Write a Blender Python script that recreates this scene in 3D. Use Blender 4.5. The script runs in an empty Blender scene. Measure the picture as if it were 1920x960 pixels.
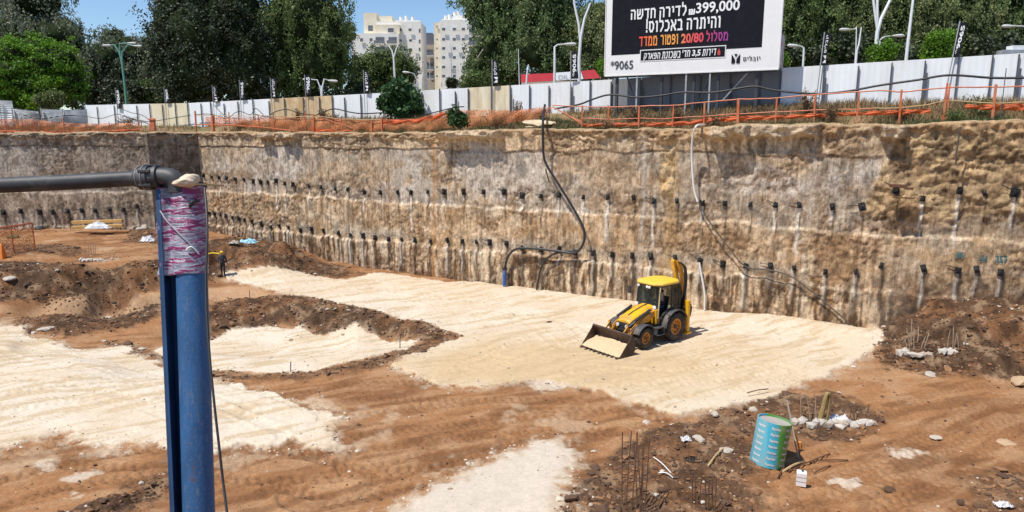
import bpy, bmesh, math, random
import numpy as np
from mathutils import Vector, Matrix

R = math.radians
random.seed(7)
rng = np.random.default_rng(7)
scene = bpy.context.scene
COL = scene.collection

# ------------------------------------------------------------------ camera
PITCH = R(10.3)
CP, SP = math.cos(PITCH), math.sin(PITCH)
EYE = 10.0
FOC = 1300.0
cam_d = bpy.data.cameras.new('camera')
cam = bpy.data.objects.new('camera', cam_d)
COL.objects.link(cam)
cam.location = (0, 0, EYE)
cam.rotation_euler = (R(90) - PITCH, 0, 0)
cam_d.sensor_fit = 'HORIZONTAL'
cam_d.sensor_width = 36.0
cam_d.lens = 36.0 * FOC / 1920.0
cam_d.clip_start = 0.05
cam_d.clip_end = 9000.0
scene.camera = cam

# ------------------------------------------------------------------ light
SUN_EL = R(63)
SUN_H = Vector((-0.87, -0.49, 0)).normalized()
TO_SUN = Vector((SUN_H.x * math.cos(SUN_EL), SUN_H.y * math.cos(SUN_EL), math.sin(SUN_EL)))
world = bpy.data.worlds.new('World')
scene.world = world
world.use_nodes = True
wn = world.node_tree
wn.nodes.clear()
wo = wn.nodes.new('ShaderNodeOutputWorld')
wb = wn.nodes.new('ShaderNodeBackground')
ws = wn.nodes.new('ShaderNodeTexSky')
ws.sky_type = 'NISHITA'
ws.sun_disc = False
ws.sun_elevation = SUN_EL
ws.sun_rotation = math.atan2(SUN_H.x, SUN_H.y)
ws.altitude = 30
ws.air_density = 1.0
ws.dust_density = 0.0
ws.ozone_density = 6.0
wb.inputs['Strength'].default_value = 0.115
wn.links.new(ws.outputs[0], wb.inputs[0])
wn.links.new(wb.outputs[0], wo.inputs[0])
sd = bpy.data.lights.new('sun', 'SUN')
sd.energy = 4.4
sd.angle = R(0.5)
sd.color = (1.0, 0.95, 0.87)
sun = bpy.data.objects.new('sun', sd)
COL.objects.link(sun)
sun.rotation_euler = (-TO_SUN).to_track_quat('-Z', 'Y').to_euler()
sun.location = (-40, -20, 80)
vs = scene.view_settings
vs.view_transform = 'Standard'
vs.look = 'None'
vs.exposure = 0.3
vs.gamma = 1.0
vs.use_curve_mapping = False
scene.cycles.max_bounces = 6
scene.cycles.transparent_max_bounces = 12

# ------------------------------------------------------------------ camera maths
def ray(px, py):
    u = (px - 960.0) / FOC
    v = (py - 480.0) / FOC
    return np.array([u, CP - v * SP, -SP - v * CP])
def at(px, py, D):
    """point seen at a photo pixel, D metres deep along the view axis"""
    return np.array([0, 0, EYE]) + ray(px, py) * D
def on_plane(px, py, P, n):
    r = ray(px, py)
    o = np.array([0, 0, EYE])
    t = np.dot(np.asarray(P) - o, n) / np.dot(r, n)
    return o + r * t
def at_z(px, py, z):
    r = ray(px, py)
    return np.array([0, 0, EYE]) + r * ((z - EYE) / r[2])
def sstep(a, b, x):
    t = np.clip((x - a) / (b - a), 0, 1)
    return t * t * (3 - 2 * t)

# ------------------------------------------------------------------ noise
def _h(ix, iy, seed):
    ix = ix.astype(np.int64); iy = iy.astype(np.int64)
    n = (ix * 374761393 + iy * 668265263 + seed * 974634777) & 0xffffffff
    n = ((n ^ (n >> 13)) * 1274126177) & 0xffffffff
    n = n ^ (n >> 16)
    return (n & 0xffff) / 65535.0
def vnoise(x, y, seed=0):
    x = np.asarray(x, float); y = np.asarray(y, float)
    ix = np.floor(x); iy = np.floor(y)
    fx = x - ix; fy = y - iy
    fx = fx * fx * fx * (fx * (fx * 6 - 15) + 10); fy = fy * fy * fy * (fy * (fy * 6 - 15) + 10)
    a = _h(ix, iy, seed); b = _h(ix + 1, iy, seed); c = _h(ix, iy + 1, seed); d = _h(ix + 1, iy + 1, seed)
    return (a * (1 - fx) + b * fx) * (1 - fy) + (c * (1 - fx) + d * fx) * fy
def fbm(x, y, oct=4, seed=0, gain=0.5):
    s = 0.0; a = 1.0; t = 0.0
    x = np.asarray(x, float); y = np.asarray(y, float)
    for i in range(oct):
        ca, sa = math.cos(i * 0.7), math.sin(i * 0.7)
        f = 2.0 ** i
        s = s + a * vnoise((x * ca - y * sa) * f + 13.7 * i, (x * sa + y * ca) * f - 7.1 * i, seed + i * 17)
        t += a; a *= gain
    return s / t          # 0..1
def sdf(poly, X, Y):
    """signed distance to a closed polygon, negative inside"""
    P = np.asarray(poly, float)[:, :2]
    d = np.full(X.shape, 1e18); inside = np.zeros(X.shape, bool)
    n = len(P)
    for i in range(n):
        ax, ay = P[i]; bx, by = P[(i + 1) % n]
        ex, ey = bx - ax, by - ay
        L = ex * ex + ey * ey + 1e-12
        t = np.clip(((X - ax) * ex + (Y - ay) * ey) / L, 0, 1)
        dx = X - ax - t * ex; dy = Y - ay - t * ey
        d = np.minimum(d, dx * dx + dy * dy)
        if ay != by:
            c = ((ay > Y) != (by > Y)) & (X < (bx - ax) * (Y - ay) / (by - ay) + ax)
            inside ^= c
    d = np.sqrt(d)
    return np.where(inside, -d, d)

# ------------------------------------------------------------------ objects, tags
def tag(o, label=None, cat=None, group=None, kind=None):
    if label: o['label'] = label
    if cat: o['category'] = cat
    if group: o['group'] = group
    if kind: o['kind'] = kind
    return o
def empty(name, loc=(0, 0, 0), rotz=0.0, label=None, cat=None, group=None):
    o = bpy.data.objects.new(name, None)
    o.empty_display_size = 0.2
    COL.objects.link(o)
    o.location = loc
    o.rotation_euler = (0, 0, rotz)
    return tag(o, label, cat, group)
def mesh_np(name, V, F, mats=None, parent=None, col=None, smooth=True, matidx=None):
    """V (n,3), F (m,k) with k = 3 or 4 -> object"""
    V = np.asarray(V, np.float32); F = np.asarray(F, np.int32)
    me = bpy.data.meshes.new(name)
    k = F.shape[1]
    me.vertices.add(len(V)); me.vertices.foreach_set('co', V.ravel())
    me.loops.add(F.size); me.loops.foreach_set('vertex_index', F.ravel())
    me.polygons.add(len(F))
    me.polygons.foreach_set('loop_start', np.arange(0, F.size, k, dtype=np.int32))
    me.polygons.foreach_set('loop_total', np.full(len(F), k, np.int32))
    me.polygons.foreach_set('use_smooth', np.full(len(F), bool(smooth)))
    if matidx is not None: me.polygons.foreach_set('material_index', np.asarray(matidx, np.int32))
    if col is not None:
        at_ = me.color_attributes.new('Col', 'FLOAT_COLOR', 'POINT')
        c = np.ones((len(V), 4), np.float32); c[:, :3] = col
        at_.data.foreach_set('color', c.ravel())
    me.update(calc_edges=True)
    if mats is not None:
        for m in (mats if isinstance(mats, (list, tuple)) else [mats]): me.materials.append(m)
    o = bpy.data.objects.new(name, me)
    COL.objects.link(o)
    if parent: o.parent = parent
    return o
def grid_faces(nr, nc):
    i = np.arange(nr - 1)[:, None] * nc + np.arange(nc - 1)[None, :]
    return np.stack([i, i + 1, i + nc + 1, i + nc], -1).reshape(-1, 4)
def compact(V, F, *arrs):
    u, inv = np.unique(F.ravel(), return_inverse=True)
    return (V[u], inv.reshape(F.shape)) + tuple(a[u] for a in arrs)

class MB:
    """collects shapes into one mesh"""
    def __init__(s): s.v = []; s.f = []; s.m = []; s.mi = 0
    def add(s, vs_, fs):
        b = len(s.v)
        s.v += [tuple(map(float, p)) for p in vs_]
        for f in fs: s.f.append(tuple(b + i for i in f)); s.m.append(s.mi)
        return s
    def box(s, c, size, rot=None):
        hx, hy, hz = size[0] / 2, size[1] / 2, size[2] / 2
        M = rot if rot is not None else Matrix.Identity(3)
        p = [Vector(c) + M @ Vector((sx * hx, sy * hy, sz * hz)) for sz in (-1, 1) for sy in (-1, 1) for sx in (-1, 1)]
        return s.add(p, [(0, 2, 3, 1), (4, 5, 7, 6), (0, 1, 5, 4), (2, 6, 7, 3), (0, 4, 6, 2), (1, 3, 7, 5)])
    def bx(s, x0, x1, y0, y1, z0, z1):
        return s.box(((x0 + x1) / 2, (y0 + y1) / 2, (z0 + z1) / 2), (abs(x1 - x0), abs(y1 - y0), abs(z1 - z0)))
    def bar(s, a, b, w, h=None, up=(0, 0, 1)):
        a = Vector(a); b = Vector(b); h = h or w
        d = (b - a); L = d.length; d.normalize()
        x = d.cross(Vector(up))
        if x.length < 1e-4: x = d.cross(Vector((1, 0, 0)))
        x.normalize(); z = x.cross(d)
        M = Matrix((x, d, z)).transposed()
        return s.box((a + b) / 2, (w, L, h), M)
    def tube(s, pts, r, n=8, caps=True):
        pts = [Vector(p) for p in pts]
        rs = r if isinstance(r, (list, tuple)) else [r] * len(pts)
        ring = []; ref = None
        for i, p in enumerate(pts):
            t = (pts[min(i + 1, len(pts) - 1)] - pts[max(i - 1, 0)])
            if t.length < 1e-9: t = Vector((0, 0, 1))
            t.normalize()
            if ref is None:
                ref = t.cross(Vector((0, 0, 1)))
                if ref.length < 1e-3: ref = t.cross(Vector((1, 0, 0)))
            ref = (ref - t * ref.dot(t))
            if ref.length < 1e-6: ref = t.orthogonal()
            ref.normalize(); b = t.cross(ref)
            ring.append([p + (ref * math.cos(2 * math.pi * k / n) + b * math.sin(2 * math.pi * k / n)) * rs[i] for k in range(n)])
        v = [q for rr in ring for q in rr]; f = []
        for i in range(len(pts) - 1):
            for k in range(n):
                f.append((i * n + k, i * n + (k + 1) % n, (i + 1) * n + (k + 1) % n, (i + 1) * n + k))
        if caps:
            f.append(tuple(reversed(range(n)))); f.append(tuple((len(pts) - 1) * n + k for k in range(n)))
        return s.add(v, f)
    def cyl(s, a, b, r, n=12): return s.tube([a, b], r, n)
    def lathe(s, prof, c=(0, 0, 0), axis='Y', n=24):
        """prof: list of (radius, along)"""
        v = []; f = []
        for (r, h) in prof:
            for k in range(n):
                a = 2 * math.pi * k / n
                p = (r * math.cos(a), r * math.sin(a))
                q = {'Y': (p[0], h, p[1]), 'Z': (p[0], p[1], h), 'X': (h, p[0], p[1])}[axis]
                v.append((q[0] + c[0], q[1] + c[1], q[2] + c[2]))
        for i in range(len(prof) - 1):
            for k in range(n):
                f.append((i * n + k, (i + 1) * n + k, (i + 1) * n + (k + 1) % n, i * n + (k + 1) % n))
        return s.add(v, f)
    def prism(s, poly, y0, y1, plane='XZ', taper=None):
        """poly of 2-D points extruded along the third axis"""
        n = len(poly); v = []
        for h in (y0, y1):
            for (a, b) in poly:
                v.append({'XZ': (a, h, b), 'XY': (a, b, h), 'YZ': (h, a, b)}[plane])
        f = [tuple(range(n)), tuple(reversed(range(n, 2 * n)))]
        for k in range(n): f.append((k, k + n, (k + 1) % n + n, (k + 1) % n))
        return s.add(v, f)
    def build(s, name, mats, parent=None, smooth=True, bevel=0, angle=35, M=None):
        me = bpy.data.meshes.new(name)
        v = s.v if M is None else [tuple(M @ Vector(p)) for p in s.v]
        me.from_pydata(v, [], s.f)
        mats = mats if isinstance(mats, (list, tuple)) else [mats]
        for m in mats: me.materials.append(m)
        me.polygons.foreach_set('material_index', s.m)
        bm = bmesh.new(); bm.from_mesh(me)
        bmesh.ops.recalc_face_normals(bm, faces=bm.faces)
        bm.to_mesh(me); bm.free()
        if smooth:
            me.polygons.foreach_set('use_smooth', [True] * len(me.polygons))
            me.set_sharp_from_angle(angle=R(angle))
        o = bpy.data.objects.new(name, me)
        COL.objects.link(o)
        if parent: o.parent = parent
        if bevel:
            b = o.modifiers.new('bevel', 'BEVEL'); b.width = bevel; b.segments = 2; b.limit_method = 'ANGLE'; b.angle_limit = R(40)
        return o
def copy_tree(o, parent=None):
    c = o.copy(); COL.objects.link(c)
    if parent: c.parent = parent
    for ch in list(o.children): copy_tree(ch, c)
    return c

# ------------------------------------------------------------------ materials
def nt(name):
    m = bpy.data.materials.new(name); m.use_nodes = True
    t = m.node_tree; t.nodes.clear()
    out = t.nodes.new('ShaderNodeOutputMaterial'); b = t.nodes.new('ShaderNodeBsdfPrincipled')
    t.links.new(b.outputs[0], out.inputs[0])
    return m, t, b, out
def noise(t, scale, detail=4, rough=0.6, vec=None, stretch=None, coord='Object'):
    n = t.nodes.new('ShaderNodeTexNoise')
    n.inputs['Scale'].default_value = scale; n.inputs['Detail'].default_value = detail; n.inputs['Roughness'].default_value = rough
    if vec is None:
        tc = t.nodes.new('ShaderNodeTexCoord'); vec = tc.outputs[coord]
    if stretch:
        mp = t.nodes.new('ShaderNodeMapping'); mp.inputs['Scale'].default_value = stretch
        t.links.new(vec, mp.inputs['Vector']); vec = mp.outputs[0]
    t.links.new(vec, n.inputs['Vector'])
    return n.outputs['Fac']
def ramp(t, fac, stops):
    r = t.nodes.new('ShaderNodeValToRGB')
    e = r.color_ramp.elements
    while len(e) < len(stops): e.new(0.5)
    for i, (p, c) in enumerate(stops):
        e[i].position = p; e[i].color = (c[0], c[1], c[2], 1) if isinstance(c, (tuple, list)) else (c, c, c, 1)
    t.links.new(fac, r.inputs[0])
    return r.outputs[0]
def mixc(t, a, b, fac, mode='MIX'):
    m = t.nodes.new('ShaderNodeMix'); m.data_type = 'RGBA'; m.blend_type = mode
    for s, x in (('A', a), ('B', b)):
        i = [q for q in m.inputs if q.name == s and q.type == 'RGBA'][0]
        if isinstance(x, (tuple, list)): i.default_value = (x[0], x[1], x[2], 1)
        else: t.links.new(x, i)
    if isinstance(fac, (int, float)): m.inputs[0].default_value = fac
    else: t.links.new(fac, m.inputs[0])
    return [q for q in m.outputs if q.type == 'RGBA'][0]
def bump(t, b, fac, strength=0.3, dist=0.02):
    n = t.nodes.new('ShaderNodeBump'); n.inputs['Strength'].default_value = strength; n.inputs['Distance'].default_value = dist
    t.links.new(fac, n.inputs['Height']); t.links.new(n.outputs[0], b.inputs['Normal'])
def mat(name, c, rough=0.7, var=0.25, scale=6.0, metal=0.0, bmp=0.0, dirt=None, dirt_amt=0.4, stretch=None, spec=0.5):
    """plain surface with uneven tone and optional dirt"""
    m, t, b, o = nt(name)
    f = noise(t, scale, 5, 0.65, stretch=stretch)
    lo = tuple(x * (1 - var) for x in c); hi = tuple(min(1, x * (1 + var)) for x in c)
    cc = ramp(t, f, [(0.3, lo), (0.7, hi)])
    if dirt:
        f2 = ramp(t, noise(t, scale * 0.45, 6, 0.7, stretch=stretch), [(0.48, 0.0), (0.62, dirt_amt)])
        cc = mixc(t, cc, dirt, f2)
    t.links.new(cc, b.inputs['Base Color'])
    b.inputs['Roughness'].default_value = rough; b.inputs['Metallic'].default_value = metal
    b.inputs['Specular IOR Level'].default_value = spec
    if bmp: bump(t, b, f, bmp, 0.02)
    return m
def mat_col(name, rough=0.95, s1=9.0, s2=40.0, amt=0.45, bstr=0.5, bdist=0.04, b2=0.0):
    """vertex colour times fine grain"""
    m, t, b, o = nt(name)
    a = t.nodes.new('ShaderNodeAttribute'); a.attribute_name = 'Col'
    f1 = noise(t, s1, 8, 0.7); f2 = noise(t, s2, 4, 0.7)
    g1 = ramp(t, f1, [(0.25, 1 - amt), (0.75, 1 + amt)])
    g2 = ramp(t, f2, [(0.25, 1 - amt * 0.8), (0.75, 1 + amt * 0.8)])
    c = mixc(t, a.outputs['Color'], g1, 1.0, 'MULTIPLY')
    c = mixc(t, c, g2, 1.0, 'MULTIPLY')
    t.links.new(c, b.inputs['Base Color'])
    b.inputs['Roughness'].default_value = rough; b.inputs['Specular IOR Level'].default_value = 0.15
    bump(t, b, f1, bstr, bdist)
    return m
def mat_leaf(name, c, var=0.45, trans=0.25):
    m, t, b, o = nt(name)
    f = noise(t, 0.55, 3, 0.6); f2 = noise(t, 5.0, 2, 0.6)
    c1 = ramp(t, f, [(0.3, tuple(x * (1 - var) for x in c)), (0.7, tuple(x * (1 + var) for x in c))])
    f3 = noise(t, .2, 2, .5); c1 = mixc(t, c1, ramp(t, f3, [(.38, (.62, .72, .60)), (.62, (1.0, 1.0, 1.0)), (.8, (1.0, .95, .8))]), 1.0, 'MULTIPLY')
    c2 = ramp(t, f2, [(.3, 0.65), (.7, 1.3)])
    cc = mixc(t, c1, c2, 1.0, 'MULTIPLY')
    t.links.new(cc, b.inputs['Base Color'])
    b.inputs['Roughness'].default_value = 0.55; b.inputs['Specular IOR Level'].default_value = 0.3
    tr = t.nodes.new('ShaderNodeBsdfTranslucent'); t.links.new(cc, tr.inputs['Color'])
    mx = t.nodes.new('ShaderNodeMixShader'); mx.inputs[0].default_value = trans
    t.links.new(b.outputs[0], mx.inputs[1]); t.links.new(tr.outputs[0], mx.inputs[2]); t.links.new(mx.outputs[0], o.inputs[0])
    return m

# ------------------------------------------------------------------ plan of the pit
UH = 1.0 / (CP + math.tan(PITCH) * SP)       # tangent per u at eye level
A_ = np.array([(1290 - 960) / FOC * 38, 38 * (CP + math.tan(PITCH) * SP)])
B_ = np.array([(400 - 960) / FOC * 57, 57 * (CP + math.tan(PITCH) * SP)])
WD = (A_ - B_) / np.linalg.norm(A_ - B_)      # along the main wall, left to right
WN = np.array([WD[1], -WD[0]]); WN = WN if WN[1] < 0 else -WN   # towards the pit
WN3 = np.array([WN[0], WN[1], 0.0])
def wall_hit_x(px):
    u = (px - 960) / FOC * UH                 # X = u*Y
    # A + t*WD : Ax + t dx = u (Ay + t dy)
    t = (u * A_[1] - A_[0]) / (WD[0] - u * WD[1])
    return A_ + t * WD
C0 = wall_hit_x(370)
C1 = np.array([(275 - 960) / FOC * UH * 56.8, 56.8])
L0 = np.array([-85.0, 55.0])
S_END = 66.0
W_END = C0 + WD * S_END
PIT = [tuple(L0), tuple(C1), tuple(C0), tuple(W_END), (60, -25), (-85, -25)]
def wall_sz(px, py, off=0.0):
    P = on_plane(px, py, np.array([C0[0], C0[1], 0]) + WN3 * off, WN3)
    return float(np.dot(P[:2] - C0, WD)), float(P[2])
def wall_pt(s, z, n=0.0):
    p = C0 + WD * s + WN * n
    return np.array([p[0], p[1], z])
# ------------------------------------------------------------------ terrain heights
CTRL = [(20,435,2.0),(120,432,2.0),(240,432,1.95),(300,450,1.9),(60,470,1.9),(250,480,1.85),(120,500,1.8),(20,505,1.6),(280,497,1.7),
        (0,562,.6),(150,556,.55),(290,545,.5),(430,535,.15),(350,560,.3),
        (390,462,2.0),(440,455,2.0),(470,458,1.95),(530,452,1.9),(400,512,.15),(480,505,0),(600,508,0),(560,485,.5),(620,492,.25),
        (650,515,0),(950,540,0),(1290,585,0),(1600,605,0),(1000,600,0),(1200,650,0),(1500,640,0),(1100,560,0),(800,530,0),
        (100,590,.25),(300,568,.25),(20,600,.15),(60,655,-.15),(200,648,-.35),(280,662,-.35),(110,612,-.7),(200,604,-.9),(280,594,-.7),
        (500,655,-1.0),(600,655,-.95),(720,645,-.8),(420,650,-.95),(560,630,-.85),(450,562,0),(560,558,0),(700,588,0),(860,632,0),(640,570,0),(780,608,0),
        (430,708,-.15),(560,694,-.1),(700,674,0),(350,690,-.4),
        (100,700,.2),(300,740,.1),(500,780,0),(0,650,.2),(200,900,0),(600,850,0),(900,900,.05),(1200,880,.1),(1300,850,.2),(1100,950,.25),
        (1500,850,0),(1800,850,.05),(1700,590,1.1),(1760,562,2.0),(1850,556,2.3),(1930,556,2.4),(1800,602,1.5),(1900,600,1.75),(1690,640,.45),(1780,652,.6),(1900,662,.7),(1650,622,.05),
        (1720,702,.1),(1900,722,.12),(1560,765,.12),(800,780,0),(1000,760,.05),(-200,700,.2),(2100,800,.2),(2100,640,1.2),(-200,470,2.0),(1400,760,.1),
        (-100,560,.6),(900,1060,.1),(1700,1000,.1),(300,1000,.0)]
CXYZ = np.array([[*at_z(a, b, z)[:2], z] for a, b, z in CTRL])
def h_base(X, Y):
    X = np.asarray(X, float); Y = np.asarray(Y, float)
    sh = X.shape; x = X.ravel(); y = Y.ravel(); out = np.empty(x.size)
    for i in range(0, x.size, 60000):
        dx = x[i:i+60000, None] - CXYZ[None, :, 0]; dy = y[i:i+60000, None] - CXYZ[None, :, 1]
        w = 1.0 / (dx * dx + dy * dy + 0.25) ** 1.9
        out[i:i+60000] = (w * CXYZ[:, 2]).sum(1) / w.sum(1)
    return out.reshape(sh)
def G(px, py):
    """point of the ground seen at a photo pixel (marched over the smooth ground)"""
    z = 0.0
    for _ in range(25):
        p = at_z(px, py, z)
        z = 0.5 * z + 0.5 * float(h_base(np.array([p[0]]), np.array([p[1]]))[0])
    return at_z(px, py, z)
def Gp(poly): return [tuple(G(a, b)[:2]) for a, b in poly]

SAND = [
 Gp([(-90,598),(0,607),(50,630),(140,655),(230,655),(310,690),(420,722),(500,735),(585,770),(622,792),(603,812),(636,840),(590,846),(545,826),(520,838),(470,826),(420,842),(330,842),(290,830),(200,836),(150,822),(100,813),(50,830),(0,845),(-90,860)]),
 Gp([(285,662),(312,648),(395,640),(430,622),(510,612),(560,614),(600,632),(660,612),(700,627),(790,637),(760,655),(680,675),(580,697),(500,700),(420,695),(350,690)]),
 Gp([(415,512),(460,505),(560,512),(650,526),(700,512),(770,520),(830,530),(900,531),(960,520),(1100,520),(1290,560),(1500,580),(1640,606),(1655,632),(1640,660),(1580,690),(1520,715),(1440,745),(1360,765),(1270,778),(1210,765),(1130,735),(1060,720),(1000,712),(940,722),(870,727),(820,722),(770,703),(720,685),(790,665),(870,632),(800,605),(700,585),(600,562),(520,550),(440,527)]),
 Gp([(735,970),(830,903),(900,868),(960,838),(1010,828),(1060,838),(1082,852),(1060,895),(1030,960),(1000,1040),(660,1040)]),
]
ROUGH = [   # (polygon, strength)
 (Gp([(-60,500),(60,492),(150,500),(200,512),(300,487),(330,500),(310,540),(200,556),(60,565),(-60,570)]), 1.0),
 (Gp([(370,462),(430,448),(540,452),(570,478),(680,512),(600,520),(520,505),(460,500),(410,512),(370,525)]), 1.0),
 (Gp([(385,585),(440,560),(560,553),(620,563),(720,588),(800,608),(868,632),(800,642),(740,628),(660,612),(600,630),(560,614),(510,612),(430,622),(390,640)]), .9),
 (Gp([(15,603),(130,582),(310,566),(310,592),(240,612),(130,630),(60,622)]), .8),
 (Gp([(200,640),(290,665),(420,697),(500,702),(580,699),(680,677),(780,652),(868,632),(820,655),(700,690),(560,712),(430,716),(330,690),(240,668)]), .6),
 (Gp([(1725,535),(2050,530),(2050,700),(1920,712),(1760,706),(1660,692),(1640,662),(1662,612),(1700,575)]), 1.0),
 (Gp([(1020,1000),(1060,930),(1110,890),(1170,832),(1230,812),(1300,790),(1380,765),(1450,745),(1560,735),(1650,770),(1660,800),(1600,822),(1480,815),(1400,830),(1390,880),(1330,890),(1420,940),(1430,1000)]), .75),
 (Gp([(80,975),(200,932),(330,896),(345,915),(230,965),(150,1000)]), .9),
 (Gp([(-20,455),(120,462),(160,470),(140,482),(20,475)]), .6),
 (Gp([(250,430),(330,435),(330,470),(230,455)]), .7),
 (Gp([(1800,900),(1920,880),(2000,900),(2000,1000),(1850,980)]), .5),
]
SMOOTHROAD = Gp([(-60,575),(100,566),(300,548),(430,535),(520,552),(430,562),(300,570),(100,588),(-60,600)])
TRACKS = [Gp(p) for p in (
 [(700,865),(850,850),(980,832),(1080,805),(1200,782)],
 [(440,870),(620,872),(760,858),(900,838)],
 [(520,760),(700,735),(900,735),(1060,740)],
 [(480,800),(650,800),(850,778),(1040,765)],
 [(450,915),(520,880),(640,905)],
 [(600,920),(800,880),(950,800),(1150,790),(1330,830)],
 [(1500,915),(1640,850),(1760,770),(1900,735)],
 [(1560,940),(1720,880),(1830,800),(1920,770)],
 [(1700,960),(1790,900),(1880,840),(1960,800)],
 [(0,925),(120,890),(300,860)],[(0,880),(140,850),(320,850)],[(1300,850),(1450,920),(1600,945)],
)]
STRACKS = [Gp(p) for p in (
 [(960,665),(1080,625),(1180,590)],[(900,690),(1000,650),(1090,625)],[(1230,650),(1330,620),(1480,600)],
 [(1260,690),(1400,660),(1560,640)],[(1100,700),(1250,712),(1420,690)],[(1150,745),(1300,728),(1450,700)],
 [(700,540),(850,570),(1000,600),(1080,650)],[(500,520),(700,545),(900,560)],[(800,620),(950,600),(1050,560)],
 [(0,700),(200,720),(420,780)],[(0,640),(150,680),(350,720),(560,790)],[(0,760),(180,740),(330,760),(480,830)],[(1480,690),(1560,650),(1640,620)])]
def polydist(poly, X, Y):
    d = np.full(X.shape, 1e9); s = np.zeros(X.shape); acc = 0.0
    P = []                                # resample smoothly
    pts = [Vector((*p, 0)) for p in poly]
    for i in range(len(pts) - 1):
        p0 = pts[max(i-1, 0)]; p1 = pts[i]; p2 = pts[i+1]; p3 = pts[min(i+2, len(pts)-1)]
        for k in range(5):
            t = k / 5
            P.append(0.5*((2*p1)+(p2-p0)*t+(2*p0-5*p1+4*p2-p3)*t*t+(3*p1-p0-3*p2+p3)*t**3))
    P.append(pts[-1])
    for a, b in zip(P[:-1], P[1:]):
        e = b - a; L = e.length
        t = np.clip(((X - a.x) * e.x + (Y - a.y) * e.y) / (L * L + 1e-9), 0, 1)
        dx = X - a.x - t * e.x; dy = Y - a.y - t * e.y
        side = np.sign(e.x * (Y - a.y) - e.y * (X - a.x))
        dd = np.hypot(dx, dy); m = dd < np.abs(d)
        d = np.where(m, dd * side, d); s = np.where(m, acc + t * L, s); acc += L
    return d, s

def terrain(X, Y, full=False):
    X = np.asarray(X, float); Y = np.asarray(Y, float)
    z = h_base(X, Y)
    wob = (fbm(X * .8, Y * .8, 4, 3) - .5)
    fine = (fbm(X * 3.2, Y * 3.2, 4, 5) - .5)
    edge = wob * 1.1 + fine * .8
    ms = []; ds = []
    for i, p in enumerate(SAND):
        d = sdf(p, X, Y) + edge * (1.0 if i in (0, 3) else .6)
        w = (.35 if i == 3 else .13) if i in (0, 3) else .05
        ms.append(sstep(w, -w, d)); ds.append(d)
    rough = np.zeros(X.shape)
    for p, st in ROUGH:
        d = sdf(p, X, Y) + edge * 1.0
        rough = np.maximum(rough, st * sstep(.45, -.25, d))
    sand = np.max(ms, 0)
    rough = rough * (1 - sand)
    z = z + (ms[0] + ms[2]) * .09 + ms[1] * .05 + ms[3] * .03
    z = z + (fbm(X * .35, Y * .35, 3, 9) - .5) * .16 * (1 - .5 * sand)
    # smooth soil: driven ruts
    rut = fbm(X * .5 + Y * .25, Y * 2.6 - X * 1.1, 4, 21) - .5
    z = z + rut * .026 * (1 - rough) * (1 - sand)
    # graded sand: long shallow ridges
    gr = fbm(X * .35 + Y * .5, (Y * .8 - X * .55) * 3.4 + wob * 2, 3, 31) - .5
    gr2 = fbm(X * .5 + Y * .3, (Y * .9 - X * .45) * 9 + wob * 4, 3, 33) - .5
    z = z + (gr * .03 + gr2 * .022) * sand
    gr = gr + gr2 * .6
    tr = np.zeros(X.shape); tm = np.zeros(X.shape)
    for p in TRACKS:
        d, s = polydist(p, X, Y)
        for off in (-.9, .9):
            q = np.abs(d - off) / .24
            body = sstep(1.25, .8, q) * (1 - sand)
            lug = np.sign(np.sin((s * 2 * math.pi / .32) + np.sign(d - off) * 1.3)) * .5 + .5
            tr += body * (-.045 + .04 * lug) ; tm = np.maximum(tm, body * (.35 + .4 * lug))
            tr += .03 * np.exp(-((q - 1.5) / .35) ** 2) * (1 - sand)
    for p in STRACKS:
        d, s = polydist(p, X, Y)
        for off in (-.85, .85):
            q = np.abs(d - off) / .2
            body = sstep(1.2, .8, q) * sand
            lug = np.sign(np.sin((s * 2 * math.pi / .34))) * .5 + .5
            tr += body * (-.028 + .024 * lug) + .016 * np.exp(-((q - 1.5) / .4) ** 2) * sand
    z = z + tr * (1 - rough)
    # clods
    r1 = np.abs(fbm(X * 1.3, Y * 1.3, 4, 41) - .5) * 2
    r2 = np.abs(fbm(X * 4.5, Y * 4.5, 3, 43) - .5) * 2
    z = z + rough * ((1 - r1) * .26 + r2 * .17 - .16)
    z = z + (fine * .05) * (1 - sand)
    if not full: return z
    global EDGE; EDGE = np.min([ds[0], ds[2] + .25, ds[3], ds[1] + .35], 0)
    return z, ms, sand, rough, wob, fine, rut, gr, tm

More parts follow.
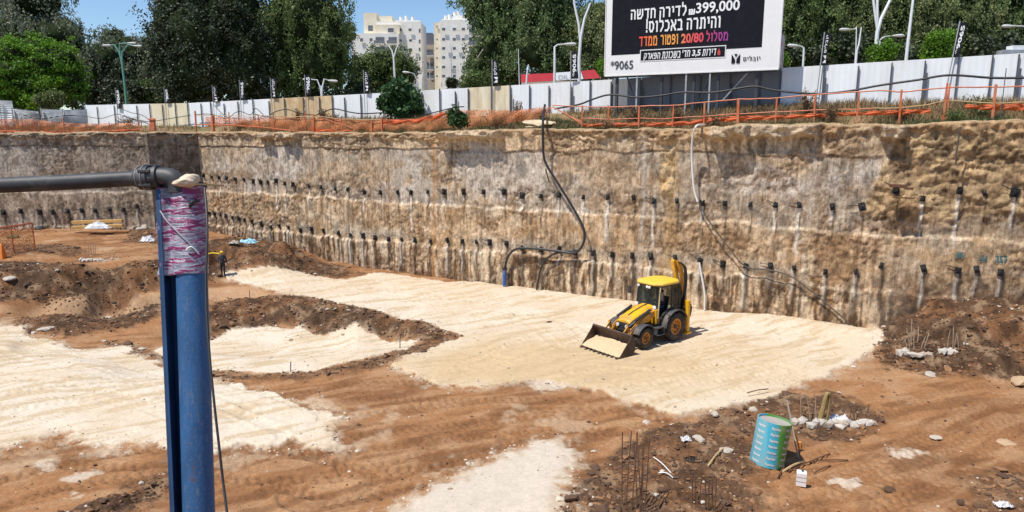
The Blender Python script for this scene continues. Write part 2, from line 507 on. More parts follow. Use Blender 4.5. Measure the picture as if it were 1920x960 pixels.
def ground_color(X, Y, ms, sand, rough, wob, fine, rut, gr, tm):
    C = lambda *c: np.array(c, float)[None, None, :]
    def mx(a, b, m): return a * (1 - m[..., None]) + b * m[..., None]
    soil = C(.305, .150, .066); soil2 = C(.20, .092, .040); pale = C(.38, .225, .12); dark = C(.085, .048, .027); red = C(.155, .075, .035)
    n1 = fbm(X * .22, Y * .22, 4, 51); n2 = fbm(X * .9, Y * .9, 5, 53)
    c = np.broadcast_to(soil, X.shape + (3,)).copy()
    c = mx(c, np.broadcast_to(soil2, c.shape), sstep(.45, .68, n1) * .75)
    c = mx(c, np.broadcast_to(pale, c.shape), sstep(.5, .75, n2) * .7)
    c = mx(c, np.broadcast_to(soil2 * .75, c.shape), sstep(.02, .2, -rut) * .6)
    c = mx(c, np.broadcast_to(pale * 1.05, c.shape), sstep(.04, .2, rut) * .45)
    c = mx(c, np.broadcast_to(soil2 * .7, c.shape), tm * .45)
    rn = fbm(X * 2.2, Y * 2.2, 5, 57)
    rc = mx(np.broadcast_to(dark, c.shape), np.broadcast_to(red, c.shape), sstep(.45, .65, fbm(X * .6, Y * .6, 4, 59)))
    rc = mx(rc, np.broadcast_to(C(.3, .2, .12), c.shape), sstep(.58, .72, rn) * .6)
    rc = mx(rc, np.broadcast_to(dark * .45, c.shape), sstep(.45, .3, rn) * .8)
    c = mx(c, rc, np.clip(rough * 1.2, 0, 1))
    c = mx(c, np.broadcast_to(C(.52, .43, .32), c.shape), np.clip(sstep(1.0, -.1, EDGE) * sstep(.42, .66, fbm(X * 2.6, Y * 2.6, 5, 73)) * .75, 0, 1) * (1 - .6 * rough))
    # road strip pale
    rd = sstep(.5, -.3, sdf(SMOOTHROAD, X, Y) + wob)
    c = mx(c, np.broadcast_to(C(.46, .29, .165), c.shape), rd * .7 * (1 - sand))
    # dust and pale spills
    for px_, py_, r_ in ((155, 893, .42), (138, 928, .28), (1032, 722, .8), (1000, 880, .3), (70, 870, .3), (1575, 905, .35), (1700, 850, .5)):
        e_ = G(px_, py_)[:2]; dd_ = np.hypot((X - e_[0]) * .7, Y - e_[1]) + fine * .7 + wob * .4
        c = mx(c, np.broadcast_to(C(.55, .47, .37), c.shape), sstep(r_, r_ * .5, dd_) * .75)
    sp = sstep(.70, .78, fbm(X * .45 + 9, Y * .45, 5, 61)) * .35 * (1 - rough)
    c = mx(c, np.broadcast_to(C(.56, .43, .29), c.shape), sp)
    white = C(.61, .525, .41); cream = C(.58, .475, .35); yel = C(.52, .385, .225); strip = C(.54, .465, .375)
    sc = mx(np.broadcast_to(white, c.shape), np.broadcast_to(cream, c.shape), sstep(.4, .6, fbm(X * .3, Y * .3, 4, 63)))
    # newest, yellower spread near the front edge of the big pad
    E = G(1050, 690)[:2]
    dy = np.exp(-(((X - E[0]) / 9.0) ** 2 + ((Y - E[1]) / 4.2) ** 2))
    sc = mx(sc, np.broadcast_to(yel, c.shape), np.clip(dy * 1.25 + wob * .6 * (dy > .1), 0, 1) * ms[2])
    sc = mx(sc, np.broadcast_to(yel * .88, c.shape), sstep(.02, .2, -gr) * .75)
    sc = mx(sc, np.broadcast_to(strip, c.shape), ms[3])
    sc = mx(sc, np.broadcast_to(C(.43, .31, .2), c.shape), ms[3] * sstep(.5, .7, fbm(X * .7, Y * .35, 5, 71)) * .7)
    grain = fbm(X * 5, Y * 5, 4, 65)
    sc = sc * (0.9 + .2 * grain[..., None])
    return mx(c, sc, sand)

gx = np.arange(-260, 2181, 3.0); gy = np.concatenate([np.arange(412, 700, 1.25), np.arange(700, 1121, 1.9)])
PXg, PYg = np.meshgrid(gx, gy)
u = (PXg - 960) / FOC; v = (PYg - 480) / FOC
T = EYE / (SP + v * CP)
GX = u * T; GY = (CP - v * SP) * T
pit_d = sdf(PIT, GX, GY)
Z, ms, sand, rough, wob, fine, rut, gr, tm = terrain(GX, GY, True)
GC = ground_color(GX, GY, ms, sand, rough, wob, fine, rut, gr, tm)
GV = np.stack([GX, GY, Z], -1).reshape(-1, 3)
GF = grid_faces(*GX.shape)
keep = (pit_d.ravel()[GF].min(1) < 1.0)
GF = GF[keep]
M_soil = mat_col('soil', .95, 9.0, 38.0, .34, .5, .04)
M_sand = mat_col('crushed_stone', .95, 10.0, 55.0, .15, .35, .03)
which = np.argmax(np.stack(ms, 0), 0).ravel()
fs = sand.ravel()[GF].mean(1) > .5
fw = which[GF[:, 0]]
names = [('sand_bed', 0), ('sand_bed', 1), ('sand_pad', 2), ('gravel_strip', 3)]
def sub(name, sel, m, **k):
    V, F, c = compact(GV, GF[sel], GC.reshape(-1, 3))
    return tag(mesh_np(name, V, F, m, col=c), kind='structure', **k)
sub('ground', ~fs, M_soil, label='brown earth floor of the excavation pit', cat='ground')
for (nm, i), lb in zip(names, ('white graded sand bed spread at left behind the blue post', 'pale sand on the bottom of the sunken basin',
                               'big cream sand pad under the yellow backhoe loader', 'pale chalky strip running to the bottom edge')):
    sub(nm, fs & (fw == i), M_sand, label=lb, cat='ground')
def gz(x, y): return float(terrain(np.array([x]), np.array([y]))[0])
def GG(px, py):
    p = G(px, py); return Vector((p[0], p[1], gz(p[0], p[1])))

# bank under the camera, joining the pit floor
bx_, by_ = np.meshgrid(np.linspace(-32, 32, 120), np.linspace(-12, 15.5, 90))
def bank_z(y): return np.interp(y, [-12, 1.0, 2.0, 3.0, 4.6, 8.5, 12.5, 15.5], [8.4, 8.4, 7.7, 6.9, 6.7, .9, -.25, -.3])
bz = bank_z(by_) + (fbm(bx_ * .5, by_ * .5, 5, 77) - .5) * .5
bc = np.broadcast_to(np.array([.25, .12, .055]), bx_.shape + (3,)) * (.7 + .6 * fbm(bx_ * 1.4, by_ * 1.4, 4, 79)[..., None])
tag(mesh_np('bank', np.stack([bx_, by_, bz], -1).reshape(-1, 3), grid_faces(*bx_.shape), M_soil, col=bc.reshape(-1, 3)), 'earth bank below the viewer at the near edge of the pit', 'bank', kind='structure')

# ------------------------------------------------------------------ retaining walls
ROW1 = [(380,329),(395,332),(408,333),(422,334),(439,336),(455,337),(473,340),(487,341),(500,341),(516,339),(532,344),(548,346),(576,349),(599,351),(626,354),(649,355),(680,360),(711,361),(744,361),(769,361),(800,360),(831,360),(867,360),(905,360),(944,360),
        (977,367),(1012,368),(1046,366),(1092,370),(1138,370),(1186,371),(1225,377),(1268,377),(1315,381),(1358,382),(1406,384),(1453,385),(1498,385),(1560,388),(1616,388),(1680,356),(1730,372),(1799,357),(1846,362),(1903,361)]
ROW2 = [(388,400),(399,401),(410,403),(421,405),(432,408),(443,410),(455,413),(468,416),(486,420),(505,426),(521,424),(538,427),(560,432),(581,430),(604,433),(632,437),(655,441),(679,442),(701,446),(725,449),(750,450),(774,451),(804,452),(837,451),(865,453),(891,454),(916,455),(947,457),
        (977,466),(1012,469),(1046,467),(1076,474),(1111,475),(1146,478),(1184,480),(1219,482),(1264,484),(1311,490),(1354,496),(1397,499),(1444,499),(1488,503),(1547,511),(1605,511),(1652,499),(1732,504),(1796,508),(1832,506),(1877,512)]
def sx(px): return float(np.dot(wall_hit_x(px) - C0, WD))
S_ROCK = sx(1658)
LEDGES = [(sx(490), sx(512), .55, .35), (sx(528), sx(562), .5, .35), (sx(826), sx(942), .62, .55), (sx(1336), sx(1405), .75, .45), (sx(1405), sx(1535), .4, .3), (sx(1655), sx(1700), .6, .4)]
def wall_disp(s, z):
    s = np.asarray(s, float); z = np.asarray(z, float)
    wob1 = (fbm(s * .5, z * .3, 4, 101) - .5)
    e1 = 8.75 + wob1 * .5; e2 = 5.0 + (fbm(s * .7, z * 0, 4, 103) - .5) * .5; e3 = 2.15 + (fbm(s * .9, z * 0, 4, 105) - .5) * .5
    d = (fbm(s * .35, z * .35, 3, 107) - .5) * .10
    d = d + (fbm(s * 2.6, z * 2.6, 5, 109, .65) - .5) * .085
    low = sstep(.06, -.06, z - e2); low3 = sstep(.07, -.07, z - e3)
    d = d + low * .12 + low3 * .16 + sstep(-.05, .05, z - e1) * .06
    rib = fbm(s * 2.6, z * .28, 4, 111) - .5
    d = d + rib * (.05 * low + .07 * low3) + (fbm(s * 9, z * 1.6, 3, 112) - .5) * .07 * low
    ch = np.abs(fbm(s * 2.6, z * 2.6, 5, 113, .6) - .5) * 2
    patch = sstep(.52, .66, fbm(s * .35, z * .55, 3, 115))
    d = d - (1 - ch) ** 4 * .10 * patch - sstep(.475, .5, np.abs((s / 1.27) % 1 - .5)) * .035
    rock = sstep(-.15, .15, s - S_ROCK - (z - 8) * .35) * (s < 200) * sstep(5.4, 6.3, z + wob1 * 2.5)
    rk = np.abs(fbm(s * 1.3, z * 2.4, 6, 117, .6) - .5) * 2
    cx_ = np.floor(s * 1.5 + wob1 * 3 + fbm(s * 1.2, z * 1.2, 3, 122) * 2); cz_ = np.floor(z * 2.4 + fbm(s * .9, z * .9, 3, 124) * 2.4)
    blk = _h(cx_, cz_, 7); blk2 = _h(np.floor(s * 3.7 + wob1 * 5), np.floor(z * 5.2 + fbm(s * 2, z * 2, 3, 126) * 2), 8)
    d = d + rock * ((blk - .5) * .11 + (blk2 - .5) * .07)
    d = d + rock * ((.5 - rk) * .14 + (fbm(s * 4, z * 5, 4, 120) - .5) * .16 + (fbm(s * .5, z * .5, 3, 118) - .5) * .18 + .08)
    rk2 = sstep(.6, .2, np.abs(s - sx(1255))) * sstep(6.0, 6.6, z)
    d = d + rk2 * (fbm(s * 2.4, z * 2.4, 6, 119, .6) - .45) * .55
    d = np.where(s > 200, d * .55, d)
    # lumpy overhanging lip at the top
    lip = sstep(9.35, 9.75, z + wob1 * .7)
    d = d + lip * (.05 + (fbm(s * 1.9, z * 3.0, 5, 121, .6) - .42) * .6)
    for (a, b, k, dep) in LEDGES:
        m = sstep(-.12, .12, s - a) * sstep(-.12, .12, b - s)
        top = sstep(9.45, 9.62, z + (fbm(s * 1.5, z * 0, 3, 123) - .5) * .5)
        d = d + m * (top * k - (1 - top) * sstep(9.0 - dep, 9.3 - dep, z) * .12)
    return d, wob1, e1, e2, e3, rock, ch, patch, rk2
RIM = [(400, 9.80), (640, 9.74), (800, 9.74), (900, 9.92), (1000, 10.02), (1290, 9.98), (1400, 10.22), (1540, 10.27), (1700, 10.2), (1900, 10.42)]
def rim_base(s): return np.where(np.asarray(s) > 200, 9.74, np.interp(s, [sx(p) for p, _ in RIM], [z for _, z in RIM]))
def rim_z(s): return rim_base(s) + (fbm(s * .9, s * 0, 5, 131) - .5) * .22

M_wall, t_, b_, o_ = nt('shotcrete')
_a = t_.nodes.new('ShaderNodeAttribute'); _a.attribute_name = 'Col'
_f1 = noise(t_, 5.5, 9, .72); _f2 = noise(t_, 24, 4, .7); _f3 = noise(t_, 1.0, 6, .7, stretch=(7, 7, .9))
_c = mixc(t_, _a.outputs['Color'], ramp(t_, _f1, [(.28, .50), (.5, .95), (.72, 1.35)]), 1.0, 'MULTIPLY')
_c = mixc(t_, _c, ramp(t_, _f2, [(.25, .72), (.75, 1.22)]), 1.0, 'MULTIPLY')
_c = mixc(t_, _c, ramp(t_, _f3, [(.30, .62), (.48, 1.0), (.75, 1.12)]), 1.0, 'MULTIPLY')
_f4 = noise(t_, 1.0, 5, .75, stretch=(13, 13, 1.6)); _f5 = noise(t_, 11, 6, .8)
_c = mixc(t_, _c, ramp(t_, _f4, [(.34, .38), (.44, 1.0), (.62, 1.0), (.74, 1.3)]), 1.0, 'MULTIPLY')
_c = mixc(t_, _c, ramp(t_, _f5, [(.33, .45), (.42, 1.0), (.62, 1.0), (.70, 1.35)]), 1.0, 'MULTIPLY')
t_.links.new(_c, b_.inputs['Base Color']); b_.inputs['Roughness'].default_value = .95; b_.inputs['Specular IOR Level'].default_value = .15
bump(t_, b_, _f2, .6, .04)
ANCH = []
for (px, py) in ROW1: ANCH.append((1, *wall_sz(px, py, .15)))
for (px, py) in ROW2: ANCH.append((2, *wall_sz(px, py, .3)))

def wall_color(s, z, wob1, e1, e2, e3, rock, ch, patch, rk2, anch, dull=0.0):
    C = lambda *c: np.broadcast_to(np.array(c, float), s.shape + (3,))
    mx = lambda a, b, m: a * (1 - m[..., None]) + b * m[..., None]
    tan = C(.49, .37, .245); grey = C(.37, .315, .25); pale = C(.56, .47, .35); brown = C(.25, .155, .085); dark = C(.085, .055, .035); gw = C(.46, .425, .38); rust = C(.42, .22, .09); och = C(.48, .33, .16)
    wx = fbm(s * 1.1, z * 1.1, 4, 181) - .5; wz = fbm(s * 1.1 + 40, z * 1.1, 4, 183) - .5
    sw = np.abs(fbm(s * 1.4 + wx * 5, z * 1.1 + wz * 5, 4, 185, .6) - .5) * 2
    mot = fbm(s * 3.4 + wx * 3, z * 2.2 + wz * 3, 5, 187, .65)
    st = fbm(s * 2.2, z * .16, 5, 141); st2 = fbm(s * 5.5, z * .35, 4, 143)
    bl = fbm(s * .45, z * .6, 5, 145); bl2 = fbm(s * 1.5, z * 1.7, 5, 147)
    up = sstep(-.08, .08, z - e1); mid = (1 - up) * sstep(-.08, .08, z - e2); low3 = sstep(.08, -.08, z - e3); low = 1 - up - mid
    c = mx(tan, pale, sstep(.45, .65, bl))
    # cap band
    cap = mx(C(.50, .385, .26), C(.42, .345, .25), sstep(.4, .6, vnoise(s * .35, z * 0, 149)))
    cap = mx(cap, brown, sstep(.56, .72, st2) * .55)
    c = mx(c, cap, up)
    # grey shotcrete
    g = mx(grey, C(.42, .33, .235), sstep(.42, .62, bl))
    g = mx(g, gw, sstep(.5, .66, fbm(s * .28, z * .4, 4, 151)) * .8)
    g = mx(g, brown, sstep(.58, .72, bl2) * .35)
    c = mx(c, g, mid)
    # lower part, combed and streaky
    l = mx(tan, pale, sstep(.5, .62, bl2) * .7)
    l = mx(l, brown, sstep(.52, .66, st) * .6)
    l = mx(l, C(.36, .23, .12), sstep(.55, .7, fbm(s * 1.1, z * 1.0, 5, 153)) * .65)
    l = mx(l, dark, sstep(.60, .74, st2) * .4)
    c = mx(c, l, low)
    # smooth grey bands round the anchor rows
    b2 = np.exp(-((z - 2.75 - wob1) / .38) ** 2) * sstep(.4, .55, fbm(s * .5, z * .3, 3, 155)); b1 = np.exp(-((z - 5.9 - wob1) / .45) ** 2) * sstep(.42, .58, fbm(s * .4, z * .3, 3, 157))
    c = mx(c, C(.40, .355, .29), np.clip(b1 + b2, 0, 1) * .8)
    # pale lips on top of the steps
    for e in (e2, e3): c = mx(c, C(.6, .52, .41), np.exp(-((z - e) / .09) ** 2) * sstep(.35, .6, bl2) * .8)
    # base: dark wet streaks
    stm = fbm(s * 4.6 + wx * 1.2, z * .35, 5, 159, .6)
    c = mx(c, dark, low3 * sstep(.53, .59, stm) * .9)
    c = mx(c, C(.60, .53, .41), low3 * sstep(.5, .38, stm) * .6)
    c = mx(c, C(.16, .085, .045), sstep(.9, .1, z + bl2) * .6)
    pl_ = np.abs((s / 1.27 + .04 * np.sin(z * 1.3)) % 1 - .5); c = mx(c, brown, sstep(.465, .495, pl_) * sstep(.35, .55, st2) * .65 * (1 - up * .5))
    # joint under the cap band
    c = mx(c, dark, np.exp(-((z - e1) / .05) ** 2) * sstep(.38, .5, bl2) * .75)
    # crevices
    c = mx(c, brown * .8, (1 - ch) ** 5 * patch * .8)
    c = c * (.62 + .72 * sstep(.28, .68, mot))[..., None]
    c = mx(c, brown, sstep(.16, .02, sw) * sstep(.45, .6, fbm(s * .5, z * .5, 3, 189)) * .7)
    c = mx(c, pale, sstep(.3, .5, sw) * sstep(.5, .62, fbm(s * .6, z * .8, 3, 191)) * low * .5)
    # grey-white grout patches
    c = mx(c, gw * 1.02, np.exp(-((s - sx(770)) / 2.2) ** 2) * sstep(5.3, 6.2, z) * sstep(9.0, 8.5, z) * sstep(.35, .55, bl2) * .9)
    c = mx(c, gw * 1.05, np.exp(-((s - sx(890)) / 1.7) ** 2) * sstep(6.5, 7.3, z) * sstep(9.6, 9.0, z) * sstep(.35, .55, bl2) * .9)
    # vertical joints and stains
    for px, w, cc, a in ((812, .13, rust, .75), (1209, .12, gw, .8), (645, .1, pale, .7), (598, .1, brown, .6), (1530, .1, gw, .5), (1050, .1, brown, .5), (1262, .35, och, .5), (725, .08, brown, .6), (845, .05, dark, .7), (470, .1, gw, .6), (430, .1, brown, .5)):
        c = mx(c, np.broadcast_to(cc[0, 0], c.shape), np.exp(-((s - sx(px) - wob1 * .2) / w) ** 2) * a * sstep(.25, .5, st2))
    jn = np.abs(((s + .4 * np.sin(z)) / 3.1) % 1 - .5)
    c = mx(c, brown, sstep(.48, .5, jn) * sstep(.45, .6, bl2) * .5)
    # rock part at the right
    rc = mx(C(.46, .335, .19), C(.32, .22, .12), sstep(.42, .6, fbm(s * 1.3, z * 1.9, 5, 161)))
    rc = mx(rc, C(.38, .34, .28), sstep(.5, .6, fbm(s * .5, z * .45, 4, 163)) * sstep(6.0, 4.6, z) * .9)
    rc = mx(rc, dark, sstep(.58, .70, bl2) * .7)
    rc = rc * (.7 + .6 * _h(np.floor(s * 1.5 + wob1 * 3 + fbm(s * 1.2, z * 1.2, 3, 122) * 2), np.floor(z * 2.4 + fbm(s * .9, z * .9, 3, 124) * 2.4), 9))[..., None]
    c = mx(c, rc, np.maximum(rock * .9, .35 * sstep(0, 1, s - S_ROCK) * (s < 200)))
    c = mx(c, mx(och, C(.5, .39, .24), sstep(.4, .6, bl2)), rk2 * .9)
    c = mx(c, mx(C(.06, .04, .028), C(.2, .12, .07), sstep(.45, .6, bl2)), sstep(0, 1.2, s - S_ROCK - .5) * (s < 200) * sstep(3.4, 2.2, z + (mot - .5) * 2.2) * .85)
    # top crust of soil and rubble
    c = mx(c, mx(C(.40, .27, .15), C(.2, .12, .065), sstep(.4, .6, bl2)), sstep(9.5, 9.8, z + wob1 * .8) * .75)
    for (a, b, k, dep) in LEDGES:
        m = sstep(-.2, .1, s - a) * sstep(-.2, .1, b - s) * sstep(9.4, 9.6, z)
        c = mx(c, C(.55, .45, .33), m * .7)
    # drips under the anchors
    rr = random.Random(11)
    for row, as_, az in anch:
        w = rr.uniform(.06, .13); L = rr.uniform(1.2, 2.6) if row == 2 else rr.uniform(.6, 3.0)
        k = rr.choice((0, 0, 1, 1, 2)) if row == 1 else rr.choice((0, 1, 1, 2, 2))
        sel = np.abs(s - as_) < .5
        if not sel.any(): continue
        S = s[sel]; Zz = z[sel]
        below = sstep(0, .1, az - Zz)
        wv = .03 * np.sin(Zz * 5 + as_)
        gm = np.exp(-((S - as_ - wv) / w) ** 2) * below * sstep(L, L * .8, az - Zz)
        cs = c[sel]
        if k > 0: cs = cs * (1 - .9 * gm[:, None]) + np.array([.72, .68, .60]) * .9 * gm[:, None]
        dl = np.exp(-((S - as_ - .09 - wv) / (.11 if row == 2 else .035)) ** 2) * below * sstep(3.4 if row == 2 else 2.2, 1.6, az - Zz)
        cs = cs * (1 - .88 * dl[:, None]) + np.array([.06, .042, .03]) * .88 * dl[:, None]
        if row == 2 and k == 2:
            wet = np.exp(-((S - as_ + .05) / .2) ** 2) * below * sstep(.45, .6, fbm(S * 4, Zz * .8, 3, 171))
            cs = cs * (1 - .7 * wet[:, None]) + np.array([.1, .06, .035]) * .7 * wet[:, None]
        c[sel] = cs
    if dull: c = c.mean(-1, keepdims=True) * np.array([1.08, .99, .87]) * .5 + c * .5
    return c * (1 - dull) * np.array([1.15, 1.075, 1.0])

def wall_mesh(name, origin, wd, wn, s0, s1, ds, soff=0.0, anch=(), mirror=1, dull=0.0, zlo=-.6, **kw):
    s = np.arange(s0, s1, ds)
    zt = np.concatenate([np.arange(zlo, 8.6, .085), np.arange(8.6, 10.0, .055)])
    S, Z_ = np.meshgrid(s + soff, zt)
    rz = rim_z(S)
    Zw = np.where(Z_ > 8.6, 8.6 + (Z_ - 8.6) / (10.0 - 8.6) * (rz - 8.6), Z_)
    r = wall_disp(S, Z_)
    N = r[0] * (sstep(0.0, .8, S - soff - s0) if kw.get('t0') else 1.0) * (sstep(0.0, .8, s1 - (S - soff)) if kw.get('t1') else 1.0)
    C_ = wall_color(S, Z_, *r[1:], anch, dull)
    # fold back over the top
    top = []
    for k, (bk, up) in enumerate(((.12, .05), (.4, .08), (.9, .06), (1.5, -.25))):
        top.append((S[-1], rz[-1] + up + (fbm(S[-1] * 1.7, S[-1] * 0 + k, 3, 133) - .5) * .18, N[-1] * (1 - k / 3) - bk))
    S2 = np.concatenate([S] + [t[0][None] for t in top]); Z2 = np.concatenate([Zw] + [t[1][None] for t in top]); N2 = np.concatenate([N] + [t[2][None] for t in top])
    C2 = np.concatenate([C_] + [np.broadcast_to(np.array([.40, .285, .165]), (1,) + C_.shape[1:]) * (.7 + .6 * vnoise(S[-1] * 3, S[-1] * 0 + k, 135))[None, :, None] for k in range(4)])
    X = origin[0] + wd[0] * (S2 - soff) + wn[0] * N2; Y = origin[1] + wd[1] * (S2 - soff) + wn[1] * N2
    o = mesh_np(name, np.stack([X, Y, Z2], -1).reshape(-1, 3), grid_faces(*X.shape), M_wall, col=C2.reshape(-1, 3))
    return tag(o, kw.get('label'), 'wall')
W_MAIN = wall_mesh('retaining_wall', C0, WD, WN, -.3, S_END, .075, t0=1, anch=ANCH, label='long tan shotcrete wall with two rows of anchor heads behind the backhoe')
# return and left wall
d1 = (C0 - C1) / np.linalg.norm(C0 - C1); n1 = np.array([d1[1], -d1[0]]); n1 = n1 if n1[0] > 0 else -n1
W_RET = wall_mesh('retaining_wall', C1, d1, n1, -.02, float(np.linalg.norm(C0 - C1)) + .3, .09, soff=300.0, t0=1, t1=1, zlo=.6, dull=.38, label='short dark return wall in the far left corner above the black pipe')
d2 = (C1 - L0) / np.linalg.norm(C1 - L0); n2 = np.array([d2[1], -d2[0]]); n2 = n2 if n2[1] < 0 else -n2
LEN2 = float(np.linalg.norm(C1 - L0))
L3 = np.array([L0[0], L0[1], 0.0]); N3_ = np.array([n2[0], n2[1], 0.0])
LROW = [(5,399),(37,396),(73,398),(98,398),(125,396),(152,395),(177,395),(204,393),(230,393),(255,387)]
LAN = []
for px, py in LROW:
    P = on_plane(px, py, L3 + N3_ * .2, N3_); LAN.append((2, float(np.dot(P[:2] - L0, d2)) + 400.0, float(P[2])))
W_LEFT = wall_mesh('retaining_wall', L0, d2, n2, 12.0, LEN2 + .06, .09, soff=400.0, t1=1, anch=LAN, zlo=.6, dull=.08, label='greyish shotcrete wall at far left with one row of anchors above the dirt bench')

# anchor heads
M_anch = mat('anchor_steel', (.022, .019, .017), .6, .5, 20, .3)
M_rust = mat('rusty_bar', (.13, .06, .03), .85, .4, 12)
def anchor_mesh(seed, tail):
    rr = random.Random(seed); b = MB()
    a = rr.uniform(-.15, .15); Rm = Matrix.Rotation(a, 3, 'Y') @ Matrix.Rotation(R(-12), 3, 'X')
    b.box((0, -.04, 0), (.30 + rr.uniform(-.04, .05), .05, .38), Rm)
    b.box((rr.uniform(-.03, .03), -.09, .02), (.2, .08, .22), Rm)
    b.tube([Rm @ Vector((0, -.11, .02)), Rm @ Vector((0, -.17, .04))], .075, 8)
    for k in range(4): b.tube([(rr.uniform(-.05, .05), -.14, .05), (rr.uniform(-.12, .12), rr.uniform(-.3, -.18), .05 + rr.uniform(-.1, .24))], .014, 5)
    if tail:
        b.tube([(-.1, -.1, .08), (-.35, -.10, .14), (-.62, -.03, .2)], .022, 6)
    return b
AM = []
for k in range(12):
    o = anchor_mesh(k, k % 3 != 1).build('anchor_head', M_anch, None, smooth=False); AM.append(o.data); bpy.data.objects.remove(o)
def rot_to(n): return math.atan2(n[1], n[0]) + math.pi / 2
def put_anchor(parent, x, y, z, n, k, sc=1.0):
    o = bpy.data.objects.new('anchor_head', AM[k % 12]); COL.objects.link(o); o.parent = parent
    o.location = (x, y, z); o.rotation_euler = (rr.uniform(-.2, .2), rr.uniform(-.3, .3), rot_to(n) + rr.uniform(-.25, .25)); o.scale = (sc, sc, sc * 1.08)
rr = random.Random(3)
for i, (row, s, z) in enumerate(ANCH):
    d = float(wall_disp(np.array([s]), np.array([z]))[0][0])
    p = wall_pt(s, z, d); put_anchor(W_MAIN, *p, WN, rr.randrange(12), rr.uniform(.66, 1.02))
for i, (row, s, z) in enumerate(LAN):
    d = float(wall_disp(np.array([s]), np.array([z]))[0][0])
    p = L0 + d2 * (s - 400) + n2 * d; put_anchor(W_LEFT, p[0], p[1], z, n2, rr.randrange(12), rr.uniform(.8, 1.1))

# ------------------------------------------------------------------ ground above the rim
def pit_R(th):
    out = np.full(th.shape, 1e9); dx = np.sin(th); dy = np.cos(th)
    for a, b in ((L0, C1), (C1, C0), (C0, W_END)):
        e = np.asarray(b) - np.asarray(a)
        den = dx * e[1] - dy * e[0]
        t = (a[0] * e[1] - a[1] * e[0]) / den
        q = np.where(np.abs(e[0]) > np.abs(e[1]), (t * dx - a[0]) / e[0], (t * dy - a[1]) / e[1])
        ok = (t > 0) & (q >= -.03) & (q <= 1.03)
        out = np.where(ok, np.minimum(out, t), out)
    return out
FENCE_OFF = 5.0
def fence_base(X): return 10.45 + .95 * sstep(-42, 26, X)
def upper_z(X, Y):
    X = np.asarray(X, float); Y = np.asarray(Y, float)
    o = -( (X - C0[0]) * WN[0] + (Y - C0[1]) * WN[1])
    s = (X - C0[0]) * WD[0] + (Y - C0[1]) * WD[1]
    o2 = -((X - L0[0]) * n2[0] + (Y - L0[1]) * n2[1])
    o = np.where(X < C0[0] - 1.5, np.maximum(np.minimum(o2, 12) * .42, 0), o)
    zr = np.where(X < C0[0] - 1.5, 9.74, np.interp(s, [sx(p) for p, _ in RIM], [z for _, z in RIM])) - .03
    z = zr + (fence_base(X) - zr) * sstep(.9, FENCE_OFF, o)
    return z + (fbm(X * .7, Y * .7, 4, 201) - .5) * .2 - .06
th = np.linspace(R(-57), R(50), 620)
Rb = pit_R(th)
offs = np.concatenate([np.array([.55, .8, 1.1]), np.arange(1.4, 8.2, .35), [9, 11, 14, 18, 25, 40, 70, 130, 300, 800, 2500, 7000]])
RR = Rb[None, :] + offs[:, None] / 1.0
UX = np.sin(th)[None] * RR; UY = np.cos(th)[None] * RR
UZ = upper_z(UX, UY)
q = fbm(UX * .6, UY * .6, 5, 203)[..., None]; q2 = fbm(UX * 2.5, UY * 2.5, 4, 205)[..., None]
UC = np.array([.25, .165, .088]) * (.7 + .6 * q2)
UC = UC * (1 - sstep(.45, .6, q)) + np.array([.15, .13, .06]) * (.7 + .6 * q2) * sstep(.45, .6, q)
tag(mesh_np('upper_ground', np.stack([UX, UY, UZ], -1).reshape(-1, 3), grid_faces(*UX.shape), M_soil, col=UC.reshape(-1, 3)), 'dry sloping ground above the pit rim', 'ground', kind='structure')
def uz(x, y): return float(upper_z(np.array([x]), np.array([y]))[0])
# ------------------------------------------------------------------ hoarding fence
FP = np.array([C0[0], C0[1], 0]) - WN3 * FENCE_OFF
def off_pt(px, py, off):
    return on_plane(px, py, np.array([C0[0], C0[1], 0]) - WN3 * off, WN3)
def off_s(px, off):
    return float(np.dot(off_pt(px, 244, off)[:2] - C0, WD))
def off_w(s, off, z): return wall_pt(s, z, -off)
M_white = mat('white_sheet', (.84, .85, .86), .5, .07, 1.2, 0, .05, dirt=(.62, .58, .5), dirt_amt=.3, stretch=(1, 1, .35))
M_gpan = mat('darker_sheet', (.20, .205, .22), .6, .1, 1.2, 0, .05, dirt=(.28, .27, .25), dirt_amt=.3, stretch=(1, 1, .35))  # darker tone than the other panels, used only under the billboard
M_cream = mat('stained_sheet', (.76, .67, .48), .6, .16, 1.5, 0, .05, dirt=(.55, .40, .22), dirt_amt=.5, stretch=(1, 1, .3))
M_tan = mat('rust_stained_sheet', (.62, .46, .27), .65, .25, 1.6, 0, .05, dirt=(.5, .28, .09), dirt_amt=.8, stretch=(1, 1, .5))
M_gsheet = mat('galvanised_sheet', (.44, .46, .49), .45, .25, 2.0, .4, .05, dirt=(.30, .28, .26), dirt_amt=.5)
M_post = mat('dark_post', (.085, .085, .095), .6, .3, 5)
M_galv = mat('galvanised_post', (.42, .43, .44), .5, .2, 5, .3)
FPX = [164,188,220,262,286,310,334,357,382,400,425,451,479,509,538,573,603,627,650,680,722,758,794,827,856,880,923,958,994,1030,1070,1106,1145,1200,1255,1310,1365,1420,1458,1537,1600,1661,1722,1783,1845,1893,1965]
FTOP = lambda px: np.interp(px, [164,360,722,794,1145,1460,1965], [197,193,174,169.5,149,127.5,96.5])
fence = empty('hoarding_fence', tuple(off_w(off_s(1000, FENCE_OFF), FENCE_OFF, 10.8)), 0, 'long white sheet metal hoarding fence with dark posts above the retaining wall', 'fence')
floc = np.array(fence.location)
def rel(p, o): return tuple(np.asarray(p) - np.asarray(o))
SMAT = {286: M_cream, 310: M_cream, 334: M_cream, 509: M_tan, 538: M_tan, 573: M_tan, 603: M_tan, 880: M_cream, 923: M_cream}
